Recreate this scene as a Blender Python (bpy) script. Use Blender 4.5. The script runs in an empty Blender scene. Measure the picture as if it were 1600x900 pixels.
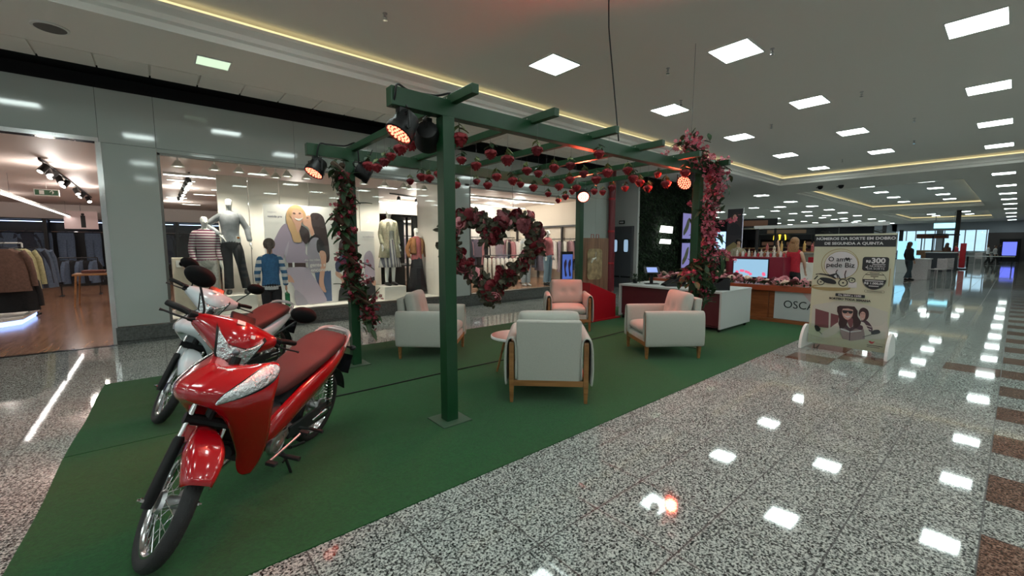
import bpy, bmesh, math, random
from math import sin, cos, pi, radians
from mathutils import Vector, Matrix, Euler

SC = bpy.context.scene
COL = SC.collection
RND = random.Random(7)

# ------------------------------------------------------------------ camera
cam_data = bpy.data.cameras.new('camera')
cam_data.sensor_width = 36.0
cam_data.lens = 36.0 * 660.0 / 1600.0
cam_data.clip_start = 0.05
cam_data.clip_end = 300
cam = bpy.data.objects.new('camera', cam_data)
COL.objects.link(cam)
cam.location = (0, 0, 1.45)
cam.rotation_euler = (radians(90 - 5.71), 0, radians(49.98 - 90))
SC.camera = cam

# ------------------------------------------------------------------ world and exposure
W = bpy.data.worlds.new('world')
SC.world = W
W.use_nodes = True
W.node_tree.nodes['Background'].inputs[0].default_value = (0.80, 0.86, 0.92, 1)
W.node_tree.nodes['Background'].inputs[1].default_value = 0.6
SC.view_settings.view_transform = 'Standard'
SC.view_settings.look = 'None'
SC.view_settings.gamma = 1.0
SC.view_settings.exposure = 0.50
SC.view_settings.use_curve_mapping = False

PANEL = 15.0          # radiance of the ceiling light panels
SHOP = 6.5            # radiance of the shop's strip lights

# ------------------------------------------------------------------ materials
def _nt(name):
    m = bpy.data.materials.new(name)
    m.use_nodes = True
    nt = m.node_tree
    return m, nt, nt.nodes['Principled BSDF']

def mat(name, c, rough=0.6, metal=0.0, spec=0.5, noise=0.0, scale=20.0, bump=0.0, bscale=60.0, coat=0.0, sheen=0.0, trans=0.0, alpha=1.0):
    m, nt, b = _nt(name)
    b.inputs['Base Color'].default_value = (*c, 1)
    b.inputs['Roughness'].default_value = rough
    b.inputs['Metallic'].default_value = metal
    b.inputs['Specular IOR Level'].default_value = spec
    b.inputs['Coat Weight'].default_value = coat
    b.inputs['Coat Roughness'].default_value = 0.03
    b.inputs['Sheen Weight'].default_value = sheen
    b.inputs['Transmission Weight'].default_value = trans
    b.inputs['Alpha'].default_value = alpha
    if noise or bump:
        tc = nt.nodes.new('ShaderNodeTexCoord')
    if noise:
        n = nt.nodes.new('ShaderNodeTexNoise'); n.inputs['Scale'].default_value = scale
        n.inputs['Detail'].default_value = 5
        nt.links.new(tc.outputs['Object'], n.inputs['Vector'])
        r = nt.nodes.new('ShaderNodeMapRange')
        r.inputs[1].default_value = 0.3; r.inputs[2].default_value = 0.7
        r.inputs[3].default_value = 1 - noise; r.inputs[4].default_value = 1 + noise
        nt.links.new(n.outputs['Fac'], r.inputs[0])
        mx = nt.nodes.new('ShaderNodeVectorMath'); mx.operation = 'SCALE'
        mx.inputs[0].default_value = c
        nt.links.new(r.outputs[0], mx.inputs['Scale'])
        nt.links.new(mx.outputs[0], b.inputs['Base Color'])
    if bump:
        n2 = nt.nodes.new('ShaderNodeTexNoise'); n2.inputs['Scale'].default_value = bscale
        n2.inputs['Detail'].default_value = 3
        nt.links.new(tc.outputs['Object'], n2.inputs['Vector'])
        bp = nt.nodes.new('ShaderNodeBump'); bp.inputs['Strength'].default_value = bump
        bp.inputs['Distance'].default_value = 0.01
        nt.links.new(n2.outputs['Fac'], bp.inputs['Height'])
        nt.links.new(bp.outputs[0], b.inputs['Normal'])
    return m

def emit(name, c, s):
    m, nt, b = _nt(name)
    b.inputs['Base Color'].default_value = (c[0]*.04, c[1]*.04, c[2]*.04, 1)
    b.inputs['Emission Color'].default_value = (*c, 1)
    b.inputs['Emission Strength'].default_value = s
    b.inputs['Roughness'].default_value = 0.4
    return m

def glass(name, tint=(0.95, 0.98, 0.97), refl=0.06, rough=0.0):
    m = bpy.data.materials.new(name); m.use_nodes = True
    nt = m.node_tree; nt.nodes.clear()
    o = nt.nodes.new('ShaderNodeOutputMaterial')
    t = nt.nodes.new('ShaderNodeBsdfTransparent'); t.inputs[0].default_value = (*tint, 1)
    g = nt.nodes.new('ShaderNodeBsdfGlossy'); g.inputs['Roughness'].default_value = rough
    lw = nt.nodes.new('ShaderNodeLayerWeight'); pw = nt.nodes.new('ShaderNodeMath'); pw.operation = 'POWER'; pw.inputs[1].default_value = 5
    nt.links.new(lw.outputs['Facing'], pw.inputs[0]); f = nt.nodes.new('ShaderNodeMath'); f.operation = 'MULTIPLY_ADD'; f.inputs[1].default_value = 0.96; f.inputs[2].default_value = 0.03
    nt.links.new(pw.outputs[0], f.inputs[0])
    mx = nt.nodes.new('ShaderNodeMixShader')
    nt.links.new(f.outputs[0], mx.inputs[0]); nt.links.new(t.outputs[0], mx.inputs[1])
    nt.links.new(g.outputs[0], mx.inputs[2]); nt.links.new(mx.outputs[0], o.inputs[0])
    return m

def wood(name, c1, c2, rough=0.4, sc=(1, 12, 12), bandscale=1.5, coat=0.0):
    m, nt, b = _nt(name)
    tc = nt.nodes.new('ShaderNodeTexCoord'); mp = nt.nodes.new('ShaderNodeMapping')
    mp.inputs['Scale'].default_value = sc
    n = nt.nodes.new('ShaderNodeTexNoise'); n.inputs['Scale'].default_value = bandscale; n.inputs['Detail'].default_value = 6
    n.inputs['Distortion'].default_value = 1.2
    r = nt.nodes.new('ShaderNodeValToRGB')
    r.color_ramp.elements[0].color = (*c1, 1); r.color_ramp.elements[1].color = (*c2, 1)
    r.color_ramp.elements[0].position = 0.35; r.color_ramp.elements[1].position = 0.65
    nt.links.new(tc.outputs['Object'], mp.inputs[0]); nt.links.new(mp.outputs[0], n.inputs['Vector'])
    nt.links.new(n.outputs['Fac'], r.inputs[0]); nt.links.new(r.outputs[0], b.inputs['Base Color'])
    b.inputs['Roughness'].default_value = rough
    b.inputs['Coat Weight'].default_value = coat
    return m

M = {}
M['white'] = mat('white_paint', (0.75, 0.75, 0.72), 0.5)
M['lightgrey'] = mat('light_grey_laminate', (0.52, 0.53, 0.52), 0.45)
M['black'] = mat('black_plastic', (0.006, 0.006, 0.0065), 0.5, spec=0.3, bump=0.05, bscale=300)
M['blackgloss'] = mat('black_gloss', (0.012, 0.012, 0.014), 0.12)
M['blackmetal'] = mat('black_metal', (0.02, 0.02, 0.021), 0.35, 0.3)
M['chrome'] = mat('chrome', (0.75, 0.75, 0.76), 0.12, 1.0)
M['alu'] = mat('cast_aluminium', (0.45, 0.45, 0.46), 0.35, 0.9, noise=0.15)
M['rubber'] = mat('tyre_rubber', (0.016, 0.016, 0.017), 0.75, bump=0.2, bscale=200)
M['green'] = mat('green_enamel', (0.006, 0.048, 0.016), 0.38, noise=0.10, scale=6)
M['redpaint'] = mat('red_gloss_paint', (0.36, 0.001, 0.006), 0.18, coat=1.0)
M['whitepaint'] = mat('pearl_white_paint', (0.60, 0.66, 0.69), 0.2, coat=1.0)
M['fabric'] = mat('beige_grey_weave', (0.42, 0.425, 0.375), 0.95, noise=0.10, scale=260, bump=0.35, bscale=700, sheen=0.3)
M['oak'] = wood('honey_oak', (0.19, 0.085, 0.025), (0.32, 0.15, 0.05), 0.4)
M['leaf'] = mat('silk_leaf', (0.022, 0.055, 0.018), 0.55, noise=0.5, scale=9)
M['leaflight'] = mat('olive_leaf', (0.09, 0.12, 0.03), 0.6, noise=0.4, scale=9)
M['vine'] = mat('brown_vine', (0.05, 0.028, 0.014), 0.85, noise=0.3, bump=0.5, bscale=50)
M['wire'] = mat('thin_wire', (0.12, 0.12, 0.12), 0.5)
M['skin'] = mat('skin', (0.55, 0.32, 0.22), 0.55)
M['skintan'] = mat('tan_skin', (0.42, 0.23, 0.14), 0.55)
M['mannequin'] = mat('white_mannequin', (0.78, 0.77, 0.74), 0.22)
M['cream'] = mat('cream_paint', (0.72, 0.64, 0.52), 0.6)
M['hairbrown'] = mat('brown_hair', (0.06, 0.028, 0.013), 0.5, noise=0.4, scale=60)
M['hairgrey'] = mat('grey_brown_hair', (0.10, 0.075, 0.06), 0.55, noise=0.4, scale=60)

# ------------------------------------------------------------------ mesh builder
class MB:
    def __init__(s):
        s.bm = bmesh.new(); s.mi = 0; s.mx = Matrix.Identity(4)
    def _f(s, vs):
        try:
            f = s.bm.faces.new(vs); f.material_index = s.mi; return f
        except ValueError:
            return None
    def v(s, p): return s.bm.verts.new(s.mx @ Vector(p))
    def box(s, c, d, rz=0, R=None):
        cx, cy, cz = c; hx, hy, hz = d[0]/2, d[1]/2, d[2]/2
        Rm = R if R is not None else Matrix.Rotation(rz, 3, 'Z')
        vs = []
        for z in (-hz, hz):
            for x, y in ((-hx, -hy), (hx, -hy), (hx, hy), (-hx, hy)):
                q = Rm @ Vector((x, y, z)); vs.append(s.v((cx+q.x, cy+q.y, cz+q.z)))
        for f in ((3,2,1,0),(4,5,6,7),(0,1,5,4),(1,2,6,5),(2,3,7,6),(3,0,4,7)):
            s._f([vs[i] for i in f])
        return s
    def b2(s, a, b):
        return s.box([(a[i]+b[i])/2 for i in range(3)], [abs(b[i]-a[i]) for i in range(3)])
    def ring_loft(s, rings, closed=True, cap=True):
        R = [[s.v(p) for p in r] for r in rings]
        n = len(R[0])
        for a, b in zip(R[:-1], R[1:]):
            for i in range(n if closed else n-1):
                j = (i+1) % n
                s._f([a[i], a[j], b[j], b[i]])
        if cap and closed:
            s._f(list(reversed(R[0]))); s._f(R[-1])
        return s
    def tube(s, pts, r, seg=8, cap=True):
        pts = [Vector(p) for p in pts]; n = len(pts)
        rr = r if isinstance(r, (list, tuple)) else [r]*n
        rings = []; up = None
        for i, p in enumerate(pts):
            d = (pts[min(i+1, n-1)] - pts[max(i-1, 0)])
            d = d.normalized() if d.length > 1e-9 else Vector((0,0,1))
            if up is None:
                up = Vector((0,0,1)) if abs(d.z) < 0.9 else Vector((1,0,0))
            a = d.cross(up)
            if a.length < 1e-5: a = d.cross(Vector((0.3,1,0.1)))
            a.normalize(); b = a.cross(d).normalized(); up = b
            rings.append([p + (a*cos(2*pi*k/seg) + b*sin(2*pi*k/seg))*rr[i] for k in range(seg)])
        return s.ring_loft(rings, True, cap)
    def lathe(s, prof, c=(0,0,0), seg=24, axis='Z', cap=True):
        rings = []
        for r, h in prof:
            ring = []
            for k in range(seg):
                a = 2*pi*k/seg
                if axis == 'Z': q = (r*cos(a), r*sin(a), h)
                elif axis == 'Y': q = (r*cos(a), h, -r*sin(a))
                else: q = (h, r*cos(a), r*sin(a))
                ring.append((c[0]+q[0], c[1]+q[1], c[2]+q[2]))
            rings.append(ring)
        return s.ring_loft(rings, True, cap)
    def prism(s, poly, h, mx=None):
        mx = mx or Matrix.Identity(4)
        a = [tuple(mx @ Vector((x, y, 0))) for x, y in poly]
        b = [tuple(mx @ Vector((x, y, h))) for x, y in poly]
        return s.ring_loft([a, b], True, True)
    def sphere(s, c, r, u=12, v=8, sc=(1,1,1), R=None):
        Rm = R or Matrix.Identity(3)
        rings = []
        for i in range(1, v):
            t = pi*i/v
            rings.append([tuple(Vector(c) + Rm @ Vector((r*sc[0]*sin(t)*cos(2*pi*k/u), r*sc[1]*sin(t)*sin(2*pi*k/u), -r*sc[2]*cos(t)))) for k in range(u)])
        return s.ring_loft(rings, True, True)
    def quad(s, pts): s._f([s.v(p) for p in pts]); return s
    def grid(s, rows):
        R = [[s.v(p) for p in r] for r in rows]
        for a, b in zip(R[:-1], R[1:]):
            for i in range(len(a)-1):
                s._f([a[i], a[i+1], b[i+1], b[i]])
        return s
    def build(s, name, mats, parent=None, smooth=False, bevel=0, bseg=2, sub=0, solid=0, loc=None, rot=None, angle=40):
        me = bpy.data.meshes.new(name)
        bmesh.ops.recalc_face_normals(s.bm, faces=s.bm.faces[:])
        s.bm.to_mesh(me); s.bm.free()
        if not isinstance(mats, (list, tuple)): mats = [mats]
        for m in mats: me.materials.append(M[m] if isinstance(m, str) else m)
        o = bpy.data.objects.new(name, me); COL.objects.link(o)
        if parent: o.parent = parent
        if loc is not None: o.location = loc
        if rot is not None: o.rotation_euler = rot
        if smooth or sub:
            for p in me.polygons: p.use_smooth = True
            if not sub:
                try: me.set_sharp_from_angle(angle=radians(angle))
                except Exception: pass
        if solid:
            md = o.modifiers.new('solid', 'SOLIDIFY'); md.thickness = solid; md.offset = 0
        if bevel:
            md = o.modifiers.new('bevel', 'BEVEL'); md.width = bevel; md.segments = bseg; md.limit_method = 'ANGLE'; md.angle_limit = radians(35)
        if sub:
            md = o.modifiers.new('sub', 'SUBSURF'); md.levels = sub; md.render_levels = sub
        return o

def tag(o, label=None, cat=None, group=None, kind=None):
    if label: o['label'] = label
    if cat: o['category'] = cat
    if group: o['group'] = group
    if kind: o['kind'] = kind
    return o
def thing(name, label, cat, loc=(0,0,0), rz=0, group=None, rot=None):
    o = bpy.data.objects.new(name, None); COL.objects.link(o)
    o.empty_display_size = 0.1
    o.location = loc; o.rotation_euler = rot if rot else (0, 0, rz)
    return tag(o, label, cat, group)
def struct(o): o['kind'] = 'structure'; return o
def kids(o): return [c for c in bpy.data.objects if c.parent == o]
_KC = {}
def dup(root, loc=None, rz=None, label=None, group=None, scale=None, rot=None):
    def rec(o, parent):
        c = o.copy(); COL.objects.link(c); c.parent = parent
        if o.name not in _KC: _KC[o.name] = kids(o)
        for ch in _KC[o.name]: rec(ch, c)
        return c
    c = rec(root, None)
    if loc is not None: c.location = loc
    if rot is not None: c.rotation_euler = rot
    elif rz is not None: c.rotation_euler = (0, 0, rz)
    if label: c['label'] = label
    if group: c['group'] = group
    if scale: c.scale = (scale,)*3 if not isinstance(scale, (tuple, list)) else scale
    return c

def spline(pts, n=8, closed=True):
    """Catmull-Rom through 2-D or 3-D points."""
    P = [Vector(p) for p in pts]; N = len(P); out = []
    rng = range(N) if closed else range(N-1)
    for i in rng:
        if closed: p0, p1, p2, p3 = P[(i-1) % N], P[i], P[(i+1) % N], P[(i+2) % N]
        else: p0, p1, p2, p3 = P[max(i-1,0)], P[i], P[i+1], P[min(i+2,N-1)]
        for k in range(n):
            t = k/n
            out.append(0.5*((2*p1) + (p2-p0)*t + (2*p0-5*p1+4*p2-p3)*t*t + (3*p1-p0-3*p2+p3)*t**3))
    if not closed: out.append(P[-1])
    return [tuple(q) for q in out]

def text(body, size, m, parent=None, loc=(0,0,0), rot=(0,0,0), align='CENTER', depth=0.002, name='lettering', bold=0.0, sx=1.0, shear=0.0):
    cu = bpy.data.curves.new(name, 'FONT'); cu.body = body; cu.size = size
    cu.align_x = align; cu.align_y = 'CENTER'; cu.extrude = depth; cu.offset = bold; cu.shear = shear
    cu.resolution_u = 3
    t = bpy.data.objects.new(name, cu); COL.objects.link(t)
    dg = bpy.context.evaluated_depsgraph_get()
    me = bpy.data.meshes.new_from_object(t.evaluated_get(dg))
    bpy.data.objects.remove(t)
    me.materials.clear(); me.materials.append(M[m] if isinstance(m, str) else m)
    o = bpy.data.objects.new(name, me); COL.objects.link(o)
    o.scale = (sx, 1, 1)
    o.location = loc; o.rotation_euler = rot
    if parent: o.parent = parent
    return o

def skin(name, m, chains, parent=None, sub=2, root=0, smooth=True):
    """chains: list of lists of (point, radius); a point given twice (same coords) joins the chains."""
    bm = bmesh.new(); idx = {}
    lay = bm.verts.layers.skin.verify()
    for ch in chains:
        prev = None
        for p, r in ch:
            k = tuple(round(c, 4) for c in p)
            if k not in idx:
                v = bm.verts.new(p); idx[k] = v
                rr = r if isinstance(r, tuple) else (r, r)
                v[lay].radius = rr
                v[lay].use_root = (len(idx) == 1)
            v = idx[k]
            if prev is not None and prev is not v:
                try: bm.edges.new((prev, v))
                except ValueError: pass
            prev = v
    me = bpy.data.meshes.new(name); bm.to_mesh(me); bm.free()
    o = bpy.data.objects.new(name, me); COL.objects.link(o)
    md = o.modifiers.new('skin', 'SKIN'); md.use_smooth_shade = True; md.branch_smoothing = 0.6
    s = o.modifiers.new('sub', 'SUBSURF'); s.levels = sub; s.render_levels = sub
    dg = bpy.context.evaluated_depsgraph_get()
    me2 = bpy.data.meshes.new_from_object(o.evaluated_get(dg))
    o.modifiers.clear(); o.data = me2
    me2.materials.clear(); me2.materials.append(M[m] if isinstance(m, str) else m)
    for p in me2.polygons: p.use_smooth = True
    if parent: o.parent = parent
    return o
# ================================================================== SETTING
# ---- granite floor: procedural speckle, tile joints and brown inlays
def granite_mat():
    m, nt, b = _nt('granite_floor')
    L = nt.links.new; N = nt.nodes.new
    geo = N('ShaderNodeNewGeometry'); sep = N('ShaderNodeSeparateXYZ'); L(geo.outputs['Position'], sep.inputs[0])
    def mth(op, a, bb=None, c=None):
        n = N('ShaderNodeMath'); n.operation = op
        for i, q in enumerate((a, bb, c)):
            if q is None: continue
            if isinstance(q, (int, float)): n.inputs[i].default_value = q
            else: L(q, n.inputs[i])
        return n.outputs[0]
    X, Y = sep.outputs[0], sep.outputs[1]
    n1 = N('ShaderNodeTexNoise'); n1.inputs['Scale'].default_value = 88; n1.inputs['Detail'].default_value = 3; n1.inputs['Roughness'].default_value = 0.7
    L(geo.outputs['Position'], n1.inputs['Vector'])
    v1 = N('ShaderNodeTexVoronoi'); v1.inputs['Scale'].default_value = 95; L(geo.outputs['Position'], v1.inputs['Vector'])
    mixv = mth('ADD', mth('MULTIPLY', n1.outputs['Fac'], 0.78), mth('MULTIPLY', v1.outputs['Color'], 0.22))
    def ramp(cols):
        r = N('ShaderNodeValToRGB'); L(mixv, r.inputs[0])
        e = r.color_ramp.elements
        e[0].position = cols[0][0]; e[0].color = (*cols[0][1], 1)
        e[1].position = cols[-1][0]; e[1].color = (*cols[-1][1], 1)
        for p, c in cols[1:-1]:
            q = e.new(p); q.color = (*c, 1)
        return r.outputs[0]
    grey = ramp([(0.39, (0.010, 0.012, 0.013)), (0.445, (0.09, 0.10, 0.096)), (0.50, (0.25, 0.27, 0.255)), (0.58, (0.50, 0.53, 0.495))])
    brown = ramp([(0.39, (0.02, 0.011, 0.008)), (0.46, (0.09, 0.048, 0.034)), (0.53, (0.17, 0.10, 0.075)), (0.62, (0.27, 0.18, 0.14))])
    TX, TY = 0.441, 0.460
    kx = mth('DIVIDE', mth('SUBTRACT', X, 0.90), TX); ky = mth('DIVIDE', mth('SUBTRACT', Y, 0.01), TY)
    ix = mth('FLOOR', kx); iy = mth('FLOOR', ky)
    even = mth('LESS_THAN', mth('PINGPONG', ix, 1), 0.5)
    # brown bars in the aisle strip beside the walkway
    strip = mth('MULTIPLY', mth('LESS_THAN', Y, 0.01), mth('GREATER_THAN', Y, -2.29))
    isb = mth('MULTIPLY', strip, even)
    for a, c in ((14, 0), (13, 2), (14, 3), (12, 3), (27, 2), (26, 4), (27, 7), (13, 7)):
        t = mth('MULTIPLY', mth('COMPARE', ix, a, 0.4), mth('COMPARE', iy, c, 0.4))
        isb = mth('MAXIMUM', isb, t)
    # long inlays further down the hall
    far = mth('GREATER_THAN', X, 12.4)
    band = mth('LESS_THAN', mth('PINGPONG', mth('SUBTRACT', Y, 2.7), 3.0), 0.22)
    isb = mth('MAXIMUM', isb, mth('MULTIPLY', mth('MULTIPLY', far, band), even))
    mc = N('ShaderNodeMix'); mc.data_type = 'RGBA'
    L(isb, mc.inputs[0]); L(grey, mc.inputs[6]); L(brown, mc.inputs[7])
    # slab to slab tone
    wn = N('ShaderNodeTexWhiteNoise'); wn.noise_dimensions = '2D'
    cv = N('ShaderNodeCombineXYZ'); L(ix, cv.inputs[0]); L(mth('FLOOR', mth('DIVIDE', iy, 1)), cv.inputs[1]); L(cv.outputs[0], wn.inputs['Vector'])
    tone = mth('ADD', mth('MULTIPLY', wn.outputs[0], 0.12), 0.94)
    sc = N('ShaderNodeVectorMath'); sc.operation = 'SCALE'; L(mc.outputs[2], sc.inputs[0])
    fx = mth('ABSOLUTE', mth('SUBTRACT', mth('FRACT', kx), 0.5)); fy = mth('ABSOLUTE', mth('SUBTRACT', mth('FRACT', ky), 0.5))
    joint = mth('MAXIMUM', mth('GREATER_THAN', fx, 0.4915), mth('GREATER_THAN', fy, 0.4915))
    dark = mth('SUBTRACT', 1.0, mth('MULTIPLY', joint, 0.82))
    L(mth('MULTIPLY', tone, dark), sc.inputs['Scale']); L(sc.outputs[0], b.inputs['Base Color'])
    L(mth('ADD', mth('MULTIPLY', joint, 0.4), 0.045), b.inputs['Roughness'])
    b.inputs['Specular IOR Level'].default_value = 0.42
    nb = N('ShaderNodeTexNoise'); nb.inputs['Scale'].default_value = 3.0; L(geo.outputs['Position'], nb.inputs['Vector'])
    bp = N('ShaderNodeBump'); bp.inputs['Strength'].default_value = 0.02; bp.inputs['Distance'].default_value = 0.02
    L(nb.outputs['Fac'], bp.inputs['Height']); L(bp.outputs[0], b.inputs['Normal'])
    return m
M['granite'] = granite_mat()
X0, X1, Y0, Y1 = -14.0, 78.0, -11.0, 27.0
mb = MB(); mb.b2((X0, Y0, -0.10), (X1, 8.42, 0)); mb.b2((11.0, 8.42, -0.10), (X1, Y1, 0))
struct(mb.build('floor', 'granite'))

# ---- ceiling: soffit at 3.8 with raised coffers, each with a lit cove
M['ceiling'] = mat('ceiling_paint', (0.86, 0.83, 0.78), 0.8)
M['ceilingup'] = mat('upper_ceiling_paint', (0.80, 0.78, 0.74), 0.8)
M['cove'] = emit('cove_led', (1.0, 0.84, 0.42), 0.85)
ZS, ZC = 3.8, 4.1
coffers = [(-13.0, 18.9, -9.6, 6.18), (22.0, 37.3, 1.4, 6.6), (42.6, 55.2, 1.45, 6.8), (25.7, 66.0, 10.5, 24.0)]
xs = sorted({X0, X1, 11.2, 12.5} | {c[0] for c in coffers} | {c[1] for c in coffers})
ys = sorted({Y0, Y1, 7.46, 8.02, 8.4} | {c[2] for c in coffers} | {c[3] for c in coffers})
mb = MB()
for xa, xb in zip(xs[:-1], xs[1:]):
    for ya, yb in zip(ys[:-1], ys[1:]):
        cx, cy = (xa+xb)/2, (ya+yb)/2
        if any(a < cx < b and c < cy < d for a, b, c, d in coffers): continue
        if cx < 11.2 and cy > 8.02: continue
        if cx < 11.2 and 7.46 < cy < 8.02: continue
        mb.b2((xa, ya, ZS), (xb, yb, ZS+0.5))
struct(mb.build('ceiling', 'ceiling'))
mb = MB()
for a, b, c, d in coffers: mb.b2((a-0.05, c-0.05, ZC+0.02), (b+0.05, d+0.05, ZC+0.12))
struct(mb.build('ceiling', 'ceilingup'))
for k, (a, b, c, d) in enumerate(coffers):
    # moulded cornice (two steps) round the coffer and the LED line above it
    mb = MB(); led = MB()
    def ringpts(off, z): return [(a+off, c+off, z), (b-off, c+off, z), (b-off, d-off, z), (a+off, d-off, z)]
    prof = [(0.006, ZS-0.004), (0.006, ZS+0.07), (0.05, ZS+0.09), (0.05, ZS+0.15), (0.12, ZS+0.20), (0.12, ZS+0.24), (0.07, ZS+0.24), (0.0, ZS+0.10)]
    rings = [ringpts(o_, z_) for o_, z_ in prof]
    mb.ring_loft(rings, True, False)
    struct(mb.build('trim_%d' % (k+1), 'ceiling'))
    t = 0.035
    for (p, q) in (((a+.06, c+.06), (b-.06, c+.06+t)), ((a+.06, d-.06-t), (b-.06, d-.06)), ((a+.06, c+.06), (a+.06+t, d-.06)), ((b-.06-t, c+.06), (b-.06, d-.06))):
        led.b2((p[0], p[1], ZS+0.245), (q[0], q[1], ZS+0.275))
    for (p, q) in (((a+.015, c+.015), (b-.015, c+.05)), ((a+.015, d-.05), (b-.015, d-.015)), ((a+.015, c+.05), (a+.05, d-.05)), ((b-.05, c+.05), (b-.015, d-.05))):
        pass
    o = led.build('cove_light', 'cove')
    tag(o, ['warm LED line running round the raised ceiling over the green carpet', 'warm LED line in the small raised ceiling nearest beyond the big one',
            'warm LED line in the farthest small raised ceiling', 'warm LED line of the raised ceiling over the food court'][k], 'cove light')
# strip of square tiles along the shop front, then the dark gap
mb = MB(); mb.b2((X0, 7.46, ZS+0.03), (11.2, 8.03, ZS+0.08)); struct(mb.build('trim_5', 'ceiling'))
for k in range(38):
    x = -7.4 + 0.535*k + 0.01
    if x > 10.65: break
    mb = MB(); mb.b2((x, 7.475, ZS), (x+0.515, 8.02, ZS+0.03)); o = mb.build('ceiling_tile', 'ceiling', bevel=0.004)
    tag(o, 'square ceiling tile in the row above the shop front', 'ceiling tile', 'ceiling tiles above the shop front')
mb = MB(); mb.b2((X0, 8.02, ZS+0.1), (11.2, 9.2, ZS+0.2)); mb.b2((X0, 8.72, 3.0), (11.2, 8.82, ZS+0.1)); mb.b2((X0, 8.52, 3.62), (11.2, 8.74, 3.66)); mb.b2((11.19, 8.02, ZS), (11.22, 9.2, ZS+0.2)); struct(mb.build('trim_6', mat('dark_gap', (0.006, 0.006, 0.007), 0.8)))

# ---- ceiling light panels
M['panel'] = emit('light_panel', (0.86, 1.0, 0.96), PANEL)
M['panelwarm'] = emit('light_panel_greenish', (0.72, 0.95, 0.66), 0.75)
def light_panel(w, d):
    t = thing('ceiling_light', '-', 'ceiling light')
    mb = MB()
    for s in (-1, 1):
        mb.box((s*(w/2+0.012), 0, -0.006), (0.024, d+0.048, 0.012)); mb.box((0, s*(d/2+0.012), -0.006), (w, 0.024, 0.012))
    mb.build('frame', 'white', t)
    mb = MB(); mb.box((0, 0, -0.003), (w, d, 0.006)); mb.build('diffuser', 'panel', t)
    return t
P0 = light_panel(0.56, 0.50)
first = True
def put_panel(x, y, z, label, group, s=1):
    global first
    if first: first = False; P0.location = (x, y, z); P0['label'] = label; P0['group'] = group; return P0
    return dup(P0, (x, y, z), None, label, group, s)
for i in range(-5, 5):
    put_panel(4.70+3.25*i, 4.62, ZC+0.02, 'square white light panel in the ceiling row above the green pergola', 'lights in the row above the pergola')
for i in range(-5, 4):
    put_panel(6.30+3.22*i, 2.70, ZC+0.02, 'square white light panel in the ceiling row along the edge of the green carpet', 'lights in the row along the carpet edge')
for i in range(-6, 4):
    put_panel(7.76+3.23*i, 0.52, ZC+0.02, 'square white light panel in the ceiling row over the polished walkway', 'lights in the row over the walkway')
for j in range(4):
    for i in range(-5, 4):
        put_panel(6.30+3.22*i+1.6*(j % 2), -1.65-2.1*j, ZC+0.02, 'square white light panel over the far side of the walkway', 'lights over the far side')
farL = [(21.9, 7.9), (26.2, 8.0), (30.1, 8.05), (33.9, 8.1), (37.7, 8.2), (42.3, 8.25), (48.5, 8.45), (53.2, 8.5), (59.2, 8.7), (64.9, 8.75),
        (29.2, 9.45), (34.8, 9.6), (40.2, 9.75), (45.7, 9.85), (51.4, 10.0), (57.0, 10.1), (63.0, 10.2),
        (21.3, .47), (25.6, .46), (29.5, .46), (33.1, .46), (36.9, .45), (41.7, .47), (47.1, .47), (53.0, .5), (59.7, .5)]
for x, y in farL:
    put_panel(x, y, ZS, 'small white light panel in the lower ceiling of the far hall', 'lights in the lower ceiling of the hall', 1.0)
for x, y in [(24.8, 4.6), (28.0, 4.6), (31.4, 4.6), (35.0, 4.65), (24.7, 2.66), (27.9, 2.66), (31.5, 2.7), (34.9, 2.7), (44.8, 4.8), (47.2, 4.4), (50.5, 4.9), (53.6, 4.9), (44.6, 2.77), (48.6, 2.8), (52.8, 2.8)]:
    put_panel(x, y, ZC+0.02, 'small white light panel inside one of the far raised ceilings', 'lights in the far raised ceilings', 1.0)
for i in range(9):
    for j in range(4):
        put_panel(28.5+4.1*i+(j % 2)*2.0, 12.2+3.2*j, ZC+0.02, 'small white light panel in the raised ceiling of the food court', 'lights over the food court', 1.0)
for i in range(3):
    put_panel(23.5+5*i, 26.2-2.5*i if i else 12.5, ZS, 'small white light panel beside the food court entrance', 'lights at the food court entrance')
for x, y in ((0.72, 7.0), (4.35, 7.0), (8.0, 7.0), (-3.0, 7.0), (11.6, 7.0), (15.3, 7.0)):
    o = put_panel(x, y-0.15, ZS, 'small greenish light panel in the low ceiling by the shop front', 'lights by the shop front', (0.62, 0.62, 1))
    df = [c for c in bpy.data.objects if c.parent == o and c.name.startswith('diffuser')][0]; df.data = df.data.copy(); df.data.materials[0] = M['panelwarm']
# sprinklers, detectors and the round speaker grille
t = thing('sprinkler_head', 'small chrome sprinkler head hanging from the upper ceiling', 'sprinkler', (0, 0, 0), 0, 'sprinkler heads')
MB().lathe([(0.028, 0.0), (0.028, -0.006), (0.01, -0.01), (0.01, -0.04), (0.02, -0.045), (0.02, -0.05)]).build('head', 'alu', t, smooth=True)
mb = MB(); mb.tube([(0.018, 0, -0.01), (0.024, 0, -0.05), (0, 0, -0.075)], 0.004, 6); mb.tube([(-0.018, 0, -0.01), (-0.024, 0, -0.05), (0, 0, -0.075)], 0.004, 6)
mb.lathe([(0.026, -0.075), (0.026, -0.08)]); mb.build('deflector', 'chrome', t)
spr = [(2.2, 4.9), (6.1, 3.6), (6.6, 2.35), (9.6, 1.95), (12.4, 1.6), (7.6, 4.2), (15.0, 1.9), (3.2, 1.2), (10.6, 3.7), (1.2, 3.0), (16.5, 3.7)]
for k, (x, y) in enumerate(spr):
    if k == 0: t.location = (x, y, ZC+0.02)
    else: dup(t, (x, y, ZC+0.02))
t = thing('ceiling_speaker', 'round grey speaker grille in the ceiling at top left', 'speaker', (-0.72, 6.9, ZS))
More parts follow.
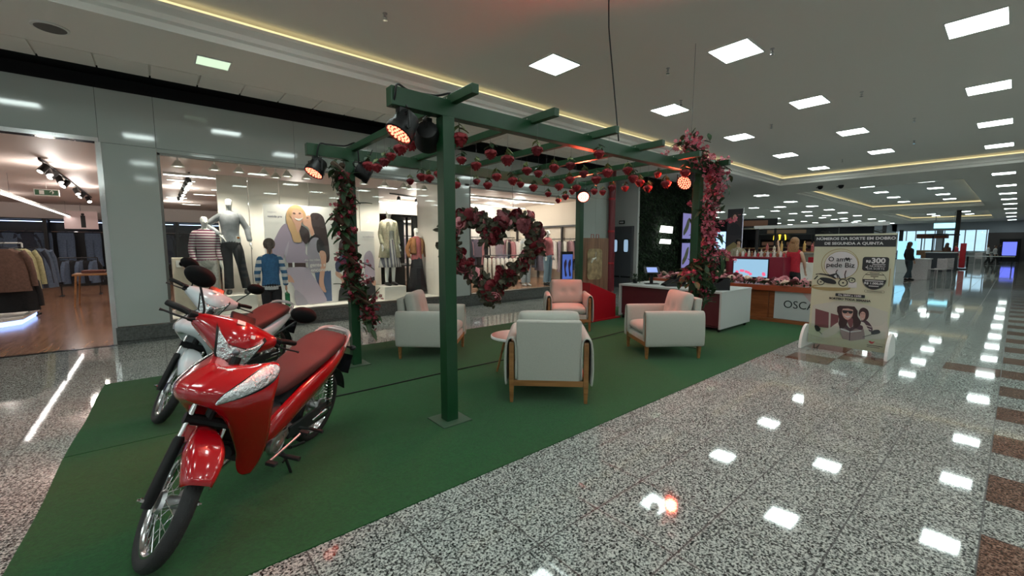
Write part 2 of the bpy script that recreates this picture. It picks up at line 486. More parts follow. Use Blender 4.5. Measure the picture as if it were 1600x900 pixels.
MB().lathe([(0.15, 0), (0.15, -0.012), (0.135, -0.016)], seg=32).build('rim', 'white', t, smooth=True)
MB().lathe([(0.132, -0.014), (0.12, -0.02), (0.0001, -0.022)], seg=32).build('grille', mat('grille_grey', (0.16, 0.15, 0.14), 0.8), t)
# black security camera far along
for k, (x, y) in enumerate(((20.6, 4.6), (20.3, 5.2))):
    t = thing('security_camera', ['black dome camera under the ceiling just past the raised ceiling', 'small black camera beside the dome camera on the ceiling'][k], 'camera', (x, y, ZS))
    MB().lathe([(0.09, 0), (0.09, -0.05), (0.07, -0.10), (0.03, -0.13)], seg=16).build('housing', 'black', t, smooth=True)
    MB().tube([(0, 0, -0.05), (0.02, 0.14, -0.05)], 0.015).build('arm', 'black', t)
# ================================================================== SHOP FRONT
YF = 8.4
M['glasspanel'] = mat('painted_glass_panel', (0.40, 0.435, 0.405), 0.06, spec=0.6)
M['darkstone'] = mat('dark_polished_stone', (0.085, 0.09, 0.085), 0.15, noise=0.35, scale=40)
M['glass'] = glass('shop_glass')
M['woodfloor'] = wood('oak_floor', (0.20, 0.105, 0.06), (0.36, 0.20, 0.12), 0.16, sc=(14, 1.0, 1), bandscale=1.2)
M['shopwhite'] = mat('shop_white', (0.78, 0.74, 0.68), 0.5)
M['shopceil'] = mat('shop_ceiling', (0.66, 0.57, 0.53), 0.55)
def panels(name, rects, m='glasspanel', y0=YF, y1=YF+0.1):
    mb = MB()
    for a, b, c, d in rects: mb.b2((a+0.002, y0, b+0.002), (c-0.002, y1, d-0.002))
    return struct(mb.build(name, m, bevel=0.0015))
rects = []
xs_ = [-14.0, -6.6, -3.0, -0.52, 0.10, 2.0, 3.35, 5.0, 6.6, 8.2, 9.62, 11.2]
for a, b in zip(xs_[:-1], xs_[1:]): rects.append((a, 2.90, b, 3.64))
rects += [(0.10, 2.84, 2.0, 2.90), (2.0, 2.84, 5.0, 2.90), (5.62, 2.84, 8.2, 2.90), (8.2, 2.84, 9.62, 2.90)]
rects += [(-0.52, 0.26, 0.10, 2.90), (5.0, 0.26, 5.74, 2.90), (9.62, 0.26, 10.4, 2.90), (10.4, 0.26, 11.2, 2.90), (-14, 0.26, -5.6, 2.90)]
panels('wall_left', rects)
mb = MB(); mb.b2((-14, YF+0.1, 2.93), (11.2, YF+0.13, 3.7)); struct(mb.build('wall_left', 'black'))
# skirting with its shadow notch
mb = MB()
for a, b in ((-0.52, 11.2),):
    mb.b2((a, YF-0.04, 0.05), (b, YF+0.1, 0.255)); mb.b2((a, YF-0.02, 0.0), (b, YF+0.1, 0.05))
struct(mb.build('baseboard_left', 'darkstone', bevel=0.003))
mb = MB(); mb.b2((-5.6, YF-0.06, 0), (-0.52, YF+0.03, 0.006)); struct(mb.build('trim_7', mat('threshold_stone', (0.03, 0.03, 0.03), 0.12)))
mb = MB(); mb.b2((-5.6, YF-0.02, 2.90), (-0.52, YF+0.16, 2.955)); mb.b2((-0.56, YF-0.01, 0), (-0.50, YF+0.12, 2.9)); struct(mb.build('trim_8', 'chrome'))
# window frames: thin grey surround, sill, and the panes
def window(n, xa, xb, za, zb, mull):
    mb = MB()
    mb.b2((xa, YF-0.005, za), (xa+0.035, YF+0.08, zb)); mb.b2((xb-0.035, YF-0.005, za), (xb, YF+0.08, zb))
    mb.b2((xa, YF-0.005, zb-0.035), (xb, YF+0.08, zb)); mb.b2((xa, YF-0.03, za), (xb, YF+0.10, za+0.045))
    w = struct(mb.build('window_%d' % n, mat('window_frame_%d' % n, (0.16, 0.155, 0.14), 0.3, 0.6), bevel=0.002))
    edges = [xa+0.035] + mull + [xb-0.035]
    for a, b in zip(edges[:-1], edges[1:]):
        mb = MB(); mb.b2((a+0.002, YF+0.03, za+0.045), (b-0.002, YF+0.04, zb-0.035)); mb.build('pane', 'glass', w)
    return w
window(1, 0.10, 5.0, 0.255, 2.84, [1.55, 3.1, 4.2])
window(2, 5.74, 9.62, 0.255, 2.84, [7.2, 8.5])
# ---- shop room
mb = MB()
mb.b2((-9, 8.42, -0.1), (11.0, 22.6, 0.0)); struct(mb.build('floor', 'woodfloor'))
mb = MB(); mb.b2((-9, 8.54, 2.95), (11.0, 22.6, 3.05)); struct(mb.build('ceiling', 'shopceil'))
mb = MB(); mb.b2((-9, 22.5, 0), (11.0, 22.6, 2.95)); struct(mb.build('wall_back', 'shopceil'))
mb = MB(); mb.b2((11.0, 8.5, 0), (11.1, 22.6, 2.95)); struct(mb.build('wall_right', 'cream'))
mb = MB(); mb.b2((-9.1, 8.5, 0), (-9.0, 22.6, 2.95)); struct(mb.build('wall_far_left', 'shopceil'))
mb = MB(); mb.b2((5.1, 13.2, 0), (11.0, 13.3, 2.95)); struct(mb.build('trim_9', 'shopwhite'))
# raised display floor behind both windows
mb = MB(); mb.b2((0.12, 8.5, 0), (5.0, 9.75, 0.29)); struct(mb.build('trim_10', 'shopwhite'))
mb = MB(); mb.b2((5.74, 8.5, 0), (10.99, 13.2, 0.27)); struct(mb.build('trim_11', 'woodfloor'))
mb = MB(); mb.b2((5.0, 8.5, 0), (5.74, 9.6, 2.95)); struct(mb.build('trim_12', 'shopwhite'))
# back panels of window one
edges = [0.92, 1.42, 1.95, 2.5, 3.05, 3.55, 4.02]
for k, (a, b) in enumerate(zip(edges[:-1], edges[1:])):
    mb = MB(); mb.b2((a+0.006, 9.55, 0.29), (b-0.006, 9.6, 2.75)); o = mb.build('display_panel', 'shopwhite', bevel=0.003)
    o.name = 'backdrop'; tag(o, 'tall cream board standing as backdrop behind the shop window display', 'backdrop', 'backdrop boards of the shop window')
mb = MB(); mb.b2((0.2, 9.2, 0.29), (0.86, 9.7, 1.24)); c = thing('display_cabinet', 'low cream cabinet at the left end of the shop window', 'cabinet', (0, 0, 0))
mb.build('carcass', 'cream', c, bevel=0.006)
mb = MB(); mb.lathe([(0.045, 0), (0.045, -0.012)], (0.33, 9.2, 1.14), 16, 'Y'); mb.build('knob', 'black', c)
mb = MB(); mb.box((0.33, 9.193, 1.14), (0.17, 0.01, 0.12)); mb.build('plate', 'white', c, bevel=0.003)
for x, w, h, y in ((1.02, 0.62, 0.3, 8.95), (3.95, 0.5, 0.28, 8.95), ):
    mb = MB(); mb.b2((x-w/2, y-0.3, 0.29), (x+w/2, y+0.3, 0.29+h)); o = mb.build('plinth', 'shopwhite', bevel=0.004)
    tag(o, 'white box plinth under the %s mannequin in the shop window' % ('black-trousered' if x < 2 else 'beige-coated'), 'plinth')
# strip lights and ceiling slots in the shop
M['strip'] = emit('strip_light', (1.0, 0.95, 0.90), SHOP)
def strip(x0, y0, x1, y1, z, lab, w=0.07):
    t = thing('strip_light', lab, 'strip light', ((x0+x1)/2, (y0+y1)/2, z), 0, 'strip lights in the clothes shop')
    L = math.hypot(x1-x0, y1-y0); a = math.atan2(y1-y0, x1-x0)
    MB().box((0, 0, 0.03), (L, w+0.02, 0.05), a).build('housing', 'white', t)
    MB().box((0, 0, 0.0), (L-0.02, w, 0.012), a).build('diffuser', 'strip', t)
    mb = MB()
    for s in (-0.4, 0.4): mb.tube([(cos(a)*L*s, sin(a)*L*s, 0.05), (cos(a)*L*s, sin(a)*L*s, 2.945-z)], 0.003, 5)
    mb.build('suspension', 'wire', t)
strip(-2.25, 12.6, -2.25, 21.6, 2.47, 'long suspended light line inside the left shop entrance')
strip(0.2, 11.0, 2.1, 11.0, 2.86, 'strip light above the left end of the shop window', 0.06)
strip(6.3, 10.0, 10.2, 10.0, 2.82, 'long strip light nearest the right shop window')
strip(7.3, 11.9, 10.6, 11.9, 2.82, 'shorter strip light behind the long one in the right shop window')
strip(4.2, 12.4, 8.6, 14.4, 2.82, 'slanting strip light behind the two window mannequins')
strip(-6.5, 10.5, -6.5, 20, 2.8, 'strip light at the far left inside the shop')
strip(2.4, 15.0, 2.4, 21.0, 2.8, 'strip light deep inside the shop')
strip(-4.2, 9.4, -4.2, 12.4, 2.86, 'strip light just inside the shop entrance')
slot = thing('slot_light', 'short bright slot light in the shop ceiling', 'slot light', (0.55, 12.5, 2.95), 0, 'slot lights in the shop ceiling')
MB().box((0, 0, -0.004), (0.5, 0.12, 0.01)).build('diffuser', 'strip', slot)
mb = MB()
for s in (-1, 1): mb.box((0, s*0.07, -0.006), (0.54, 0.02, 0.014)); mb.box((s*0.26, 0, -0.006), (0.02, 0.12, 0.014))
mb.build('frame', 'white', slot)
for x, y in ((1.5, 14), (1.2, 15.5), (0.6, 17), (2.0, 17.5), (1.1, 19.5), (6.9, 11.3), (9.8, 12.4), (-4.5, 15), (-1, 20.5), (-6, 12), (4.7, 10.6)):
    dup(slot, (x, y, 2.95))
# track lights
M['bulb'] = emit('spot_bulb', (1.0, 0.93, 0.82), 60)
M['bulbdim'] = emit('spot_bulb_dim', (1.0, 0.93, 0.82), 3)
def spot_head(t, p, aim, r=0.045, L=0.14, body='black', lit='bulbdim'):
    d = Vector(aim).normalized(); q = Vector(p)
    h = MB(); h.tube([q + Vector((0, 0, 0.11)), q], 0.008, 6); h.tube([q-d*L*0.5, q-d*L*0.45, q+d*L*0.5], [r*0.6, r, r], 12); o = h.build('spot_head', body, t, smooth=True)
    MB().tube([q+d*L*0.5, q+d*(L*0.5+0.004)], r*0.8, 12).build('lamp', lit, o)
t = thing('track_light', 'black ceiling track with seven spotlights inside the left entrance', 'track light', (0, 0, 0))
MB().box((-1.42, 14.6, 2.925), (0.035, 7.6, 0.035)).build('track', 'black', t)
for k, y in enumerate((11.1, 11.5, 12.0, 12.7, 13.5, 15.2, 16.2, 17.6)):
    spot_head(t, (-1.42, y, 2.80), (0.3 if k % 2 else -0.5, -0.5, -0.8), lit='bulb' if k in (4, 7) else 'bulbdim', r=0.055, L=0.17)
t = thing('track_light', 'black ceiling track seen through the left end of the shop window', 'track light', (0, 0, 0))
MB().box((0.62, 13.5, 2.925), (0.035, 5.0, 0.035)).build('track', 'black', t)
for k, y in enumerate((11.3, 11.9, 12.5, 13.2, 14.0, 14.9, 15.8)):
    spot_head(t, (0.62, y, 2.80), (0.2, -0.6, -0.8), lit='bulb' if k in (1, 2, 5) else 'bulbdim', r=0.05)
t = thing('track_light', 'black ceiling track above the two right window mannequins', 'track light', (0, 0, 0))
MB().box((6.4, 12.0, 2.925), (2.6, 0.035, 0.035), 0.35).build('track', 'black', t)
for k, (x, y) in enumerate(((5.5, 11.67), (6.2, 11.93), (7.2, 12.3))): spot_head(t, (x, y, 2.80), (-0.3, -0.6, -0.8), lit='bulb' if k == 1 else 'bulbdim', r=0.05)
# downlights along the window
M['dlwhite'] = mat('downlight_white', (0.7, 0.68, 0.62), 0.4)
dl = thing('window_spotlight', 'white adjustable spotlight under the ceiling of the shop window', 'spotlight', (0.36, 8.85, 2.72), 0, 'white spotlights of the shop window')
MB().lathe([(0.03, 0.23), (0.03, 0.20), (0.012, 0.19), (0.012, 0.10)], seg=10).build('stem', 'dlwhite', dl, smooth=True)
MB().lathe([(0.03, 0.10), (0.05, 0.06), (0.085, 0.02), (0.09, 0.0)], seg=16, cap=False).build('shade', 'dlwhite', dl, smooth=True, solid=0.004)
MB().lathe([(0.06, 0.012), (0.06, 0.02)], seg=14).build('lamp', 'bulbdim', dl)
for x, y in ((0.85, 8.85), (1.2, 8.85), (1.58, 8.85), (1.82, 9.1), (1.95, 8.8), (2.3, 8.85), (2.9, 8.85), (3.4, 8.85), (3.85, 8.85), (4.3, 8.85), (4.5, 9.0), (4.8, 8.85)):
    dup(dl, (x, y, 2.72))
for k, x in enumerate((0.9, 2.2, 3.9, 7.0, 9.3)):
    ld = bpy.data.lights.new('shop_window_lamp', 'SPOT'); ld.energy = 80; ld.color = (1, 0.9, 0.76); ld.spot_size = 2.0; ld.spot_blend = 0.6; ld.shadow_soft_size = 0.08
    lo = bpy.data.objects.new('shop_window_lamp', ld); COL.objects.link(lo); lo.location = (x, 8.75, 2.70); lo.rotation_euler = (radians(14), 0, 0)
for k, (x, y) in enumerate(((-1.42, 11.6), (-1.42, 15.2), (-4.5, 13.0), (-3.5, 18.5), (0.6, 14.0), (0.6, 18.5), (7.2, 11.2), (9.6, 11.0), (9.6, 12.6), (6.4, 12.4), (-6.5, 11.0), (3.0, 12.5))):  # bare point lights added to brighten the shop interior, no fittings of their own
    ld = bpy.data.lights.new('shop_track_lamp', 'POINT'); ld.energy = 30; ld.color = (1, 0.90, 0.82); ld.shadow_soft_size = 0.12
    lo = bpy.data.objects.new('shop_track_lamp', ld); COL.objects.link(lo); lo.location = (x, y, 2.62)
# exit sign
t = thing('exit_sign', 'small green running man exit sign on the shop ceiling', 'exit sign', (-1.92, 15.1, 2.72))
MB().box((0, 0, 0), (0.42, 0.04, 0.16)).build('frame', 'white', t, bevel=0.004)
MB().box((0, -0.024, 0), (0.38, 0.01, 0.12)).build('face', mat('exit_green', (0.03, 0.10, 0.05), 0.4), t)
text('\u2191', 0.13, 'white', t, (0.09, -0.031, 0.0), (radians(90), 0, 0), name='arrow')
mb = MB(); mb.box((-0.08, -0.031, 0), (0.08, 0.003, 0.09)); mb.build('pictogram', 'white', t)
mb = MB(); mb.tube([(0, 0, 0.08), (0, 0, 0.23)], 0.006); mb.build('stem', 'white', t)

# ---- clothes
fabc = {}
def fab(c):
    k = tuple(round(q, 3) for q in c)
    if k not in fabc: fabc[k] = mat('cloth_%d' % len(fabc), c, 0.9, noise=0.18, scale=30, bump=0.2, bscale=60)
    return fabc[k]
def garment_mesh(kind, seed):
    r = random.Random(seed); mb = MB(); L = {'shirt': 0.66, 'coat': 0.95, 'trousers': 1.0, 'dress': 1.05}[kind]
    rows = []; n = 20
    if kind != 'trousers':
        for i in range(11):
            z = -0.03 - L*i/10
            w = 0.10 + 0.13*min(1, i/1.2) if i < 2 else 0.21 + (0.05*i/10 if kind == 'shirt' else 0.14*i/10)
            t_ = 0.035 + 0.035*i/10
            rows.append([(w*cos(2*pi*k/n)*(1+0.05*sin(3*k+seed)), t_*sin(2*pi*k/n)+0.012*sin(k*2.1+seed)*i/10, z) for k in range(n)])
        mb.ring_loft(rows)
        for s in (-1, 1):
            mb.tube([(s*0.17, 0, -0.07), (s*0.235, 0.01, -0.2), (s*0.27, 0.015, -0.42), (s*0.28, 0.0, -0.62)], [0.05, 0.052, 0.045, 0.04], 8)
    else:
        for s in (-1, 1):
            mb.ring_loft([[(s*0.085+w*cos(2*pi*k/12), 0.03*sin(2*pi*k/12)+0.006*sin(k*3+i), z) for k in range(12)] for i, (w, z) in enumerate(((0.085, -0.03), (0.095, -0.2), (0.09, -0.4), (0.085, -0.7), (0.10, -1.0)))])
        mb.box((0, 0, -0.12), (0.32, 0.07, 0.2))
    return mb
_g = {}
def garment(kind, c, loc, rz, lab, grp, s=1.0, name=None):
    k = (kind, tuple(c))
    if k not in _g:
        t = thing({'shirt': 'hanging_shirt', 'coat': 'hanging_coat', 'trousers': 'hanging_trousers', 'dress': 'hanging_dress'}[kind], lab, {'shirt': 'shirt', 'coat': 'coat', 'trousers': 'trousers', 'dress': 'dress'}[kind], loc, rz, grp)
        garment_mesh(kind, len(_g)).build('cloth', fab(c), t, smooth=True, angle=80)
        mb = MB(); mb.tube([(-0.19, 0, -0.06), (0, 0, 0.0), (0.19, 0, -0.06)], 0.006, 5)
        mb.tube([(0, 0, 0), (0, 0, 0.05), (0.02, 0, 0.07), (0.0, 0, 0.09), (-0.02, 0, 0.075)], 0.003, 5); mb.build('hanger', 'black', t)
        t.scale = (s, s, s)
        _g[k] = t; return t
    return dup(_g[k], loc, rz, lab, grp, s)
def rail(lab, p, q, z, m='blackmetal', zf=0.0):
    t = thing('clothes_rail', lab, 'clothes rail')
    MB().tube([(p[0], p[1], z), (q[0], q[1], z)], 0.014, 8).build('bar', m, t)
    for e in (p, q):
        MB().tube([(e[0], e[1], zf), (e[0], e[1], z)], 0.014, 8).build('post', m, t)
        MB().box((e[0], e[1], zf+0.012), (0.42, 0.06, 0.024), math.atan2(q[1]-p[1], q[0]-p[0])+pi/2).build('foot', m, t)
    return t
denim, dk, blk, wht, tan, pinkc = (0.07, 0.10, 0.15), (0.02, 0.025, 0.04), (0.012, 0.012, 0.014), (0.62, 0.58, 0.52), (0.30, 0.18, 0.10), (0.42, 0.16, 0.16)
# black wall units across the back of the shop
for k, x in enumerate((-7.4, -5.6, -3.8, -2.0, -0.2, 1.6, 3.4)):
    t = thing('wall_unit', 'black wall unit of hanging clothes, %s from the left at the back of the shop' % ['first', 'second', 'third', 'fourth', 'fifth', 'sixth', 'seventh'][k], 'wall unit', (x, 22.1, 0))
    mb = MB()
    for s in (-0.88, 0.88): mb.box((s, 0, 1.2), (0.05, 0.7, 2.4))
    mb.box((0, 0.33, 1.2), (1.76, 0.03, 2.4)); mb.box((0, 0, 2.38), (1.76, 0.7, 0.04)); mb.box((0, 0, 0.15), (1.76, 0.7, 0.3)); mb.build('carcass', 'black', t)
    MB().tube([(-0.86, 0, 1.95), (0.86, 0, 1.95)], 0.015).build('rail', 'chrome', t)
    mb = MB(); mb.box((0, 0.0, 2.30), (1.6, 0.05, 0.02)); mb.build('strip_lamp', emit('cool_strip_%d' % k, (0.5, 0.65, 1.0), 3), t)
for k, (x, c, kd) in enumerate(((-3.0, denim, 'trousers'), (-2.45, denim, 'trousers'), (-1.75, denim, 'trousers'), (-1.2, denim, 'trousers'), (-4.2, dk, 'coat'), (-3.8, denim, 'shirt'), (-3.4, dk, 'coat'), (-0.55, blk, 'coat'), (-0.1, blk, 'coat'), (0.3, dk, 'coat'), (0.9, blk, 'coat'), (1.4, blk, 'coat'), (2.2, blk, 'coat'), (-5.0, dk, 'coat'), (-5.6, denim, 'trousers'), (-6.4, dk, 'coat'))):
    garment(kd, c, (x, 22.02, 1.93), 0.0, {'trousers': 'blue denim jeans hung flat on the black back wall units', 'coat': 'dark coat hung on the black back wall units', 'shirt': 'blue denim jacket hung on the black back wall units'}[kd], 'clothes on the back wall units', 1.25)
# rack of brown jackets on a lit plinth at the far left
t = thing('lit_plinth', 'white plinth with a blue light edge inside the left entrance', 'plinth', (-2.62, 12.05, 0))
MB().prism([(-1.8, -0.55), (0.45, -0.55), (0.66, -0.3), (0.66, 1.1), (-1.8, 1.1)], 0.06, Matrix.Translation((0, 0, 0.09))).build('top', 'white', t, bevel=0.004)
MB().prism([(-1.75, -0.52), (0.43, -0.52), (0.63, -0.28), (0.63, 1.05), (-1.75, 1.05)], 0.09).build('lit_edge', emit('blue_edge', (0.30, 0.45, 1.0), 2.2), t)
rail('white rail of brown jackets at the left edge', (-4.1, 12.2), (-1.95, 12.2), 1.50, 'lightgrey', 0.15)
brownc, olive = (0.15, 0.085, 0.065), (0.42, 0.40, 0.22)
JL = 'brown jacket on the rail at the left edge'
for k, (x, y, rz, c, lab) in enumerate([(-3.3, 12.1, 1.1, brownc, JL), (-3.15, 12.1, 1.1, brownc, JL), (-3.0, 12.1, 1.0, brownc, JL), (-2.87, 12.1, 0.9, brownc, JL), (-2.42, 11.72, 0.25, brownc, 'brown jacket turned towards the entrance at the left edge'), (-2.30, 12.05, 0.7, olive, 'pale olive jacket between the brown and navy ones'), (-2.18, 12.2, 0.9, dk, 'navy jacket at the right end of the brown jackets rail'), (-2.08, 12.35, 1.0, denim, 'pale denim jacket behind the navy one')]):
    garment('shirt', c, (x+.32, y, 1.43), rz, lab, 'jackets on the left rail' if k < 4 else None, 1.18)
garment('shirt', blk, (-2.05, 11.95, 0.98), 0.3, 'black top hung below the brown jackets', None, 1.1)
rail('black rail of mixed tops behind the brown jackets', (-3.6, 13.2), (-2.0, 13.2), 1.35)
for k in range(11):
    garment('shirt', [wht, tan, denim, dk, olive][k % 5], (-3.5+0.145*k, 13.2, 1.28), 1.45, ['white top', 'tan top', 'blue top', 'navy top', 'olive top'][k % 5]+' on the black rail behind the brown jackets', 'mixed tops on the black rail', 1.0)
# black rack with denim shorts in the middle, tables with folded stacks
rail('low black rack of denim in the middle of the shop floor', (-2.15, 17.6), (-1.35, 17.6), 1.1)
for k in range(6):
    garment('shirt', denim if k % 2 else blk, (-2.1+0.14*k, 17.6, 1.05), 1.2 if k % 2 else 0.2, 'denim top on the low middle rack' if k % 2 else 'black top on the low middle rack', 'tops on the low middle rack', 1.0)
def shop_table(lab, x, y, w, d, h, m='oak', zf=0):
    t = thing('display_table', lab, 'table', (x, y, zf))
    MB().box((0, 0, h-0.02), (w, d, 0.04)).build('tabletop', m, t, bevel=0.004)
    for sx in (-1, 1):
        for sy in (-1, 1):
            MB().tube([(sx*(w/2-0.06), sy*(d/2-0.06), h-0.04), (sx*(w/2), sy*(d/2), 0)], [0.022, 0.015], 8).build('leg', m, t)
shop_table('wooden table of folded clothes near the left entrance pier', -0.9, 14.6, 1.3, 0.8, 0.78)
def stack(lab, x, y, z, cols, w=0.3, grp=None):
    for k, c in enumerate(cols):
        mb = MB(); mb.box((0, 0, 0.02), (w, w*0.8, 0.036)); o = mb.build('folded_garment', fab(c), bevel=0.014, bseg=3)
        o.location = (x, y, z+0.038*k); o.rotation_euler = (0, 0, RND.uniform(-.06, .06))
        tag(o, lab, 'folded garment', grp)
stack('folded garment piled on the wooden table near the entrance pier', -1.2, 14.6, 0.78, [(0.1, 0.04, 0.035), (0.12, 0.05, 0.04)], 0.42, 'folded clothes on the wooden table')
stack('folded white garment on the wooden table near the entrance pier', -0.75, 14.6, 0.78, [wht, wht, (0.5, 0.3, 0.3), wht], 0.32, 'folded white clothes on the table')
for k, (x, w) in enumerate(((-1.95, 0.85), (-0.62, 0.8))):
    mb = MB(); mb.box((0, 0, 0), (w, 0.02, 0.62)); t = thing('price_board', ['white hanging board with a jeans figure above the jeans wall', 'white hanging board beside the entrance pier'][k], 'poster', (x, 21.3, 2.35)); MB().tube([(0, 0, .3), (0, 0, .6)], .006).build('rod', 'wire', t)
    mb.build('board', mat('poster_pink_%d' % k, (0.62, 0.48, 0.47), 0.5), t)
    mb = MB(); mb.box((0.05, -0.013, -0.05), (0.12, 0.004, 0.42)); mb.sphere((0.05, -0.013, 0.2), 0.045, 8, 6, (1, 0.1, 1)); mb.build('printed_figure', 'black', t)
# garments behind the right window: wall rail on the right hand wall and free racks
M['railframe'] = mat('rail_frame', (0.02, 0.018, 0.018), 0.4)
for k, y in enumerate((9.1, 10.3, 11.5, 12.7)):
    mb = MB(); mb.b2((10.90, y-0.03, 0.27), (10.96, y+0.03, 2.15)); o = mb.build('rail_upright', 'railframe')
    tag(o, 'black upright of the wall rail on the right shop wall', 'rail upright', 'black uprights on the right shop wall')
mb = MB(); mb.b2((10.88, 8.7, 2.10), (10.95, 13.15, 2.16)); mb.b2((10.62, 8.7, 1.66), (10.65, 13.15, 1.69)); o = mb.build('wall_rail', 'railframe'); tag(o, 'black wall rail along the right shop wall', 'clothes rail')
cl2 = [blk, (0.30, 0.17, 0.19), (0.6, 0.56, 0.52), (0.10, 0.08, 0.11), wht, (0.36, 0.16, 0.17), dk, (0.25, 0.2, 0.24)]
for k in range(17):
    garment(['shirt', 'dress', 'coat', 'shirt'][k % 4], cl2[(k*3) % 8], (10.6, 8.85+0.25*k, 1.64), 1.15+0.3*sin(k), 'garment hung along the right wall of the clothes shop', 'clothes along the right shop wall', 1.0)
mb = MB()
for x in (6.0, 6.9, 7.6, 8.5, 9.6, 10.4): mb.b2((x, 13.12, 0.27), (x+0.06, 13.18, 2.2))
mb.b2((5.8, 13.12, 2.15), (10.98, 13.18, 2.22)); mb.b2((5.8, 12.9, 1.75), (10.98, 12.93, 1.78)); o = mb.build('wall_rail', 'railframe'); tag(o, 'black wall rail along the back behind the right shop window', 'clothes rail')
for k in range(20):
    garment(['coat', 'shirt', 'dress'][k % 3], cl2[(k*5+2) % 8], (6.0+0.24*k, 12.85, 1.72), 0.35*sin(k*1.7), 'garment hung along the back rail behind the right shop window', 'clothes along the back rail', 1.0)
rail('rack of cream knitwear seen through the flower heart', (7.75, 10.6), (8.8, 10.0), 1.15, 'blackmetal', 0.27)
for k in range(9):
    garment('shirt', wht, (7.8+0.115*k, 10.57-0.066*k, 1.10), 0.95, 'cream knit top on the rack seen through the flower heart', 'cream knitwear on the rack', 1.0)
rail('rack of pink tops behind the flower heart', (6.3, 11.9), (7.0, 12.2), 1.55, 'blackmetal', 0.27)
for k in range(5):
    garment('shirt', pinkc if k < 3 else (0.16, 0.13, 0.16), (6.35+0.13*k, 11.93+0.055*k, 1.5), 0.3, 'pink top on the rack behind the flower heart' if k < 3 else 'dark top beside the pink tops', 'tops on the pink rack' , 1.0)
t = thing('price_display', 'white printed card on a stand behind the flower heart', 'sign', (7.75, 12.3, 0.27))
MB().box((0, 0, 1.55), (0.5, 0.02, 0.42)).build('card', 'white', t); MB().tube([(0, 0, 0), (0, 0, 1.35)], 0.012).build('pole', 'blackmetal', t); MB().box((0, 0, 0.01), (0.3, 0.3, 0.02)).build('base', 'blackmetal', t)
t = thing('digital_poster', 'upright blue screen with dancing figures in the right shop window', 'screen', (9.95, 9.15, 0.27), -0.15)
MB().box((0, 0, 0.50), (0.46, 0.06, 1.0)).build('case', 'black', t, bevel=0.006)
MB().box((0, -0.035, 0.52), (0.40, 0.006, 0.78)).build('screen', emit('blue_screen', (0.12, 0.22, 0.8), 0.45), t)
mb = MB()
for sx in (-0.09, 0.08):
    mb.prism(spline([(sx-0.05, 0.62), (sx+0.03, 0.76), (sx+0.06, 0.6), (sx+0.02, 0.45), (sx+0.07, 0.25), (sx, 0.22), (sx-0.03, 0.42)], 4), 0.002, Matrix(((1,0,0,0),(0,0,-1,-0.038),(0,1,0,0),(0,0,0,1))))
mb.build('screen_figures', mat('screen_figures', (0.05, 0.03, 0.10), 0.4), t)
# ================================================================== GREEN CARPET
def carpet_mat():
    m = mat('green_event_carpet', (0.009, 0.080, 0.016), 1.0, spec=0.05, noise=0.28, scale=70, bump=0.6, bscale=420, sheen=0.15)
    return m
M['carpet'] = carpet_mat()
def carpet(y0, y1, x0a, x0b, x1, creases, lab):
    nx, ny = 240, 26; rows = []
    for i in range(nx+1):
        u = i/nx; row = []
        for j in range(ny+1):
            v = j/ny; y = y0+(y1-y0)*v
            xs = x0a+(x0b-x0a)*v+0.006*sin(9*v+y0)
            x = xs+(x1-xs)*(u**1.6); z = 0.006
            for (cy, cs, cx0, cx1, h, wd) in creases:
                if cx0 < x < cx1:
                    f = min(1, (x-cx0)*2.5, (cx1-x)*1.5); d = (y-(cy+cs*(x-cx0)))/wd
                    z += h*f*math.exp(-d*d)
            row.append((x, y, z))
        rows.append(row)
    mb = MB(); mb.grid(rows)
    edge = [r[0] for r in rows]
    def skirt(pts): mb.grid([pts, [(p[0], p[1], 0.0005) for p in pts]])
    skirt(edge); skirt([r[-1] for r in rows]); skirt(rows[0]); skirt(rows[-1])
    o = mb.build('carpet_strip', 'carpet', smooth=True, angle=60); return tag(o, lab, 'carpet')
carpet(2.075, 4.085, -0.62, -0.57, 8.94, [(2.95, 0.03, -0.5, 1.8, 0.010, 0.03), (3.45, -0.03, -0.5, 0.9, 0.007, 0.03), (3.0, 0.0, 1.7, 3.0, 0.004, 0.02)], 'green carpet strip nearest the walkway, under the red motorcycle')
carpet(4.095, 6.04, -0.57, -0.50, 8.94, [(4.55, 0.02, -0.5, 1.6, 0.014, 0.035), (5.0, -0.06, -0.5, 0.8, 0.012, 0.03), (4.72, 0.03, 0.9, 3.2, 0.006, 0.02)], 'green carpet strip nearest the shop, under the white motorcycle')

# ================================================================== PERGOLA
PX = [1.79, 5.87]; PY = [2.94, 5.10]
M['plate'] = mat('base_plate_green', (0.05, 0.10, 0.06), 0.4)
pg = thing('pergola', 'dark green steel pergola over the armchairs', 'pergola', (0, 0, 0))
for x in PX:
    for y in PY:
        mb = MB(); mb.b2((x-0.052, y-0.052, 0.012), (x+0.052, y+0.052, 2.44))
        p = mb.build('post', 'green', pg, bevel=0.004)
        mb = MB(); mb.box((x, y, 0.011), (0.27, 0.27, 0.010)); b = mb.build('base_plate', M['plate'], p, bevel=0.001)
for y in PY:
    mb = MB(); mb.b2((1.33, y-0.045, 2.44), (6.30, y+0.045, 2.57)); mb.build('beam', 'green', pg, bevel=0.004)
RX = [1.84, 2.68, 3.53, 4.37, 5.22, 6.05]
for x in RX:
    mb = MB(); mb.b2((x-0.03, 2.60, 2.545), (x+0.03, 5.44, 2.615)); r = mb.build('rafter', 'green', pg, bevel=0.003)
    mb = MB()
    for y in PY: mb.tube([(x-0.034, y, 2.592), (x+0.034, y, 2.592)], 0.006, 8)
    mb.build('bolt', 'chrome', r)

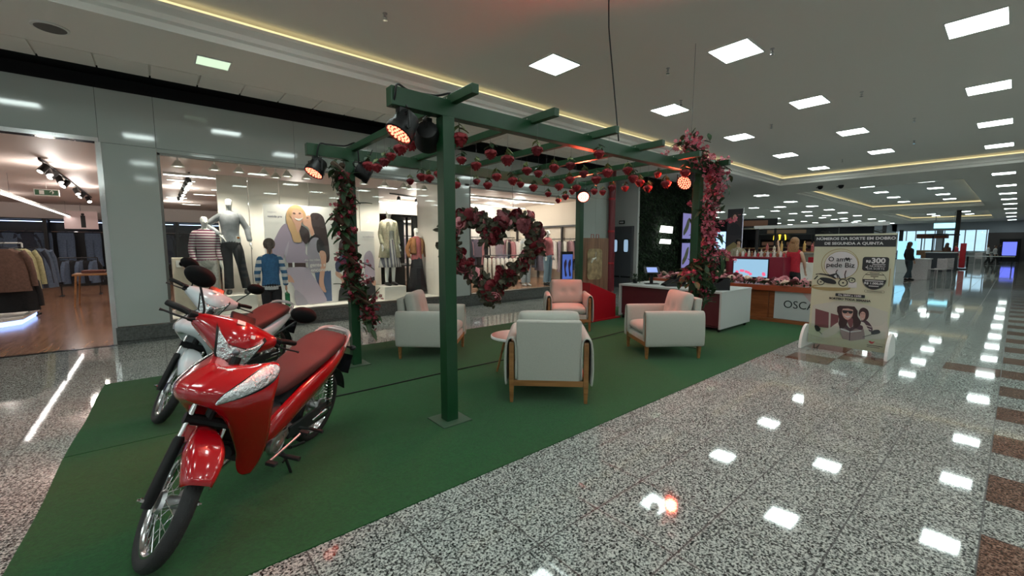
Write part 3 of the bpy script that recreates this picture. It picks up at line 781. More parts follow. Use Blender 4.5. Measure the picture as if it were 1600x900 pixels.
# ---- LED stage lights
M['ledred'] = emit('led_red', (1.0, 0.14, 0.08), 4.5)
M['ledhot'] = emit('led_hot', (1.0, 0.12, 0.08), 22)
M['lens'] = mat('led_lens', (0.25, 0.02, 0.015), 0.15)
M['lensoff'] = mat('led_lens_off', (0.03, 0.03, 0.035), 0.15)
def stage_light(lab, anchor, aim, drop=0.20, lit='ledred', r=0.105, energy=0, blend=0.6, size=1.0, up=0):
    t = thing('stage_light', lab, 'stage light', anchor)
    d = Vector(aim).normalized(); c = Vector((0, 0, -drop))
    q = d.to_track_quat('Z', 'Y').to_matrix()
    side = (q @ Vector((1, 0, 0))); side.z = 0
    if side.length < 1e-3: side = Vector((1, 0, 0))
    side.normalize()
    def P(v): return c + q @ Vector(v)
    body = MB()
    prof = [(0.035, -0.135), (0.075, -0.125), (0.088, -0.10), (0.092, -0.02), (r, 0.0), (r, 0.045), (r-0.012, 0.05), (r-0.014, 0.03)]
    body.ring_loft([[P((rr*cos(2*pi*k/28), rr*sin(2*pi*k/28), h)) for k in range(28)] for rr, h in prof], True, True)
    o = body.build('housing', 'black', t, smooth=True, angle=35)
    mb = MB(); lens = MB()
    rings = [(0, 1), (0.030, 6), (0.058, 12), (0.083, 17)]
    for rad, n in rings:
        for k in range(n):
            a = 2*pi*k/n; x, y = rad*cos(a), rad*sin(a)
            mb.ring_loft([[P((x+rr*cos(2*pi*j/8), y+rr*sin(2*pi*j/8), h)) for j in range(8)] for rr, h in ((0.0105, 0.030), (0.0105, 0.036), (0.006, 0.040))], True, True)
    mb.build('led_cluster', lit, o)
    yk = MB(); L = c + side*(r+0.012); Rr = c - side*(r+0.012)
    top = Vector((0, 0, -0.03))
    pts = [L, L+Vector((0, 0, 0.10)), top+side*(r*0.8), top, top-side*(r*0.8), Rr+Vector((0, 0, 0.10)), Rr]
    for s in (-0.008, 0.008):
        yk.tube([p + d.cross(side).normalized()*s*0 + Vector((0, 0, s)) for p in pts], 0.007, 6)
    yk.tube([L, L-side*0.03], 0.018, 8); yk.tube([Rr, Rr+side*0.03], 0.018, 8)
    yk.build('yoke', 'blackmetal', t, smooth=True)
    MB().box((0, 0, 0.0), (0.05, 0.07, 0.05)).build('clamp', 'blackmetal', t, bevel=0.004)
    cb = MB(); cb.tube(spline([tuple(c-d*0.12), tuple(c-d*0.16+Vector((0, 0, 0.05))), tuple(side*0.05+Vector((0.02, 0, 0.02))), (0.05, 0, 0.10), (0.08, 0, 0.16)], 6, False), 0.006, 6)
    cb.build('cable', 'black', t, smooth=True)
    if energy:
        ld = bpy.data.lights.new('stage_beam', 'SPOT'); ld.energy = energy; ld.color = (1.0, 0.09, 0.045); ld.spot_size = size; ld.spot_blend = blend; ld.shadow_soft_size = 0.08
        lo = bpy.data.objects.new('stage_beam', ld); COL.objects.link(lo); lo.location = Vector(anchor)+c+d*0.06
        lo.rotation_euler = d.to_track_quat('-Z', 'Y').to_euler()
    return t
stage_light('big black stage light with red LEDs on the near corner of the pergola', (1.42, 2.94, 2.42), (-0.62, -0.02, -0.95), 0.13, energy=82, size=0.98)
stage_light('black stage light with red LEDs above the white motorcycle', (1.42, 5.10, 2.42), (-0.62, -0.22, -1.0), 0.13, energy=72, size=0.98)
stage_light('black stage light turned away behind the near pergola post', (1.70, 3.06, 2.42), (0.5, 0.8, -0.35), 0.13, lit='lensoff')
stage_light('black stage light beside the flower-wrapped left post', (1.96, 5.00, 2.42), (0.9, -0.3, -0.5), 0.13, lit='lensoff')
stage_light('glaring red stage light on the far left pergola post', (5.82, 4.98, 2.42), (-0.62, -0.60, -0.48), 0.10, lit='ledhot', energy=130, size=2.4, blend=0.2)
stage_light('red stage light on the flower-wrapped far right post', (5.52, 2.94, 2.44), (-0.72, -0.02, -0.40), 0.13, lit='ledred', energy=50, size=2.9, blend=0.2)
def cable(pts, r, lab, m='black', name='cable', n=8):
    mb = MB(); mb.tube(spline(pts, n, False), r, 6); return tag(mb.build(name, m, smooth=True), lab, 'cable')
cable([(1.36, 2.94, 2.44), (1.35, 2.88, 2.5), (1.38, 2.9, 2.585), (1.5, 2.95, 2.58), (1.7, 2.93, 2.585), (1.84, 2.93, 2.63), (1.93, 2.90, 2.585)], 0.008, 'black power cable lying along the near pergola beam')
cable([(1.42, 5.04, 2.42), (1.45, 5.02, 2.56), (1.55, 5.08, 2.585), (1.75, 5.1, 2.60), (1.85, 5.0, 2.62), (1.88, 5.02, 2.4)], 0.009, 'black power cable looped round the left pergola beam')
cable([(3.89, 3.02, 4.12), (3.90, 3.02, 3.85), (3.905, 3.01, 3.7), (3.95, 2.96, 3.1), (3.99, 2.92, 2.60)], 0.008, 'long black cable hanging from the ceiling to the pergola')
cable([(5.62, 2.93, 4.1), (5.61, 2.93, 3.3), (5.60, 2.93, 2.58)], 0.003, 'thin wire from the ceiling to the flowery pergola corner', 'wire')

cable([(0.95, 4.10, 0.016), (1.6, 4.085, 0.014), (2.6, 4.09, 0.014), (3.6, 4.07, 0.014), (4.8, 4.10, 0.014), (6.7, 4.20, 0.014)], 0.006, 'thin black cable lying on the green carpet behind the near armchair')
# ================================================================== ROSES
M['rose'] = mat('red_rose_petals', (0.22, 0.003, 0.010), 0.6, noise=0.35, scale=40)
M['rosedark'] = mat('dark_rose_petals', (0.15, 0.004, 0.012), 0.65, noise=0.35, scale=40)
M['pink'] = mat('pink_petals', (0.80, 0.34, 0.38), 0.65, noise=0.25, scale=30)
M['cherry'] = mat('cerise_petals', (0.52, 0.055, 0.11), 0.6, noise=0.35, scale=40)
M['mauve'] = mat('mauve_petals', (0.17, 0.035, 0.045), 0.65, noise=0.35, scale=40)
M['blush'] = mat('blush_petals', (0.86, 0.64, 0.54), 0.65, noise=0.2, scale=30)
def petals(mb, c, r, R=None, layers=((0.35, 3, 0.15), (0.62, 5, 0.5), (0.95, 6, 0.95)), depth=1.0):
    """rose head opening along +Z of R, radius r."""
    R = R or Matrix.Identity(3); c = Vector(c)
    for li, (rad, n, open_) in enumerate(layers):
        for k in range(n):
            a0 = 2*pi*k/n + li*0.7; rows = []
            for i in range(4):
                t = i/3; zz = r*depth*(-0.75 + (1.5-0.22*li)*t - 0.30*open_*t*t)
                rr = r*rad*(0.30 + 0.78*sin(0.10+t**0.55*pi*0.62) + 0.22*open_*t*t + (0.10 if t == 1 else 0))
                w = (0.35+0.75*sin(pi*min(t*0.8+0.12, 1)))*2*pi/n*0.62
                rows.append([c + R @ Vector((rr*cos(a0+w*s), rr*sin(a0+w*s), zz - 0.10*r*abs(s)*t)) for s in (-1, -0.4, 0.4, 1)])
            mb.grid(rows)
    mb.sphere(c, r*0.42, 8, 5, (1, 1, 1.2), R)
def leafquad(mb, p, d, n_, L, w, curl=0.25):
    d = Vector(d).normalized(); s = d.cross(Vector(n_)); s = s.normalized() if s.length > 1e-4 else Vector((1, 0, 0)); u = s.cross(d)
    p = Vector(p); rows = []
    for t, ww in ((0, 0.12), (0.35, 1.0), (0.7, 0.75), (1, 0.05)):
        q = p + d*L*t - u*curl*L*t*t
        rows.append([q - s*w*ww + u*w*0.25, q, q + s*w*ww + u*w*0.25])
    mb.grid(rows)
def rose_mesh(seed):
    r = random.Random(seed)
    h = MB(); petals(h, (0, 0, -0.05), 0.62, Matrix.Rotation(pi, 3, 'X'), ((0.40, 3, 0.0), (0.62, 4, 0.05), (0.80, 5, 0.12), (0.94, 6, 0.30)), 1.15); h.sphere((0, 0, 0.0), 0.40, 10, 7, (1, 1, 1.25))
    g = MB(); g.tube([(0, 0, 0.45), (0.02, 0.01, 0.8), (0.0, 0.0, 1.25)], 0.03, 6)
    for k in range(5): leafquad(g, (0, 0, 0.36), (cos(k*1.26), sin(k*1.26), -0.5), (0, 0, 1), 0.36, 0.10)
    for k in range(4):
        a = r.uniform(0, 6.28); leafquad(g, (0, 0, 0.8+0.10*k), (cos(a), sin(a), r.uniform(-0.9, -0.1)), (0, 0, 1), 0.80, 0.26)
    return h, g
roses = [(1.90, 2.91, 2.29, 0.105), (1.84, 4.63, 2.32, 0.098), (1.84, 4.41, 2.27, 0.088), (1.84, 4.21, 2.3, 0.085), (1.84, 4.05, 2.33, 0.076), (1.84, 3.84, 2.36, 0.1), (1.84, 3.61, 2.36, 0.093), (1.84, 3.5, 2.43, 0.092), (1.84, 3.33, 2.37, 0.066), (2.68, 3.53, 2.38, 0.098), (2.68, 3.26, 2.28, 0.1), (2.68, 4.07, 2.4, 0.086), (2.68, 3.79, 2.3, 0.089), (2.68, 5.32, 2.31, 0.078), (2.68, 5.0, 2.33, 0.099), (2.68, 4.8, 2.29, 0.096), (2.68, 4.58, 2.31, 0.085), (2.68, 4.17, 2.14, 0.072), (3.53, 4.98, 2.35, 0.081), (3.53, 4.72, 2.27, 0.096), (3.53, 4.52, 2.36, 0.1), (3.53, 4.19, 2.27, 0.098), (3.53, 4.04, 2.21, 0.072), (2.68, 2.84, 2.3, 0.081), (3.53, 2.82, 2.38, 0.084), (3.53, 3.92, 2.36, 0.094), (3.53, 3.72, 2.3, 0.083), (3.53, 3.46, 2.33, 0.087), (3.53, 3.21, 2.32, 0.084), (4.37, 4.71, 2.31, 0.1), (3.53, 3.59, 2.2, 0.07), (4.37, 4.18, 2.27, 0.098), (5.22, 5.25, 2.33, 0.087), (5.22, 4.85, 2.25, 0.09), (5.22, 5.01, 2.2, 0.075), (4.37, 3.98, 2.34, 0.095), (4.37, 3.86, 2.22, 0.09), (5.22, 4.7, 2.32, 0.084), (3.53, 3.02, 2.21, 0.075), (4.37, 3.53, 2.29, 0.1), (3.53, 2.71, 2.18, 0.084), (5.22, 4.25, 2.28, 0.088), (5.22, 4.09, 2.25, 0.08), (5.22, 3.92, 2.3, 0.09), (5.22, 3.69, 2.27, 0.083), (4.37, 3.06, 2.34, 0.091), (4.37, 2.98, 2.24, 0.091), (5.22, 3.45, 2.32, 0.1), (5.22, 3.32, 2.23, 0.096), (5.22, 3.18, 2.4, 0.077), (5.22, 3.05, 2.26, 0.1), (5.22, 2.79, 2.37, 0.098)]
protos = []
for k in range(3):
    t = thing('hanging_rose', '-', 'rose')
    h, g = rose_mesh(k)
    h.build('rose_head', ['rose', 'rose', 'rosedark'][k], t, smooth=True, solid=0.02)
    g.build('stem_and_leaves', ['leaflight', 'leaf', 'leaflight'][k], t, solid=0.008)
    MB().tube([(0, 0, 1.2), (0, 0, 2.0)], 0.012, 5).build('wire', 'wire', t)
    protos.append(t)
used = set()
for i, (x, y, z, s) in enumerate(roses):
    k = [0, 1, 0, 2, 1][i % 5]
    if k in used: t = dup(protos[k])
    else: t = protos[k]; used.add(k)
    t.location = (x, y, z); t.rotation_euler = (RND.uniform(-.15, .15), RND.uniform(-.15, .15), RND.uniform(0, 6.28)); s *= 1.0; t.scale = (s, s, s)
    grp = ['near', 'second', 'third', 'fourth', 'fifth', 'far'][min(range(6), key=lambda q: abs(RX[q]-x))]
    t['label'] = 'red artificial rose hanging upside down under the %s rafter of the green pergola' % {'near': 'nearest', 'far': 'farthest'}.get(grp, grp)
    t['group'] = 'roses under the %s rafter' % grp
    w = [c for c in bpy.data.objects if c.parent == t and c.name.startswith('wire')][0]
    top = (2.55 - z)/s
    t.rotation_euler[0] *= 0.3; t.rotation_euler[1] *= 0.3
    w.data = w.data.copy(); 
    for v in w.data.vertices:
        if v.co.z > 1.5: v.co.z = max(top, 1.25)

# ================================================================== FLOWER GARLANDS
def blossom(mb, c, r, n_):
    q = Vector(n_).normalized().to_track_quat('Z', 'Y').to_matrix(); c = Vector(c)
    for k in range(5):
        a = 2*pi*k/5
        def P(rr, aa, z): return c + q @ Vector((rr*cos(aa), rr*sin(aa), z))
        mb._f([mb.v(P(0, 0, 0)), mb.v(P(r*0.75, a-0.5, r*0.25)), mb.v(P(r, a, r*0.35)), mb.v(P(r*0.75, a+0.5, r*0.25))])
def garland(lab, path, nb, nl, spread, seed, cols=('cherry', 'rose'), vr=0.022, leafL=0.09, twist=3, loc=(0, 0, 0), sprays=8):
    r = random.Random(seed); t = thing('flower_garland', lab, 'flower garland', loc)
    pts = [Vector(p) for p in spline(path, 10, False)]
    for j in range(2):
        mb = MB(); vp = [p + Vector((cos(i*0.35+j*pi), sin(i*0.35+j*pi), 0))*0.05 for i, p in enumerate(pts)]
        mb.tube(vp, [vr*(1-0.4*i/len(vp)) for i in range(len(vp))], 7); mb.build('vine', 'vine', t, smooth=True)
    bl = [MB(), MB()]; lf = MB(); tw = MB()
    centres = []
    for s in range(sprays):
        p = pts[int(r.random()*(len(pts)-1))]; a = r.uniform(0, 6.28)
        e = p + Vector((cos(a), sin(a), r.uniform(-0.5, 0.5)))*spread*r.uniform(1.0, 1.7)
        tw.tube([p, (p+e)/2+Vector((0, 0, 0.03)), e], [0.004, 0.003, 0.002], 4); centres += [(p*(1-q)+e*q) for q in (0.4, 0.55, 0.7, 0.85, 1.0)]
    tw.build('twigs', 'vine', t)['kind'] = 'stuff'
    for k in range(nb):
        if k % 6 == 0 and centres: p = r.choice(centres) + Vector([r.gauss(0, 0.022) for _ in range(3)])
        else:
            p = pts[int(r.random()*(len(pts)-1))]; clump = 0.5+0.5*sin(p.z*9+seed)
            if r.random() > 0.35+0.65*clump: continue
            d = Vector([r.gauss(0, 1) for _ in range(3)]).normalized(); p = p + d*spread*r.uniform(0.25, 0.85)
        blossom(bl[0 if r.random() < 0.7 else 1], p, r.uniform(0.018, 0.032), [r.gauss(0, 1) for _ in range(3)])
    for k in range(nl):
        p = pts[int(r.random()*(len(pts)-1))] + Vector([r.gauss(0, spread*0.4) for _ in range(3)])
        leafquad(lf, p, [r.gauss(0, 1), r.gauss(0, 1), r.gauss(-0.5, 0.7)], (0, 0, 1), leafL*r.uniform(0.6, 1.3), leafL*0.24)
    for b, c in zip(bl, cols): b.build('blossoms', c, t, solid=0.0)['kind'] = 'stuff'
    lf.build('leaves', 'leaf', t)['kind'] = 'stuff'
    return t
M['cherrylight'] = mat('light_pink_blossom', (0.62, 0.16, 0.22), 0.6, noise=0.3, scale=40)
garland('dark red blossom garland twisting down the left pergola post', [(1.62, 4.96, 2.36), (1.66, 4.94, 2.15), (1.72, 4.98, 1.95), (1.62, 4.96, 1.75), (1.70, 4.98, 1.5), (1.74, 4.98, 1.25), (1.72, 5.0, 1.05), (1.80, 4.96, 0.9), (1.92, 4.98, 0.7), (1.95, 5.0, 0.5)], 950, 190, 0.13, 3, ('rosedark', 'cherry'), leafL=0.15, vr=0.034, sprays=18)
garland('pink and red blossom garland piled round the far right pergola post', [(5.35, 2.86, 2.78), (5.6, 2.86, 2.68), (5.95, 2.84, 2.55), (6.15, 2.82, 2.38), (6.08, 2.84, 2.1), (5.95, 2.84, 1.85), (6.05, 2.84, 1.6), (6.1, 2.84, 1.35), (6.02, 2.86, 1.15), (5.95, 2.86, 1.0)], 2600, 260, 0.22, 5, ('cherrylight', 'cherry'), leafL=0.15, sprays=18)
garland('thick vine with large leaves at the foot of the right garland', [(5.6, 2.84, 1.02), (5.7, 2.84, 1.1), (5.9, 2.82, 1.16), (6.08, 2.84, 1.05), (5.95, 2.86, 0.9), (5.9, 2.86, 0.72)], 420, 230, 0.18, 9, ('cherry', 'rose'), leafL=0.16, vr=0.03, sprays=3)

# ================================================================== HEART WREATH
hw = thing('heart_wreath', 'heart-shaped wreath of burgundy and pink flowers hanging over the armchairs', 'wreath', (3.55, 4.66, 1.36), radians(49.98-90+2))
def heart(a):
    return Vector((16*sin(a)**3, 0, 13*cos(a)-5*cos(2*a)-2*cos(3*a)-cos(4*a)))*0.0375 + Vector((0, 0, 0.02))
HP = [heart(2*pi*k/72) for k in range(73)]
MB().tube(HP, 0.02, 8).build('frame', 'vine', hw, smooth=True)
lf = MB(); r = random.Random(4)
for k in range(1700):
    p = heart(r.uniform(0, 2*pi)) + Vector([r.gauss(0, 0.05) for _ in range(3)])
    leafquad(lf, p, [r.gauss(0, 1) for _ in range(3)], (0, -1, 0.2), 0.10, 0.030)
lf.build('leaves', mat('dull_green_leaf', (0.05, 0.05, 0.028), 0.7, noise=0.5, scale=12), hw)['kind'] = 'stuff'
fl = []
for k, c in enumerate(('rosedark', 'mauve', 'pink', 'rosedark')):
    mb = MB(); petals(mb, (0, 0, 0), 1.0, None, ((0.35, 4, 0.3), (0.7, 6, 0.8), (1.05, 7, 1.2)), 0.8)
    o = mb.build('flower', c, hw, smooth=True, solid=0.05); fl.append(o)
n = 98
for i in range(n):
    a = 2*pi*(i+0.5)/n; a += 0.25*sin(2*a)*0.3
    k = (i*7 + (i//5)) % 4 if r.random() < 0.42 else (0 if 25 < i < 70 else 1)
    if 60 < i < 80 and r.random() < .3: k = 2
    o = fl[k] if i < 4 else fl[k].copy()
    if i < 4: o = fl[i]
    else: COL.objects.link(o); o.parent = hw
    s = r.uniform(0.048, 0.082)
    p = heart(a) + Vector((r.gauss(0, 0.045), r.gauss(-0.02, 0.045), r.gauss(0, 0.045)))
    o.location = p; o.scale = (s, s, s); o.rotation_euler = (radians(90)+r.gauss(0, .5), r.gauss(0, .4), r.uniform(0, 6))
fs = MB(); r2 = random.Random(21)
for i in range(90):
    a = r2.uniform(0, 2*pi); p = heart(a) + Vector((r2.gauss(0, .055), r2.gauss(-.01, .05), r2.gauss(0, .055))); q = Euler((r2.gauss(1.57, .6), r2.gauss(0, .6), 0)).to_matrix()
    petals(fs, p, r2.uniform(.035, .055), q, ((0.4, 3, 0.3), (0.9, 6, 1.0)), 0.8)
fs.build('small_flowers', 'rosedark', hw, smooth=True)['kind'] = 'stuff'
mb = MB()
for s in (-0.3, 0.3): mb.tube([(s, 0, 0.44), (s*0.9, 0, 1.19)], 0.003, 5)
mb.build('hanging_wire', 'wire', hw)
# ================================================================== ARMCHAIRS
M['seam'] = mat('seam_thread', (0.5, 0.49, 0.45), 0.9)
def armchair(label, loc, rz):
    """local: faces +Y, width along X."""
    t = thing('armchair', label, 'armchair', loc, rz)
    W2, D2 = 0.385, 0.38
    for sx in (-1, 1):
        for sy in (-1, 1):
            x, y = sx*(W2-0.045), sy*(D2-0.035)
            mb = MB(); top = 0.56 if True else 0.3
            mb.ring_loft([[(x+a*h, y+b*h, z) for a, b in ((-1, -1), (1, -1), (1, 1), (-1, 1))] for z, h in ((0.0, 0.015), (0.17, 0.0225), (top, 0.0225), (top+0.012, 0.018))])
            mb.build('leg', 'oak', t, bevel=0.003)
    for sy in (-1, 1):
        MB().box((0, sy*(D2-0.035), 0.185), (2*W2-0.13, 0.03, 0.055)).build('rail', 'oak', t, bevel=0.003)
    for sx in (-1, 1):
        MB().box((sx*(W2-0.045), 0, 0.185), (0.03, 2*D2-0.11, 0.045)).build('rail', 'oak', t, bevel=0.003)
    # upholstered arm shell folded over the wooden uprights
    for sx in (-1, 1):
        prof = [(0.300, 0.20), (0.298, 0.36), (0.298, 0.50), (0.303, 0.57), (0.318, 0.605), (0.345, 0.615), (0.372, 0.600), (0.390, 0.56), (0.398, 0.46), (0.402, 0.33), (0.396, 0.20), (0.388, 0.165)]
        rows = []
        ny = 10
        for j in range(ny+1):
            y = -D2-0.01 + (2*D2+0.02)*j/ny; row = []
            e = abs(2*j/ny-1)
            for (x, z) in prof:
                q = 0
                if x > 0.38 and 0.25 < z < 0.5:
                    for by in (-0.13, 0.13): q -= 0.008*math.exp(-((y-by)/0.045)**2-((z-0.38)/0.05)**2)
                row.append((sx*(x+q), y, z + 0.0*e))
            rows.append(row)
        a = MB().grid(rows).build('arm_upholstery', 'fabric', t, solid=0.022, sub=1)
        b = MB()
        for by in (-0.13, 0.13): b.sphere((sx*0.403, by, 0.375), 0.011, 10, 6, (0.4, 1, 1))
        b.build('button', 'fabric', a, smooth=True)
    def pillow(name, c, d, R, tufts, puff=0.03, m='fabric', edge=0.03, bn=(1,)):
        nx, ny = 14, 12; mb = MB()
        for side in (-1, 1):
            rows = []
            for i in range(nx+1):
                u = -1+2*i/nx; row = []
                for j in range(ny+1):
                    v = -1+2*j/ny
                    f = (1-abs(u)**5)*(1-abs(v)**5)
                    w = d[1]/2*(0.55+0.45*f**0.5) + puff*(1-u*u)*(1-v*v)
                    if side == 1:
                        for (tu, tv) in tufts: w -= 0.032*math.exp(-((u-tu)*d[0]/2/0.05)**2-((v-tv)*d[2]/2/0.05)**2)
                    sh = 1-0.05*(abs(u)**6*abs(v)**6)
                    row.append(Vector(c)+R @ Vector((u*d[0]/2*sh, side*w, v*d[2]/2*sh)))
                rows.append(row)
            mb.grid(rows)
            if side == -1: first_rows = rows
        # close the rim
        def rim(a, b): mb.grid([a, b])
        rim(first_rows[0], rows[0]); rim(first_rows[-1], rows[-1])
        rim([q[0] for q in first_rows], [q[0] for q in rows]); rim([q[-1] for q in first_rows], [q[-1] for q in rows])
        bmesh.ops.remove_doubles(mb.bm, verts=mb.bm.verts[:], dist=0.0005)
        o = mb.build(name, m, t, sub=1)
        if tufts:
            for (tu, tv) in tufts:
                w = d[1]/2+puff*(1-tu*tu)*(1-tv*tv)-0.026
                p = Vector(c)+R @ Vector((tu*d[0]/2, w, tv*d[2]/2))
                MB().sphere(p, 0.012, 10, 6, (1, 0.5, 1), R).build('button', m, o, smooth=True)
        return o
    I3 = Matrix.Identity(3)
    tilt = Matrix.Rotation(radians(-9), 3, 'X').inverted()
    tilt = Matrix.Rotation(radians(9), 3, 'X')
    # seat base + cushion
    MB().box((0, 0.02, 0.245), (0.585, 0.68, 0.085)).build('seat_base', 'fabric', t, bevel=0.015, bseg=3)
    Rs = Matrix.Rotation(radians(90), 3, 'X')
    pillow('seat_cushion', (0, 0.075, 0.355), (0.585, 0.14, 0.60), Rs, [], 0.012)
    # hard back panel, upright, seen from behind with piping
    mb = MB(); mb.box((0, -0.335, 0.485), (0.59, 0.085, 0.575), R=Matrix.Rotation(radians(4), 3, 'X')); bp = mb.build('back_panel', 'fabric', t, bevel=0.022, bseg=4, smooth=True, angle=50)
    MB().tube([(-0.275, -0.395, 0.76), (0.275, -0.395, 0.76)], 0.004, 6).build('piping', 'seam', bp)
    pillow('back_cushion', (0, -0.205, 0.625), (0.575, 0.15, 0.44), Matrix.Rotation(radians(12), 3, 'X'), [(-0.3, -0.05), (0.3, -0.05)], 0.03)
    return t
armchair('grey-beige armchair with its back to the walkway, oak back legs showing', (2.93, 2.93, 0.006), radians(46-90))
armchair('armchair behind the near green post, side turned to the motorcycles', (2.80, 5.0, 0.006), radians(-43-90))
armchair('armchair in front of the white desk, facing the coffee table', (5.20, 3.02, 0.006), radians(144-90))
armchair('armchair facing the camera, lit pink by the stage light', (5.50, 5.03, 0.006), radians(228-90))
# small care tag of the near chair
# ---- coffee table
t = thing('coffee_table', 'low round coffee table half hidden behind the near armchair', 'table', (3.10, 3.62, 0.006))
MB().lathe([(0.285, 0.40), (0.29, 0.405), (0.29, 0.425), (0.285, 0.43)], seg=48).build('rim', 'white', t, smooth=True, angle=30)
MB().lathe([(0.278, 0.4295), (0.278, 0.4325), (0.0001, 0.4325)], seg=48).build('tabletop', mat('rosy_wood_top', (0.32, 0.14, 0.11), 0.35), t)
for k in range(3):
    a = k*2.094+0.4; MB().tube([(0.12*cos(a), 0.12*sin(a), 0.40), (0.22*cos(a), 0.22*sin(a), 0.0)], [0.016, 0.011], 10).build('leg', 'oak', t)

# ================================================================== DESK
t = thing('reception_desk', 'long white desk with a maroon inner face beside the kiosk', 'desk', (7.05, 3.05, 0.006))
M['maroon'] = mat('maroon_panel', (0.10, 0.012, 0.018), 0.5)
MB().b2((0, 0, 0.655), (1.22, 2.02, 0.69)).build('desktop', 'lightgrey', t, bevel=0.004)
MB().b2((0.0, 0.005, 0.06), (1.21, 0.035, 0.655)).build('side_panel', 'lightgrey', t, bevel=0.002)
MB().b2((0.0, 1.985, 0.06), (1.21, 2.015, 0.655)).build('side_panel', 'lightgrey', t, bevel=0.002)
MB().b2((0.06, 0.035, 0.10), (0.09, 1.985, 0.655)).build('inner_panel', 'maroon', t)
MB().b2((0.09, 0.035, 0.06), (1.2, 1.985, 0.09)).build('bottom_shelf', 'maroon', t)
for x in (0.08, 1.12):
    for y in (0.06, 1.95):
        MB().lathe([(0.028, -0.01), (0.028, 0.01)], (x, y, 0.030), 14, 'X').build('caster', 'black', t)
# tablet on a stand, flower boxes, plant
t = thing('tablet_stand', 'black tablet on a stand at the left of the white desk', 'tablet', (7.50, 4.62, 0.697), radians(-45))
MB().box((0, 0, 0.006), (0.26, 0.2, 0.012)).build('base', 'black', t, bevel=0.003)
MB().box((0, 0.02, 0.12), (0.06, 0.03, 0.22)).build('column', 'black', t, bevel=0.003)
R = Matrix.Rotation(radians(-52), 3, 'X').inverted()
mb = MB(); mb.box((0, -0.0, 0.27), (0.30, 0.022, 0.2), R=Matrix.Rotation(radians(-50), 3, 'X')); tb = mb.build('tablet', 'black', t, bevel=0.006)
mb = MB(); mb.mx = Matrix.Translation((0, 0, 0.27)) @ Matrix.Rotation(radians(-50), 4, 'X'); mb.box((0.0, -0.0125, 0), (0.20, 0.003, 0.14)); mb.build('screen', emit('tablet_screen', (0.25, 0.35, 0.75), 0.8), tb)
def peony_proto(c):
    t = thing('pink_peony', '-', 'flower'); mb = MB(); petals(mb, (0, 0, 0), 1.0, None, ((0.35, 4, 0.3), (0.7, 6, 0.9), (1.1, 8, 1.3)), 0.8)
    mb.build('petals', c, t, smooth=True, solid=0.04)
    g = MB()
    for k in range(4): leafquad(g, (0, 0, -0.5), (cos(k*1.6), sin(k*1.6), -0.1), (0, 0, 1), 1.5, 0.35)
    g.build('leaves', 'leaf', t); return t
PE = {c: peony_proto(c) for c in ('pink', 'blush', 'mauve')}; pe_used = set()
def peony(c, loc, s, lab, grp):
    if c in pe_used: t = dup(PE[c])
    else: t = PE[c]; pe_used.add(c)
    t.location = loc; t.scale = (s, s, s); t.rotation_euler = (RND.gauss(0, .5), RND.gauss(-.3, .5), RND.uniform(0, 6)); t['label'] = lab; t['group'] = grp
    t.name = {'pink': 'pink_peony', 'blush': 'blush_peony', 'mauve': 'mauve_peony'}[c]
for k, (x, y, rz, lab) in enumerate(((7.42, 4.12, radians(-40), 'black slanted box beside the tablet, seen from its closed side'), (7.34, 3.30, radians(-40), 'black slanted box of pink peonies at the right of the desk'))):
    t = thing('flower_box', lab, 'flower box', (x, y, 0.697), rz)
    side = [(-0.19, 0), (0.19, 0), (0.19, 0.20), (0.10, 0.20), (-0.17, 0.03)]
    for s in (-1, 1):
        mb = MB(); mb.prism(side, 0.012, Matrix(((1,0,0,0),(0,0,-1,s*0.13+0.006),(0,1,0,0),(0,0,0,1)))); mb.build('side_panel', 'blackgloss', t)
    MB().b2((-0.19, -0.13, 0), (0.19, 0.13, 0.012)).build('bottom', 'blackgloss', t); MB().b2((0.178, -0.13, 0), (0.19, 0.13, 0.2)).build('back_panel', 'blackgloss', t)
    a = [(-0.17, -0.13, 0.03), (-0.17, 0.13, 0.03)]; b = [(0.0, -0.13, 0.12), (0.0, 0.13, 0.12)]
    MB().grid([a, b]).build('lid', 'blackgloss', t, solid=0.008)
for k in range(9):
    peony(['pink', 'blush', 'pink'][k % 3], (7.36+0.05*(k % 3)-0.02, 3.30-0.10+0.055*(k//3)*1.3+0.02*(k % 2), 0.93+0.03*((k*5) % 3)), 0.055, 'artificial peony crammed in the black box at the right of the desk', 'peonies in the desk box')
t = thing('potted_plant', 'small trailing green plant at the far left end of the desk', 'plant', (7.40, 4.93, 0.697))
MB().lathe([(0.04, 0), (0.055, 0.08), (0.05, 0.08)], seg=16).build('pot', 'black', t, smooth=True)
lf = MB(); r = random.Random(8)
for k in range(70):
    d = Vector((r.gauss(0, 1), r.gauss(0, 1), r.gauss(0.3, 0.8))).normalized(); leafquad(lf, Vector((0, 0, 0.1))+d*r.uniform(0.02, 0.12), d, (0, 0, 1), 0.06, 0.018)
lf.build('foliage', 'leaf', t)['kind'] = 'stuff'

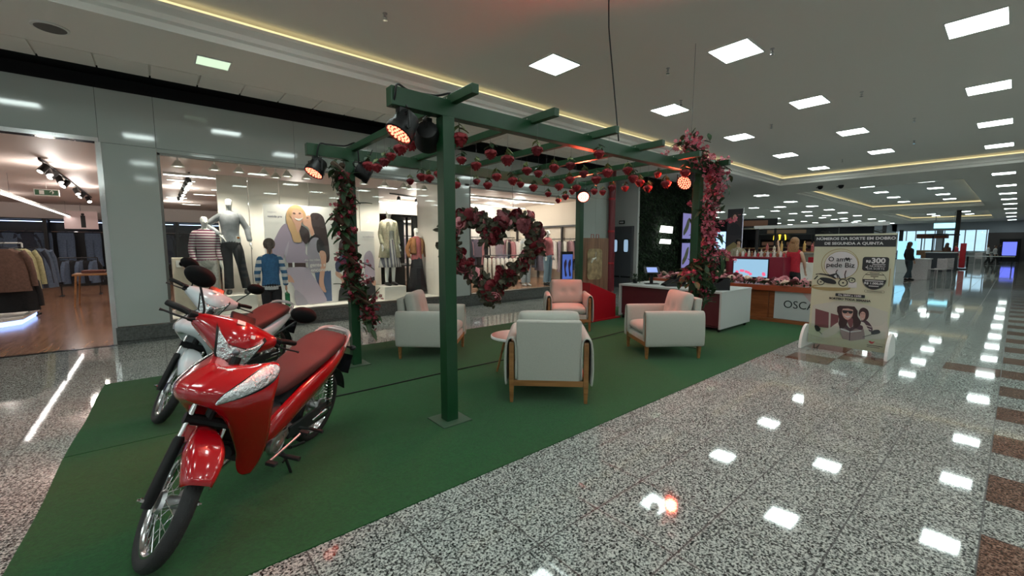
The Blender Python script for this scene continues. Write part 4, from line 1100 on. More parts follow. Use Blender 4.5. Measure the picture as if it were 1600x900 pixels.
# ================================================================== RED RAFFLE STAND AND WOODEN BOARD
M['redbox'] = mat('red_laminate', (0.42, 0.006, 0.014), 0.35)
M['oakboard'] = wood('walnut_board', (0.13, 0.062, 0.032), (0.24, 0.125, 0.07), 0.45, sc=(9, 9, 0.7))
t = thing('raffle_stand', 'red slant-topped raffle box in front of the wooden board', 'raffle box', (6.20, 5.10, 0.006))
MB().prism([(0, 0.03), (0.80, 0.03), (0.80, 0.48), (0, 0.75)], 0.40, Matrix(((1,0,0,0),(0,0,-1,0.40),(0,1,0,0),(0,0,0,1)))).build('body', 'redbox', t, bevel=0.004)
MB().b2((-0.02, -0.04, 0), (0.92, 0.44, 0.03)).build('base', 'redbox', t, bevel=0.003)
t = thing('wooden_board', 'tall wooden board with a gold plaque behind the red box', 'board', (6.42, 5.52, 0.006))
MB().b2((0, 0, 0), (0.86, 0.05, 1.60)).build('panel', 'oakboard', t, bevel=0.003)
pq = MB().prism(spline([(0.20, 0.78), (0.40, 0.76), (0.62, 0.78), (0.64, 1.0), (0.64, 1.2), (0.62, 1.36), (0.41, 1.385), (0.20, 1.36), (0.18, 1.2), (0.18, 0.95)], 4), 0.012, Matrix(((1,0,0,0),(0,0,-1,-0.001),(0,1,0,0),(0,0,0,1)))).build('plaque', mat('brass_plaque', (0.40, 0.31, 0.17), 0.35, 0.5, noise=0.5, scale=8), t)
mb = MB(); mb.tube([(0.28, -0.016, 1.10), (0.33, -0.016, 1.17), (0.44, -0.016, 1.2)], [0.02, 0.03, 0.012], 6); mb.tube([(0.44, -0.016, 1.32), (0.42, -0.016, 1.24), (0.46, -0.016, 1.14)], 0.008, 6); mb.build('emblem', mat('pale_emblem', (0.6, 0.57, 0.48), 0.4), pq)
for x in (0.36, 0.52):
    mb = MB(); mb.tube([(x-0.04, 0.025, 1.60), (x-0.04, 0.025, 1.67), (x+0.04, 0.025, 1.67), (x+0.04, 0.025, 1.60)], 0.006, 6); mb.build('hook', 'redbox', t)

# ================================================================== PROMOTION SIGN BOARD
sb = thing('promotion_board', 'cream promotion board with two scooters and a smiling rider', 'sign board', (7.20, 0.99, 0.0), radians(90))
# local: X along board width (0 = right side seen, 0.87 = left side seen), sign faces -Y(local)... built facing the walkway
BW, BH = 0.87, 1.61
M['poster'] = mat('poster_cream', (0.50, 0.50, 0.36), 0.35)
M['ink'] = mat('poster_ink', (0.012, 0.014, 0.016), 0.4)
M['posterwhite'] = mat('poster_white', (0.55, 0.55, 0.56), 0.4)
M['gold'] = mat('poster_gold', (0.30, 0.23, 0.10), 0.35)
# face plane faces world -X  => local +Y is world -X after rz=90
sb.rotation_euler = (0, 0, radians(-90)); sb.location = (7.20, 1.86, 0.0)
# now local +X = world -Y (image right), local -Y = world -X (towards camera)
MB().b2((0, -0.012, 0.06), (BW, 0.012, BH)).build('panel', 'poster', sb, bevel=0.002)
for x in (-0.03, BW+0.03):
    mb = MB(); poly = [(-0.26, 0), (0.26, 0)] + [(0.26*cos(a), 0.32*sin(a)) for a in [pi*k/16 for k in range(1, 16)]]
    mb.prism(poly, 0.035, Matrix(((0,0,1,x-0.0175),(1,0,0,0),(0,1,0,0),(0,0,0,1)))); mb.build('foot', 'white', sb, bevel=0.004)
XZ = Matrix(((1,0,0,0),(0,0,-1,-0.0125),(0,1,0,0),(0,0,0,1)))
_ly = [0]
def flat(poly, m, name, smooth_=0, parent=sb, base=XZ):
    _ly[0] += 1
    pts = [(p[0], p[1]) for p in (spline(poly, 5) if smooth_ else poly)]
    mx = base.copy(); mx[1][3] -= 0.00025*_ly[0]
    return MB().prism(pts, 0.0006, mx).build(name, m, parent)
def rect(x0, z0, x1, z1): return [(x0, z0), (x1, z0), (x1, z1), (x0, z1)]
def disc(cx, cz, r, n=40, rz=None): return [(cx+r*cos(2*pi*k/n), cz+(rz or r)*sin(2*pi*k/n)) for k in range(n)]
flat(rect(0.0, 1.437, BW, 1.588), 'ink', 'header_band')
TR = (radians(90), 0, 0)
def tx(s, size, x, z, m='ink', al='CENTER', sx=1, bold=0.0, parent=sb, y=-0.036, shear=0, name='lettering'):
    return text(s, size, m, parent, (x, y, z), TR, al, 0.0006, name, bold, sx, shear)
tx('N\u00daMEROS DA SORTE EM DOBRO', 0.050, BW/2+0.01, 1.545, 'posterwhite', sx=1.12, bold=0.0016)
tx('DE SEGUNDA A QUINTA', 0.050, BW/2, 1.480, 'posterwhite', sx=1.12, bold=0.0016)
def ringband(cx, cz, r0, r1, m, nm, rz=None):
    mb = MB(); _ly[0] += 1; y = -0.0125-0.00025*_ly[0]-0.0006; n = 36
    mb.grid([[(cx+rr*cos(2*pi*k/n), y, cz+rr*(1 if rz is None else rz)*sin(2*pi*k/n)) for k in range(n+1)] for rr in (r0, r1)]); return mb.build(nm, m, sb)
flat(disc(0.32, 1.188, 0.188), 'posterwhite', 'medallion'); ringband(0.32, 1.188, 0.184, 0.190, 'gold', 'medallion_ring'); ringband(0.305, 1.20, 0.203, 0.210, 'gold', 'medallion_rim')
tx('O am', 0.088, 0.275, 1.263, sx=0.95, bold=0.001); tx('r', 0.088, 0.425, 1.263, bold=0.001); tx('pede Biz', 0.092, 0.318, 1.185, sx=1.0, bold=0.0012)
flat([(0.387, 1.240), (0.362, 1.268), (0.362, 1.286), (0.375, 1.292), (0.387, 1.282), (0.399, 1.292), (0.412, 1.286), (0.412, 1.268)], 'ink', 'heart_mark')
flat(spline([(0.0, 0.855), (0.08, 0.83), (0.26, 0.825), (0.42, 0.85), (0.445, 0.885), (0.42, 0.90), (0.2, 0.885), (0.04, 0.895)], 4), 'gold', 'podium'); flat(spline([(0.02, 0.87), (0.2, 0.90), (0.42, 0.905), (0.44, 0.885), (0.2, 0.87)], 4), 'poster', 'podium_top'); flat(rect(0.42, 0.885, 0.51, 0.96), 'posterwhite', 'podium_block')
for cx, cz, r_ in ((0.107, 0.942, 0.046), (0.36, 0.945, 0.053), (0.455, 0.985, 0.038)):
    ringband(cx, cz, r_*0.78, r_, 'ink', 'scooter_wheel'); ringband(cx, cz, 0.0, r_*0.22, 'ink', 'scooter_hub')
flat([(0.04, 1.035), (0.07, 1.05), (0.14, 1.04), (0.22, 1.02), (0.27, 0.99), (0.28, 1.0), (0.25, 1.035), (0.285, 1.06), (0.28, 1.075), (0.25, 1.065), (0.21, 1.05), (0.10, 1.062), (0.045, 1.05)], 'ink', 'scooter_body', 0)
flat([(0.09, 0.985), (0.12, 1.005), (0.2, 1.0), (0.27, 0.97), (0.28, 0.925), (0.2, 0.925), (0.15, 0.94)], 'ink', 'scooter_engine', 1); flat([(0.02, 0.975), (0.06, 1.03), (0.075, 1.025), (0.035, 0.97)], 'ink', 'scooter_mudguard')
for q in ([(0.30, 1.01), (0.285, 1.06), (0.275, 1.09), (0.29, 1.12)], [(0.385, 1.0), (0.375, 1.06), (0.385, 1.115)], [(0.33, 0.99), (0.30, 1.05), (0.27, 1.065)], [(0.40, 0.99), (0.44, 1.02), (0.49, 1.0)]):
    mb = MB(); mb.tube([(x, -0.026, z) for x, z in q], 0.006, 6); mb.build('scooter_stem', 'ink', sb)
def rrect(x0, z0, x1, z1, r): return [(cx+r*cos(a), cz+r*sin(a)) for cx, cz, a0 in ((x1-r, z1-r, 0), (x0+r, z1-r, pi/2), (x0+r, z0+r, pi), (x1-r, z0+r, 1.5*pi)) for a in [a0+pi/2*k/5 for k in range(6)]]
flat(rrect(0.552, 1.120, 0.818, 1.304, 0.03), 'ink', 'price_box')
tx('R$', 0.042, 0.615, 1.245, 'posterwhite', bold=0.002); tx('300', 0.090, 0.715, 1.254, 'posterwhite', sx=1.05, bold=0.0035)
flat(rect(0.655, 1.205, 0.785, 1.213), 'posterwhite', 'fine_print'); tx('1 N\u00daMERO', 0.036, 0.695, 1.183, 'posterwhite', sx=1.05); tx('DA SORTE', 0.036, 0.695, 1.150, 'posterwhite', sx=1.05); tx('+', 0.045, 0.60, 1.165, 'posterwhite', bold=0.001)
flat(disc(0.686, 0.998, 0.122), 'ink', 'badge_rim'); flat(disc(0.686, 0.998, 0.118), 'poster', 'badge')
flat([(0.686+0.118*cos(a), 1.010+0.130*sin(a)) for a in [pi+pi*k/20 for k in range(21)]], 'ink', 'badge_lower')
for zz, w_ in ((1.093, 0.05), (1.072, 0.095), (1.050, 0.04)): flat(rect(0.686-w_, zz-0.005, 0.686+w_, zz+0.005), 'ink', 'fine_print')
flat([(0.673, 1.034), (0.699, 1.034), (0.686, 1.020)], 'ink', 'arrow_mark')
tx('R$ 1.000,00', 0.040, 0.686, 0.958, 'posterwhite', bold=0.001)
for zz, w_ in ((0.990, 0.095), (0.922, 0.05)): flat(rect(0.686-w_, zz-0.005, 0.686+w_, zz+0.005), 'posterwhite', 'fine_print')
flat(rrect(0.594, 0.838, 0.80, 0.868, 0.014), 'ink', 'note_rim'); flat(rrect(0.597, 0.841, 0.797, 0.865, 0.012), 'poster', 'note_pill'); flat(rect(0.62, 0.850, 0.775, 0.856), 'ink', 'fine_print')
flat(rrect(0.287, 0.757, 0.607, 0.797, 0.008), 'ink', 'date_band'); tx('De 28/04 a 12/05', 0.033, 0.447, 0.777, 'posterwhite', sx=1.08, bold=0.0012)
tx('SORTEIO TODA SEMANA', 0.036, 0.447, 0.722, 'ink', sx=1.10, bold=0.0020)
flat(rect(0.832, 0.93, 0.840, 1.16), 'gold', 'side_print')
# printed photograph of a rider and a child behind
pd = mat('print_maroon', (0.15, 0.055, 0.06), 0.4); pl = mat('print_pale', (0.50, 0.48, 0.42), 0.4); ps = mat('print_skin', (0.50, 0.31, 0.26), 0.4); pm = mat('print_mauve', (0.26, 0.19, 0.19), 0.4); ph = mat('print_hair', (0.035, 0.014, 0.015), 0.4)
sky_ = mat('print_sky', (0.46, 0.46, 0.40), 0.4); jd = mat('print_jacket_dark', (0.06, 0.03, 0.045), 0.4)
flat([(0.03, 0.30), (0.03, 0.60), (0.30, 0.685), (0.52, 0.695), (0.85, 0.60), (0.86, 0.30)], sky_, 'picture_background')
flat([(0.067, 0.555), (0.228, 0.52), (0.237, 0.298), (0.075, 0.297)], pd, 'picture_building'); flat([(0.251, 0.51), (0.345, 0.491), (0.338, 0.325), (0.258, 0.3)], pd, 'picture_building')
flat([(0.60, 0.45), (0.66, 0.46), (0.72, 0.40), (0.80, 0.42), (0.85, 0.47), (0.86, 0.26), (0.65, 0.24)], pl, 'picture_far_rider', 1)
flat([(0.586, 0.447), (0.635, 0.464), (0.686, 0.418), (0.715, 0.339), (0.682, 0.228), (0.629, 0.304)], jd, 'picture_child_jacket', 1)
for z_ in (0.40, 0.365, 0.33): flat([(0.645, z_), (0.70, z_-0.015), (0.70, z_-0.025), (0.645, z_-0.010)], pl, 'picture_stripe')
flat([(0.556, 0.539), (0.568, 0.604), (0.607, 0.629), (0.654, 0.593), (0.662, 0.51), (0.627, 0.452), (0.584, 0.489)], ph, 'picture_child_helmet', 1); flat([(0.572, 0.541), (0.595, 0.575), (0.625, 0.555), (0.625, 0.489), (0.598, 0.454), (0.576, 0.488)], ps, 'picture_child_face', 1)
flat([(0.582, 0.545), (0.590, 0.549), (0.598, 0.545), (0.590, 0.541)], 'ink', 'picture_eye', 1); flat([(0.606, 0.545), (0.613, 0.549), (0.620, 0.545), (0.613, 0.541)], 'ink', 'picture_eye', 1); flat([(0.588, 0.490), (0.60, 0.483), (0.613, 0.490), (0.60, 0.476)], 'posterwhite', 'picture_smile', 1)
flat([(0.351, 0.393), (0.373, 0.33), (0.35, 0.26), (0.257, 0.18), (0.186, 0.150), (0.140, 0.175), (0.19, 0.25), (0.251, 0.30), (0.309, 0.364)], pl, 'picture_sleeve', 1)
flat([(0.56, 0.414), (0.62, 0.43), (0.676, 0.333), (0.721, 0.256), (0.666, 0.20), (0.60, 0.26)], pl, 'picture_sleeve', 1)
flat([(0.363, 0.345), (0.423, 0.37), (0.477, 0.330), (0.54, 0.387), (0.608, 0.375), (0.642, 0.221), (0.606, 0.151), (0.489, 0.141), (0.42, 0.140), (0.377, 0.264)], pm, 'picture_jacket', 1)
flat([(0.363, 0.345), (0.423, 0.385), (0.477, 0.335), (0.54, 0.395), (0.610, 0.380), (0.60, 0.325), (0.54, 0.335), (0.48, 0.29), (0.42, 0.32), (0.37, 0.31)], jd, 'picture_yoke', 1)
flat([(0.375, 0.318), (0.48, 0.290), (0.60, 0.325), (0.60, 0.310), (0.48, 0.272), (0.376, 0.300)], 'posterwhite', 'picture_stripe'); flat([(0.475, 0.29), (0.485, 0.29), (0.488, 0.15), (0.478, 0.15)], jd, 'picture_zip')
flat([(0.335, 0.52), (0.350, 0.437), (0.348, 0.37), (0.383, 0.315), (0.43, 0.36), (0.455, 0.44), (0.50, 0.44), (0.515, 0.35), (0.56, 0.36), (0.590, 0.43), (0.549, 0.506), (0.526, 0.60), (0.338, 0.60)], ph, 'picture_hair', 1)
flat([(0.434, 0.470), (0.495, 0.470), (0.505, 0.40), (0.49, 0.34), (0.462, 0.37)], pd, 'picture_scarf', 1)
flat([(0.376, 0.56), (0.388, 0.600), (0.441, 0.612), (0.488, 0.602), (0.497, 0.542), (0.486, 0.487), (0.452, 0.447), (0.417, 0.453), (0.387, 0.496)], ps, 'picture_face', 1)
flat([(0.340, 0.50), (0.322, 0.543), (0.319, 0.608), (0.345, 0.629), (0.423, 0.634), (0.508, 0.634), (0.537, 0.59), (0.54, 0.526), (0.520, 0.49), (0.510, 0.53), (0.502, 0.585), (0.441, 0.600), (0.385, 0.590), (0.372, 0.55), (0.370, 0.51)], ph, 'picture_helmet', 0)
flat([(0.380, 0.566), (0.427, 0.571), (0.491, 0.568), (0.486, 0.537), (0.458, 0.532), (0.441, 0.552), (0.423, 0.530), (0.391, 0.531)], 'ink', 'picture_sunglasses', 1)
flat([(0.432, 0.537), (0.440, 0.545), (0.448, 0.537), (0.448, 0.520), (0.432, 0.520)], mat('print_skin_dark', (0.40, 0.22, 0.18), 0.4), 'picture_nose', 1)
flat([(0.402, 0.500), (0.44, 0.494), (0.480, 0.505), (0.446, 0.474)], 'posterwhite', 'picture_smile', 1)
flat([(0.0, 0.06), (BW, 0.06), (BW, 0.17), (0.64, 0.21), (0.50, 0.16), (0.36, 0.18), (0.16, 0.15), (0.0, 0.19)], mat('print_ground', (0.42, 0.41, 0.30), 0.4), 'picture_ground')
flat([(0.072, 0.308), (0.111, 0.314), (0.146, 0.273), (0.134, 0.238), (0.097, 0.237)], 'ink', 'picture_mirror', 1); flat([(0.705, 0.316), (0.731, 0.346), (0.778, 0.354), (0.794, 0.32), (0.758, 0.295), (0.711, 0.285)], 'ink', 'picture_mirror', 1)
mb = MB(); mb.tube([(0.12, -0.032, 0.25), (0.17, -0.032, 0.20)], 0.004, 5); mb.tube([(0.72, -0.032, 0.29), (0.62, -0.032, 0.235)], 0.004, 5); mb.build('picture_mirror_stem', 'ink', sb)
flat([(0.682, 0.185), (0.70, 0.197), (0.718, 0.183), (0.749, 0.197), (0.727, 0.163), (0.707, 0.160)], 'redbox', 'bird_logo'); tx('OSCAR', 0.034, 0.11, 0.135, pl)
flat(rect(0.67, 0.133, 0.83, 0.141), 'ink', 'fine_print'); flat(rect(0.67, 0.112, 0.80, 0.118), 'ink', 'fine_print')
MB().b2((0.02, -0.047, 0.05), (BW-0.02, -0.042, 0.34)).build('clear_pocket', 'glass', sb)
for x in (0.14, 0.72):
    lf = MB(); r = random.Random(int(x*100))
    for k in range(14):
        a = r.uniform(0, pi); mb_ = lf.tube([(x, 0, BH), (x+0.05*cos(a), r.uniform(-.02, .02), BH+0.03*sin(a)), (x+0.09*cos(a+.5), 0, BH+0.05*sin(a))], 0.002, 4)
    lf.build('clip', 'blackmetal', sb)
# ================================================================== MOTORCYCLES
M['seatred'] = mat('maroon_seat_vinyl', (0.10, 0.022, 0.020), 0.6, bump=0.3, bscale=500)
M['lampclear'] = mat('clear_lamp_reflector', (0.62, 0.66, 0.68), 0.12, 0.75, bump=1.0, bscale=45)
M['lampdark'] = mat('lamp_edge_black', (0.01, 0.01, 0.01), 0.2)
M['railsilver'] = mat('silver_grab_rail', (0.40, 0.36, 0.35), 0.3, 0.2)
M['darkplastic'] = mat('dark_ribbed_plastic', (0.016, 0.016, 0.018), 0.6)
M['mirrorblack'] = mat('matt_black_mirror_shell', (0.004, 0.004, 0.0045), 0.7, spec=0.15)
M['rim'] = mat('chrome_rim', (0.62, 0.62, 0.63), 0.2, 1.0)
def lerp_grid(P, nu, nv):
    """dense grid through control rows (Catmull-Rom both ways)."""
    rows = [spline(r, nu, False) for r in P]
    cols = [spline([rows[i][j] for i in range(len(rows))], nv, False) for j in range(len(rows[0]))]
    return [[cols[j][i] for j in range(len(cols))] for i in range(len(cols[0]))]
def motorcycle(label, loc, heading, paint, lean=12.0, steer=49.0, brand=True):
    t = thing('motorcycle', label, 'motorcycle', loc, rot=(radians(-lean), 0, heading))
    rk = radians(26.5); u = Vector((-sin(rk), 0, cos(rk))); S0 = Vector((0.57, 0, 0.275))
    ST = Matrix.Translation(S0) @ Matrix.Rotation(radians(steer), 4, u) @ Matrix.Translation(-S0)
    def B(steered=False):
        mb = MB()
        if steered: mb.mx = ST if steered is True else ST @ Matrix.Translation((-.215, 0, -.012)) @ Matrix.Scale(0.95, 4, Vector((0, 1, 0)))
        return mb
    # ---- wheels
    def wheel(cx, cz, R, w, steered, name):
        mb = B(steered); n = 48
        prof = [(R-0.060, -w*0.30), (R-0.045, -w*0.47), (R-0.022, -w*0.5), (R-0.008, -w*0.36), (R, -w*0.14), (R, w*0.14), (R-0.008, w*0.36), (R-0.022, w*0.5), (R-0.045, w*0.47), (R-0.060, w*0.30)]
        rings = [[(cx+r*cos(2*pi*k/n), h, cz+r*sin(2*pi*k/n)) for k in range(n)] for r, h in prof]
        mb.ring_loft(rings, True, False)
        W = mb.build(name, 'rubber', t, smooth=True, angle=60)
        tr = B(steered)
        for k in range(44):       # tread blocks
            a = 2*pi*k/44
            for s in (-1, 1):
                p = []
                for da, h in ((0, 0.08), (0.05, 0.46), (0.10, 0.46), (0.055, 0.08)):
                    aa = a+da; rr = R + (0.0025 if h < 0.2 else -0.016)
                    p.append((cx+rr*cos(aa), s*h*w, cz+rr*sin(aa)))
                q = [(cx+(math.hypot(x-cx, z-cz)-0.006)*(x-cx)/math.hypot(x-cx, z-cz), y, cz+(math.hypot(x-cx, z-cz)-0.006)*(z-cz)/math.hypot(x-cx, z-cz)) for x, y, z in p]
                tr.ring_loft([q, p], True, True)
        o = tr.build('tread', 'rubber', W); 
        rm = B(steered); ri = R-0.062
        rings = [[(cx+r*cos(2*pi*k/n), h, cz+r*sin(2*pi*k/n)) for k in range(n)] for r, h in ((ri+0.006, -w*0.36), (ri-0.004, -w*0.36), (ri-0.008, -w*0.22), (ri-0.016, -w*0.12), (ri-0.016, w*0.12), (ri-0.008, w*0.22), (ri-0.004, w*0.36), (ri+0.006, w*0.36))]
        rm.ring_loft(rings, True, False); rm.build('rim', 'rim', W, smooth=True, angle=50)
        hb = B(steered); hb.lathe([(0.02, -0.055), (0.045, -0.05), (0.055, -0.035), (0.028, -0.03), (0.028, 0.03), (0.062, 0.035), (0.062, 0.05), (0.02, 0.055)], (cx, 0, cz), 24, 'Y'); hb.build('hub', 'alu', W, smooth=True, angle=40)
        sp = B(steered)
        for k in range(36):
            a = 2*pi*k/36; s = 1 if k % 2 else -1; off = 0.5*(1 if (k//2) % 2 else -1)
            hr = 0.052
            sp.tube([(cx+hr*cos(a+off), s*0.036, cz+hr*sin(a+off)), (cx+(ri-0.012)*cos(a), s*0.004, cz+(ri-0.012)*sin(a))], 0.0017, 5)
        sp.build('spokes', 'chrome', W)
        return W
    fw = wheel(0.59, 0.275, 0.280, 0.066, True, 'front_wheel'); rw = wheel(-0.64, 0.262, 0.265, 0.085, False, 'rear_wheel')
    d = B(True); d.lathe([(0.11, 0.052), (0.11, 0.056), (0.04, 0.058)], (0.59, 0, 0.275), 40, 'Y'); d.build('brake_disc', 'chrome', fw)
    # ---- fork
    for s in (-1, 1):
        a0 = Vector((0.59, s*0.082, 0.275)); 
        mb = B(True); mb.tube([a0 - u*0.03, a0+u*0.02, a0+u*0.27, a0+u*0.285], [0.022, 0.026, 0.024, 0.018], 14); f = mb.build('fork_leg', 'black', t, smooth=True, angle=50)
        mb = B(True); mb.tube([a0+u*0.27, a0+u*0.46], 0.0135, 12); mb.build('fork_tube', 'chrome', f, smooth=True)
        mb = B(True); mb.tube([a0+Vector((0, s*0.018, 0)), a0+Vector((0, s*0.034, 0))], 0.012, 6); mb.tube([a0, a0+Vector((0, s*0.045, 0))], 0.006, 8); mb.build('axle_nut', 'chrome', f)
    mb = B(True); mb.tube([(0.42, -0.10, 0.60), (0.42, 0.10, 0.60)], 0.028, 10); mb.tube([Vector((0.42, 0, 0.60)), Vector((0.42, 0, 0.60))+u*0.33], 0.024, 10); mb.build('fork_yoke', 'black', t)
    # ---- front fender, steered
    rows = []
    for i in range(25):
        a = radians(52+ (172-52)*i/24); tt = i/24
        wd = 0.068*(0.55+0.75*sin(pi*min(1, tt*1.6+0.12))*0.75) if tt < 0.6 else 0.068*(1.05-0.35*(tt-0.6)/0.4)
        R = 0.315 + 0.02*sin(pi*tt) ; drop = 0.050+0.035*math.exp(-((tt-0.50)/0.16)**2)
        row = []
        for v in [k/10 for k in range(-10, 11)]:
            rr = R + 0.012*(1-abs(v)) - (drop*(abs(v)-0.45)/0.55 if abs(v) > 0.45 else 0)
            y = wd*min(1, abs(v)/0.62)**0.85*(1 if v > 0 else -1) + (0.012*(1 if v > 0 else -1)*max(0, abs(v)-0.6))
            row.append((0.59+rr*cos(a), y, 0.275+rr*sin(a)))
        rows.append(row)
    B(True).grid(rows).build('front_fender', paint, t, smooth=True, solid=0.004, angle=80)
    # ---- nose and leg shield
    P = [[(.270,0,.882),(.265,.05,.882),(.25,.10,.880),(.215,.155,.880),(.165,.200,.878)],
         [(.37,0,.872),(.355,.065,.866),(.31,.125,.854),(.25,.182,.845),(.170,.226,.838)],
         [(.44,0,.832),(.42,.075,.824),(.37,.14,.805),(.288,.202,.79),(.176,.247,.77)],
         [(.480,0,.770),(.460,.075,.76),(.405,.135,.74),(.31,.197,.715),(.175,.245,.675)],
         [(.472,0,.712),(.453,.07,.700),(.402,.132,.68),(.312,.192,.65),(.172,.240,.60)],
         [(.425,0,.692),(.418,.062,.668),(.382,.120,.63),(.302,.180,.59),(.166,.228,.53)],
         [(.36,0,.68),(.362,.062,.62),(.342,.108,.55),(.277,.163,.50),(.160,.208,.45)],
         [(.31,0,.66),(.315,.066,.55),(.303,.096,.45),(.250,.140,.40),(.158,.182,.365)],
         [(.28,0,.64),(.285,.072,.47),(.272,.090,.355),(.232,.118,.295),(.165,.150,.28)],
         [(.27,0,.62),(.27,.074,.41),(.257,.086,.275),(.225,.103,.225),(.185,.122,.215)]]
    P = [[(x+a_, y*.93, z+b_) for x, y, z in row] for row, a_, b_ in zip(P, (.04, .055, .07, .075, .075, .06, .035, .015, 0, 0), (.02, .038, .042, .045, .045, .04, .025, .01, 0, 0))]
    P = [[(x-c_, y*d_, z-e_*(1-min(y, .2)*3)) for x, y, z in row] for row, c_, d_, e_ in zip(P, (.02, .055, .035, 0, 0, 0, 0, 0, 0, 0), (.84, .86, .93, 1, 1, 1, 1, 1, 1, 1), (.045, .04, .025, 0, 0, 0, 0, 0, 0, 0))]
    half = lerp_grid(P, 5, 5)
    full = [[(x, -y, z) for x, y, z in reversed(r[1:])] + list(r) for r in half]
    B().grid(full).build('front_cowl', paint, t, smooth=True, solid=0.004, angle=80)
    for s in (-1, 1):
        # turn lamp: leaf-shaped lens following the cowl surface
        nl = 14; rows = []; rim = []
        for i in range(nl+1):
            q = i/nl
            # path in (row, col) control space, from upper outer corner to the nose tip
            vr = 1.05 + 2.65*q; uc = 3.80 - 2.10*q**0.9; wid = 0.68*sin(pi*min(1, 0.10+0.86*q)**0.75)**0.8*(1-0.35*q)
            row = []; rrow = []
            for w_ in (-1, -0.5, 0, 0.5, 1):
                for lst, kf, off in ((row, 1.0, 0.005), (rrow, 1.22, 0.0035)):
                    rr = min(max((vr + w_*wid*0.75*kf), 0), 4.9); cc = min(max(uc + w_*wid*0.55*kf, 0.2), 4)
                    ri_, ci = rr*5, cc*5
                    i0, j0 = int(ri_), min(int(ci), len(half[0])-2); fi, fj = ri_-i0, ci-j0; i0 = min(i0, len(half)-2)
                    A_, B_, C_, D_ = [Vector(half[a_][b_]) for a_, b_ in ((i0, j0), (i0, j0+1), (i0+1, j0), (i0+1, j0+1))]
                    p = (A_*(1-fj)+B_*fj)*(1-fi) + (C_*(1-fj)+D_*fj)*fi
                    nrm = (B_-A_).cross(C_-A_).normalized()
                    if nrm.x < 0: nrm = -nrm
                    p = p + nrm*off*(1.0 if off < 0.004 or abs(w_) == 1 else 1.9); lst.append((p.x, s*p.y, p.z))
            rows.append(row); rim.append(rrow)
        o = B().grid(rim).build('turn_lamp', 'lampdark', t, smooth=True)
        B().grid(rows).build('lamp_lens', 'lampclear', o, smooth=True)
    # black inner shield and steering neck cover
    B().ring_loft([[(.20+.0*k, y, z) for y, z in ((-.14, .78), (.14, .78), (.20, .62), (.17, .42), (.10, .30), (-.10, .30), (-.17, .42), (-.20, .62))] for k in (0, 1)][:1] + [[(.15, y*0.8, z) for y, z in ((-.14, .76), (.14, .76), (.20, .60), (.17, .42), (.10, .32), (-.10, .32), (-.17, .42), (-.20, .60))]]).build('inner_shield', 'darkplastic', t, bevel=0.01)
    if brand:
        pc = [(.385, .055, .795)]
        text('HONDA', 0.017, 'white', t, (0.390, 0.045, 0.874), (radians(12), 0, radians(96)), 'CENTER', 0.0006, 'nose_lettering', 0.0003, 1.2)
    # ---- handlebar cover with headlight (steered)
    st = [(-.235, .235, .945, .020, .022), (-.20, .245, .945, .035, .034), (-.13, .265, .935, .062, .060), (-.06, .285, .922, .090, .088), (0, .292, .918, .100, .097), (.06, .285, .922, .090, .088), (.13, .265, .935, .062, .060), (.20, .245, .945, .035, .034), (.235, .235, .945, .020, .022)]
    rings = []
    for y, x, z, rx, rz_ in st:
        ring = []
        for k in range(20):
            a = 2*pi*k/20; c_, s_ = cos(a), sin(a)
            fx = 1.25 if c_ > 0 else 0.75
            zz = z + rz_*s_*(1.10 if s_ > 0 else 1.15) - (0.015 if c_ < 0 else 0); xx = x + rx*c_*fx - 0.35*rz_*s_
            ring.append((xx, y, zz))
        rings.append(ring)
    hc = B(2).ring_loft(rings).build('handlebar_cover', paint, t, sub=1)
    # headlight lens
    hp = [(-.122, .062), (-.085, .028), (-.045, .012), (.045, .012), (.085, .028), (.122, .062), (.098, .0), (.082, -.045), (.048, -.078), (-.048, -.078), (-.082, -.045), (-.098, .0)]
    def hx(y, z): return 0.4205 - 2.6*y*y - 0.30*(z-0.0) - 1.6*z*z*0.3
    for nm, sc_, off, mm in (('headlight_surround', 1.12, 0.000, 'lampdark'), ('headlight', 1.0, 0.007, 'lampclear')):
        mb = B(2); c0 = (hx(0, -.02)+off+(0.006 if mm == 'lampclear' else 0), 0, .912-.02)
        pts = [(hx(y*sc_, z*sc_)+off, y*sc_, .912+z*sc_) for y, z in hp]
        back = [(x-0.06, y*0.95, z) for x, y, z in pts]
        vs = [mb.v(p) for p in pts]; vb = [mb.v(p) for p in back]; vc = mb.v(c0)
        for k in range(12):
            j = (k+1) % 12; mb._f([vs[k], vs[j], vc]); mb._f([vb[k], vb[j], vs[j], vs[k]])
        o = mb.build(nm, mm, t) if mm == 'lampdark' else mb.build(nm, mm, t)
    mb = B(2); mb.sphere((0.428, 0, .905), 0.020, 12, 8); mb.build('bulb', mat('bulb_glass', (0.2, 0.22, 0.24), 0.1, 0.5), o, smooth=True)
    # bars, grips, levers, mirrors
    for s in (-1, 1):
        mb = B(2); mb.tube([(.24, s*.20, .945), (.215, s*.26, .95), (.195, s*.30, .95)], 0.011, 10); hb = mb.build('handlebar', 'blackmetal', t, smooth=True)
        mb = B(2); mb.tube([(.212, s*.255, .95), (.190, s*.30, .95), (.165, s*.36, .947), (.162, s*.367, .947)], [.0165, .0175, .0165, .013], 14); mb.build('grip', 'black', hb, smooth=True)
        mb = B(2); mb.box((.235, s*.235, .945), (.045, .04, .05)); mb.build('switch_box', 'black', hb, bevel=0.006)
        mb = B(2); mb.tube([(.262, s*.225, .945), (.275, s*.26, .94), (.262, s*.31, .935), (.238, s*.365, .93), (.235, s*.385, .928)], [.007, .006, .0055, .0055, .008], 8); mb.build('lever', 'blackmetal', hb, smooth=True)
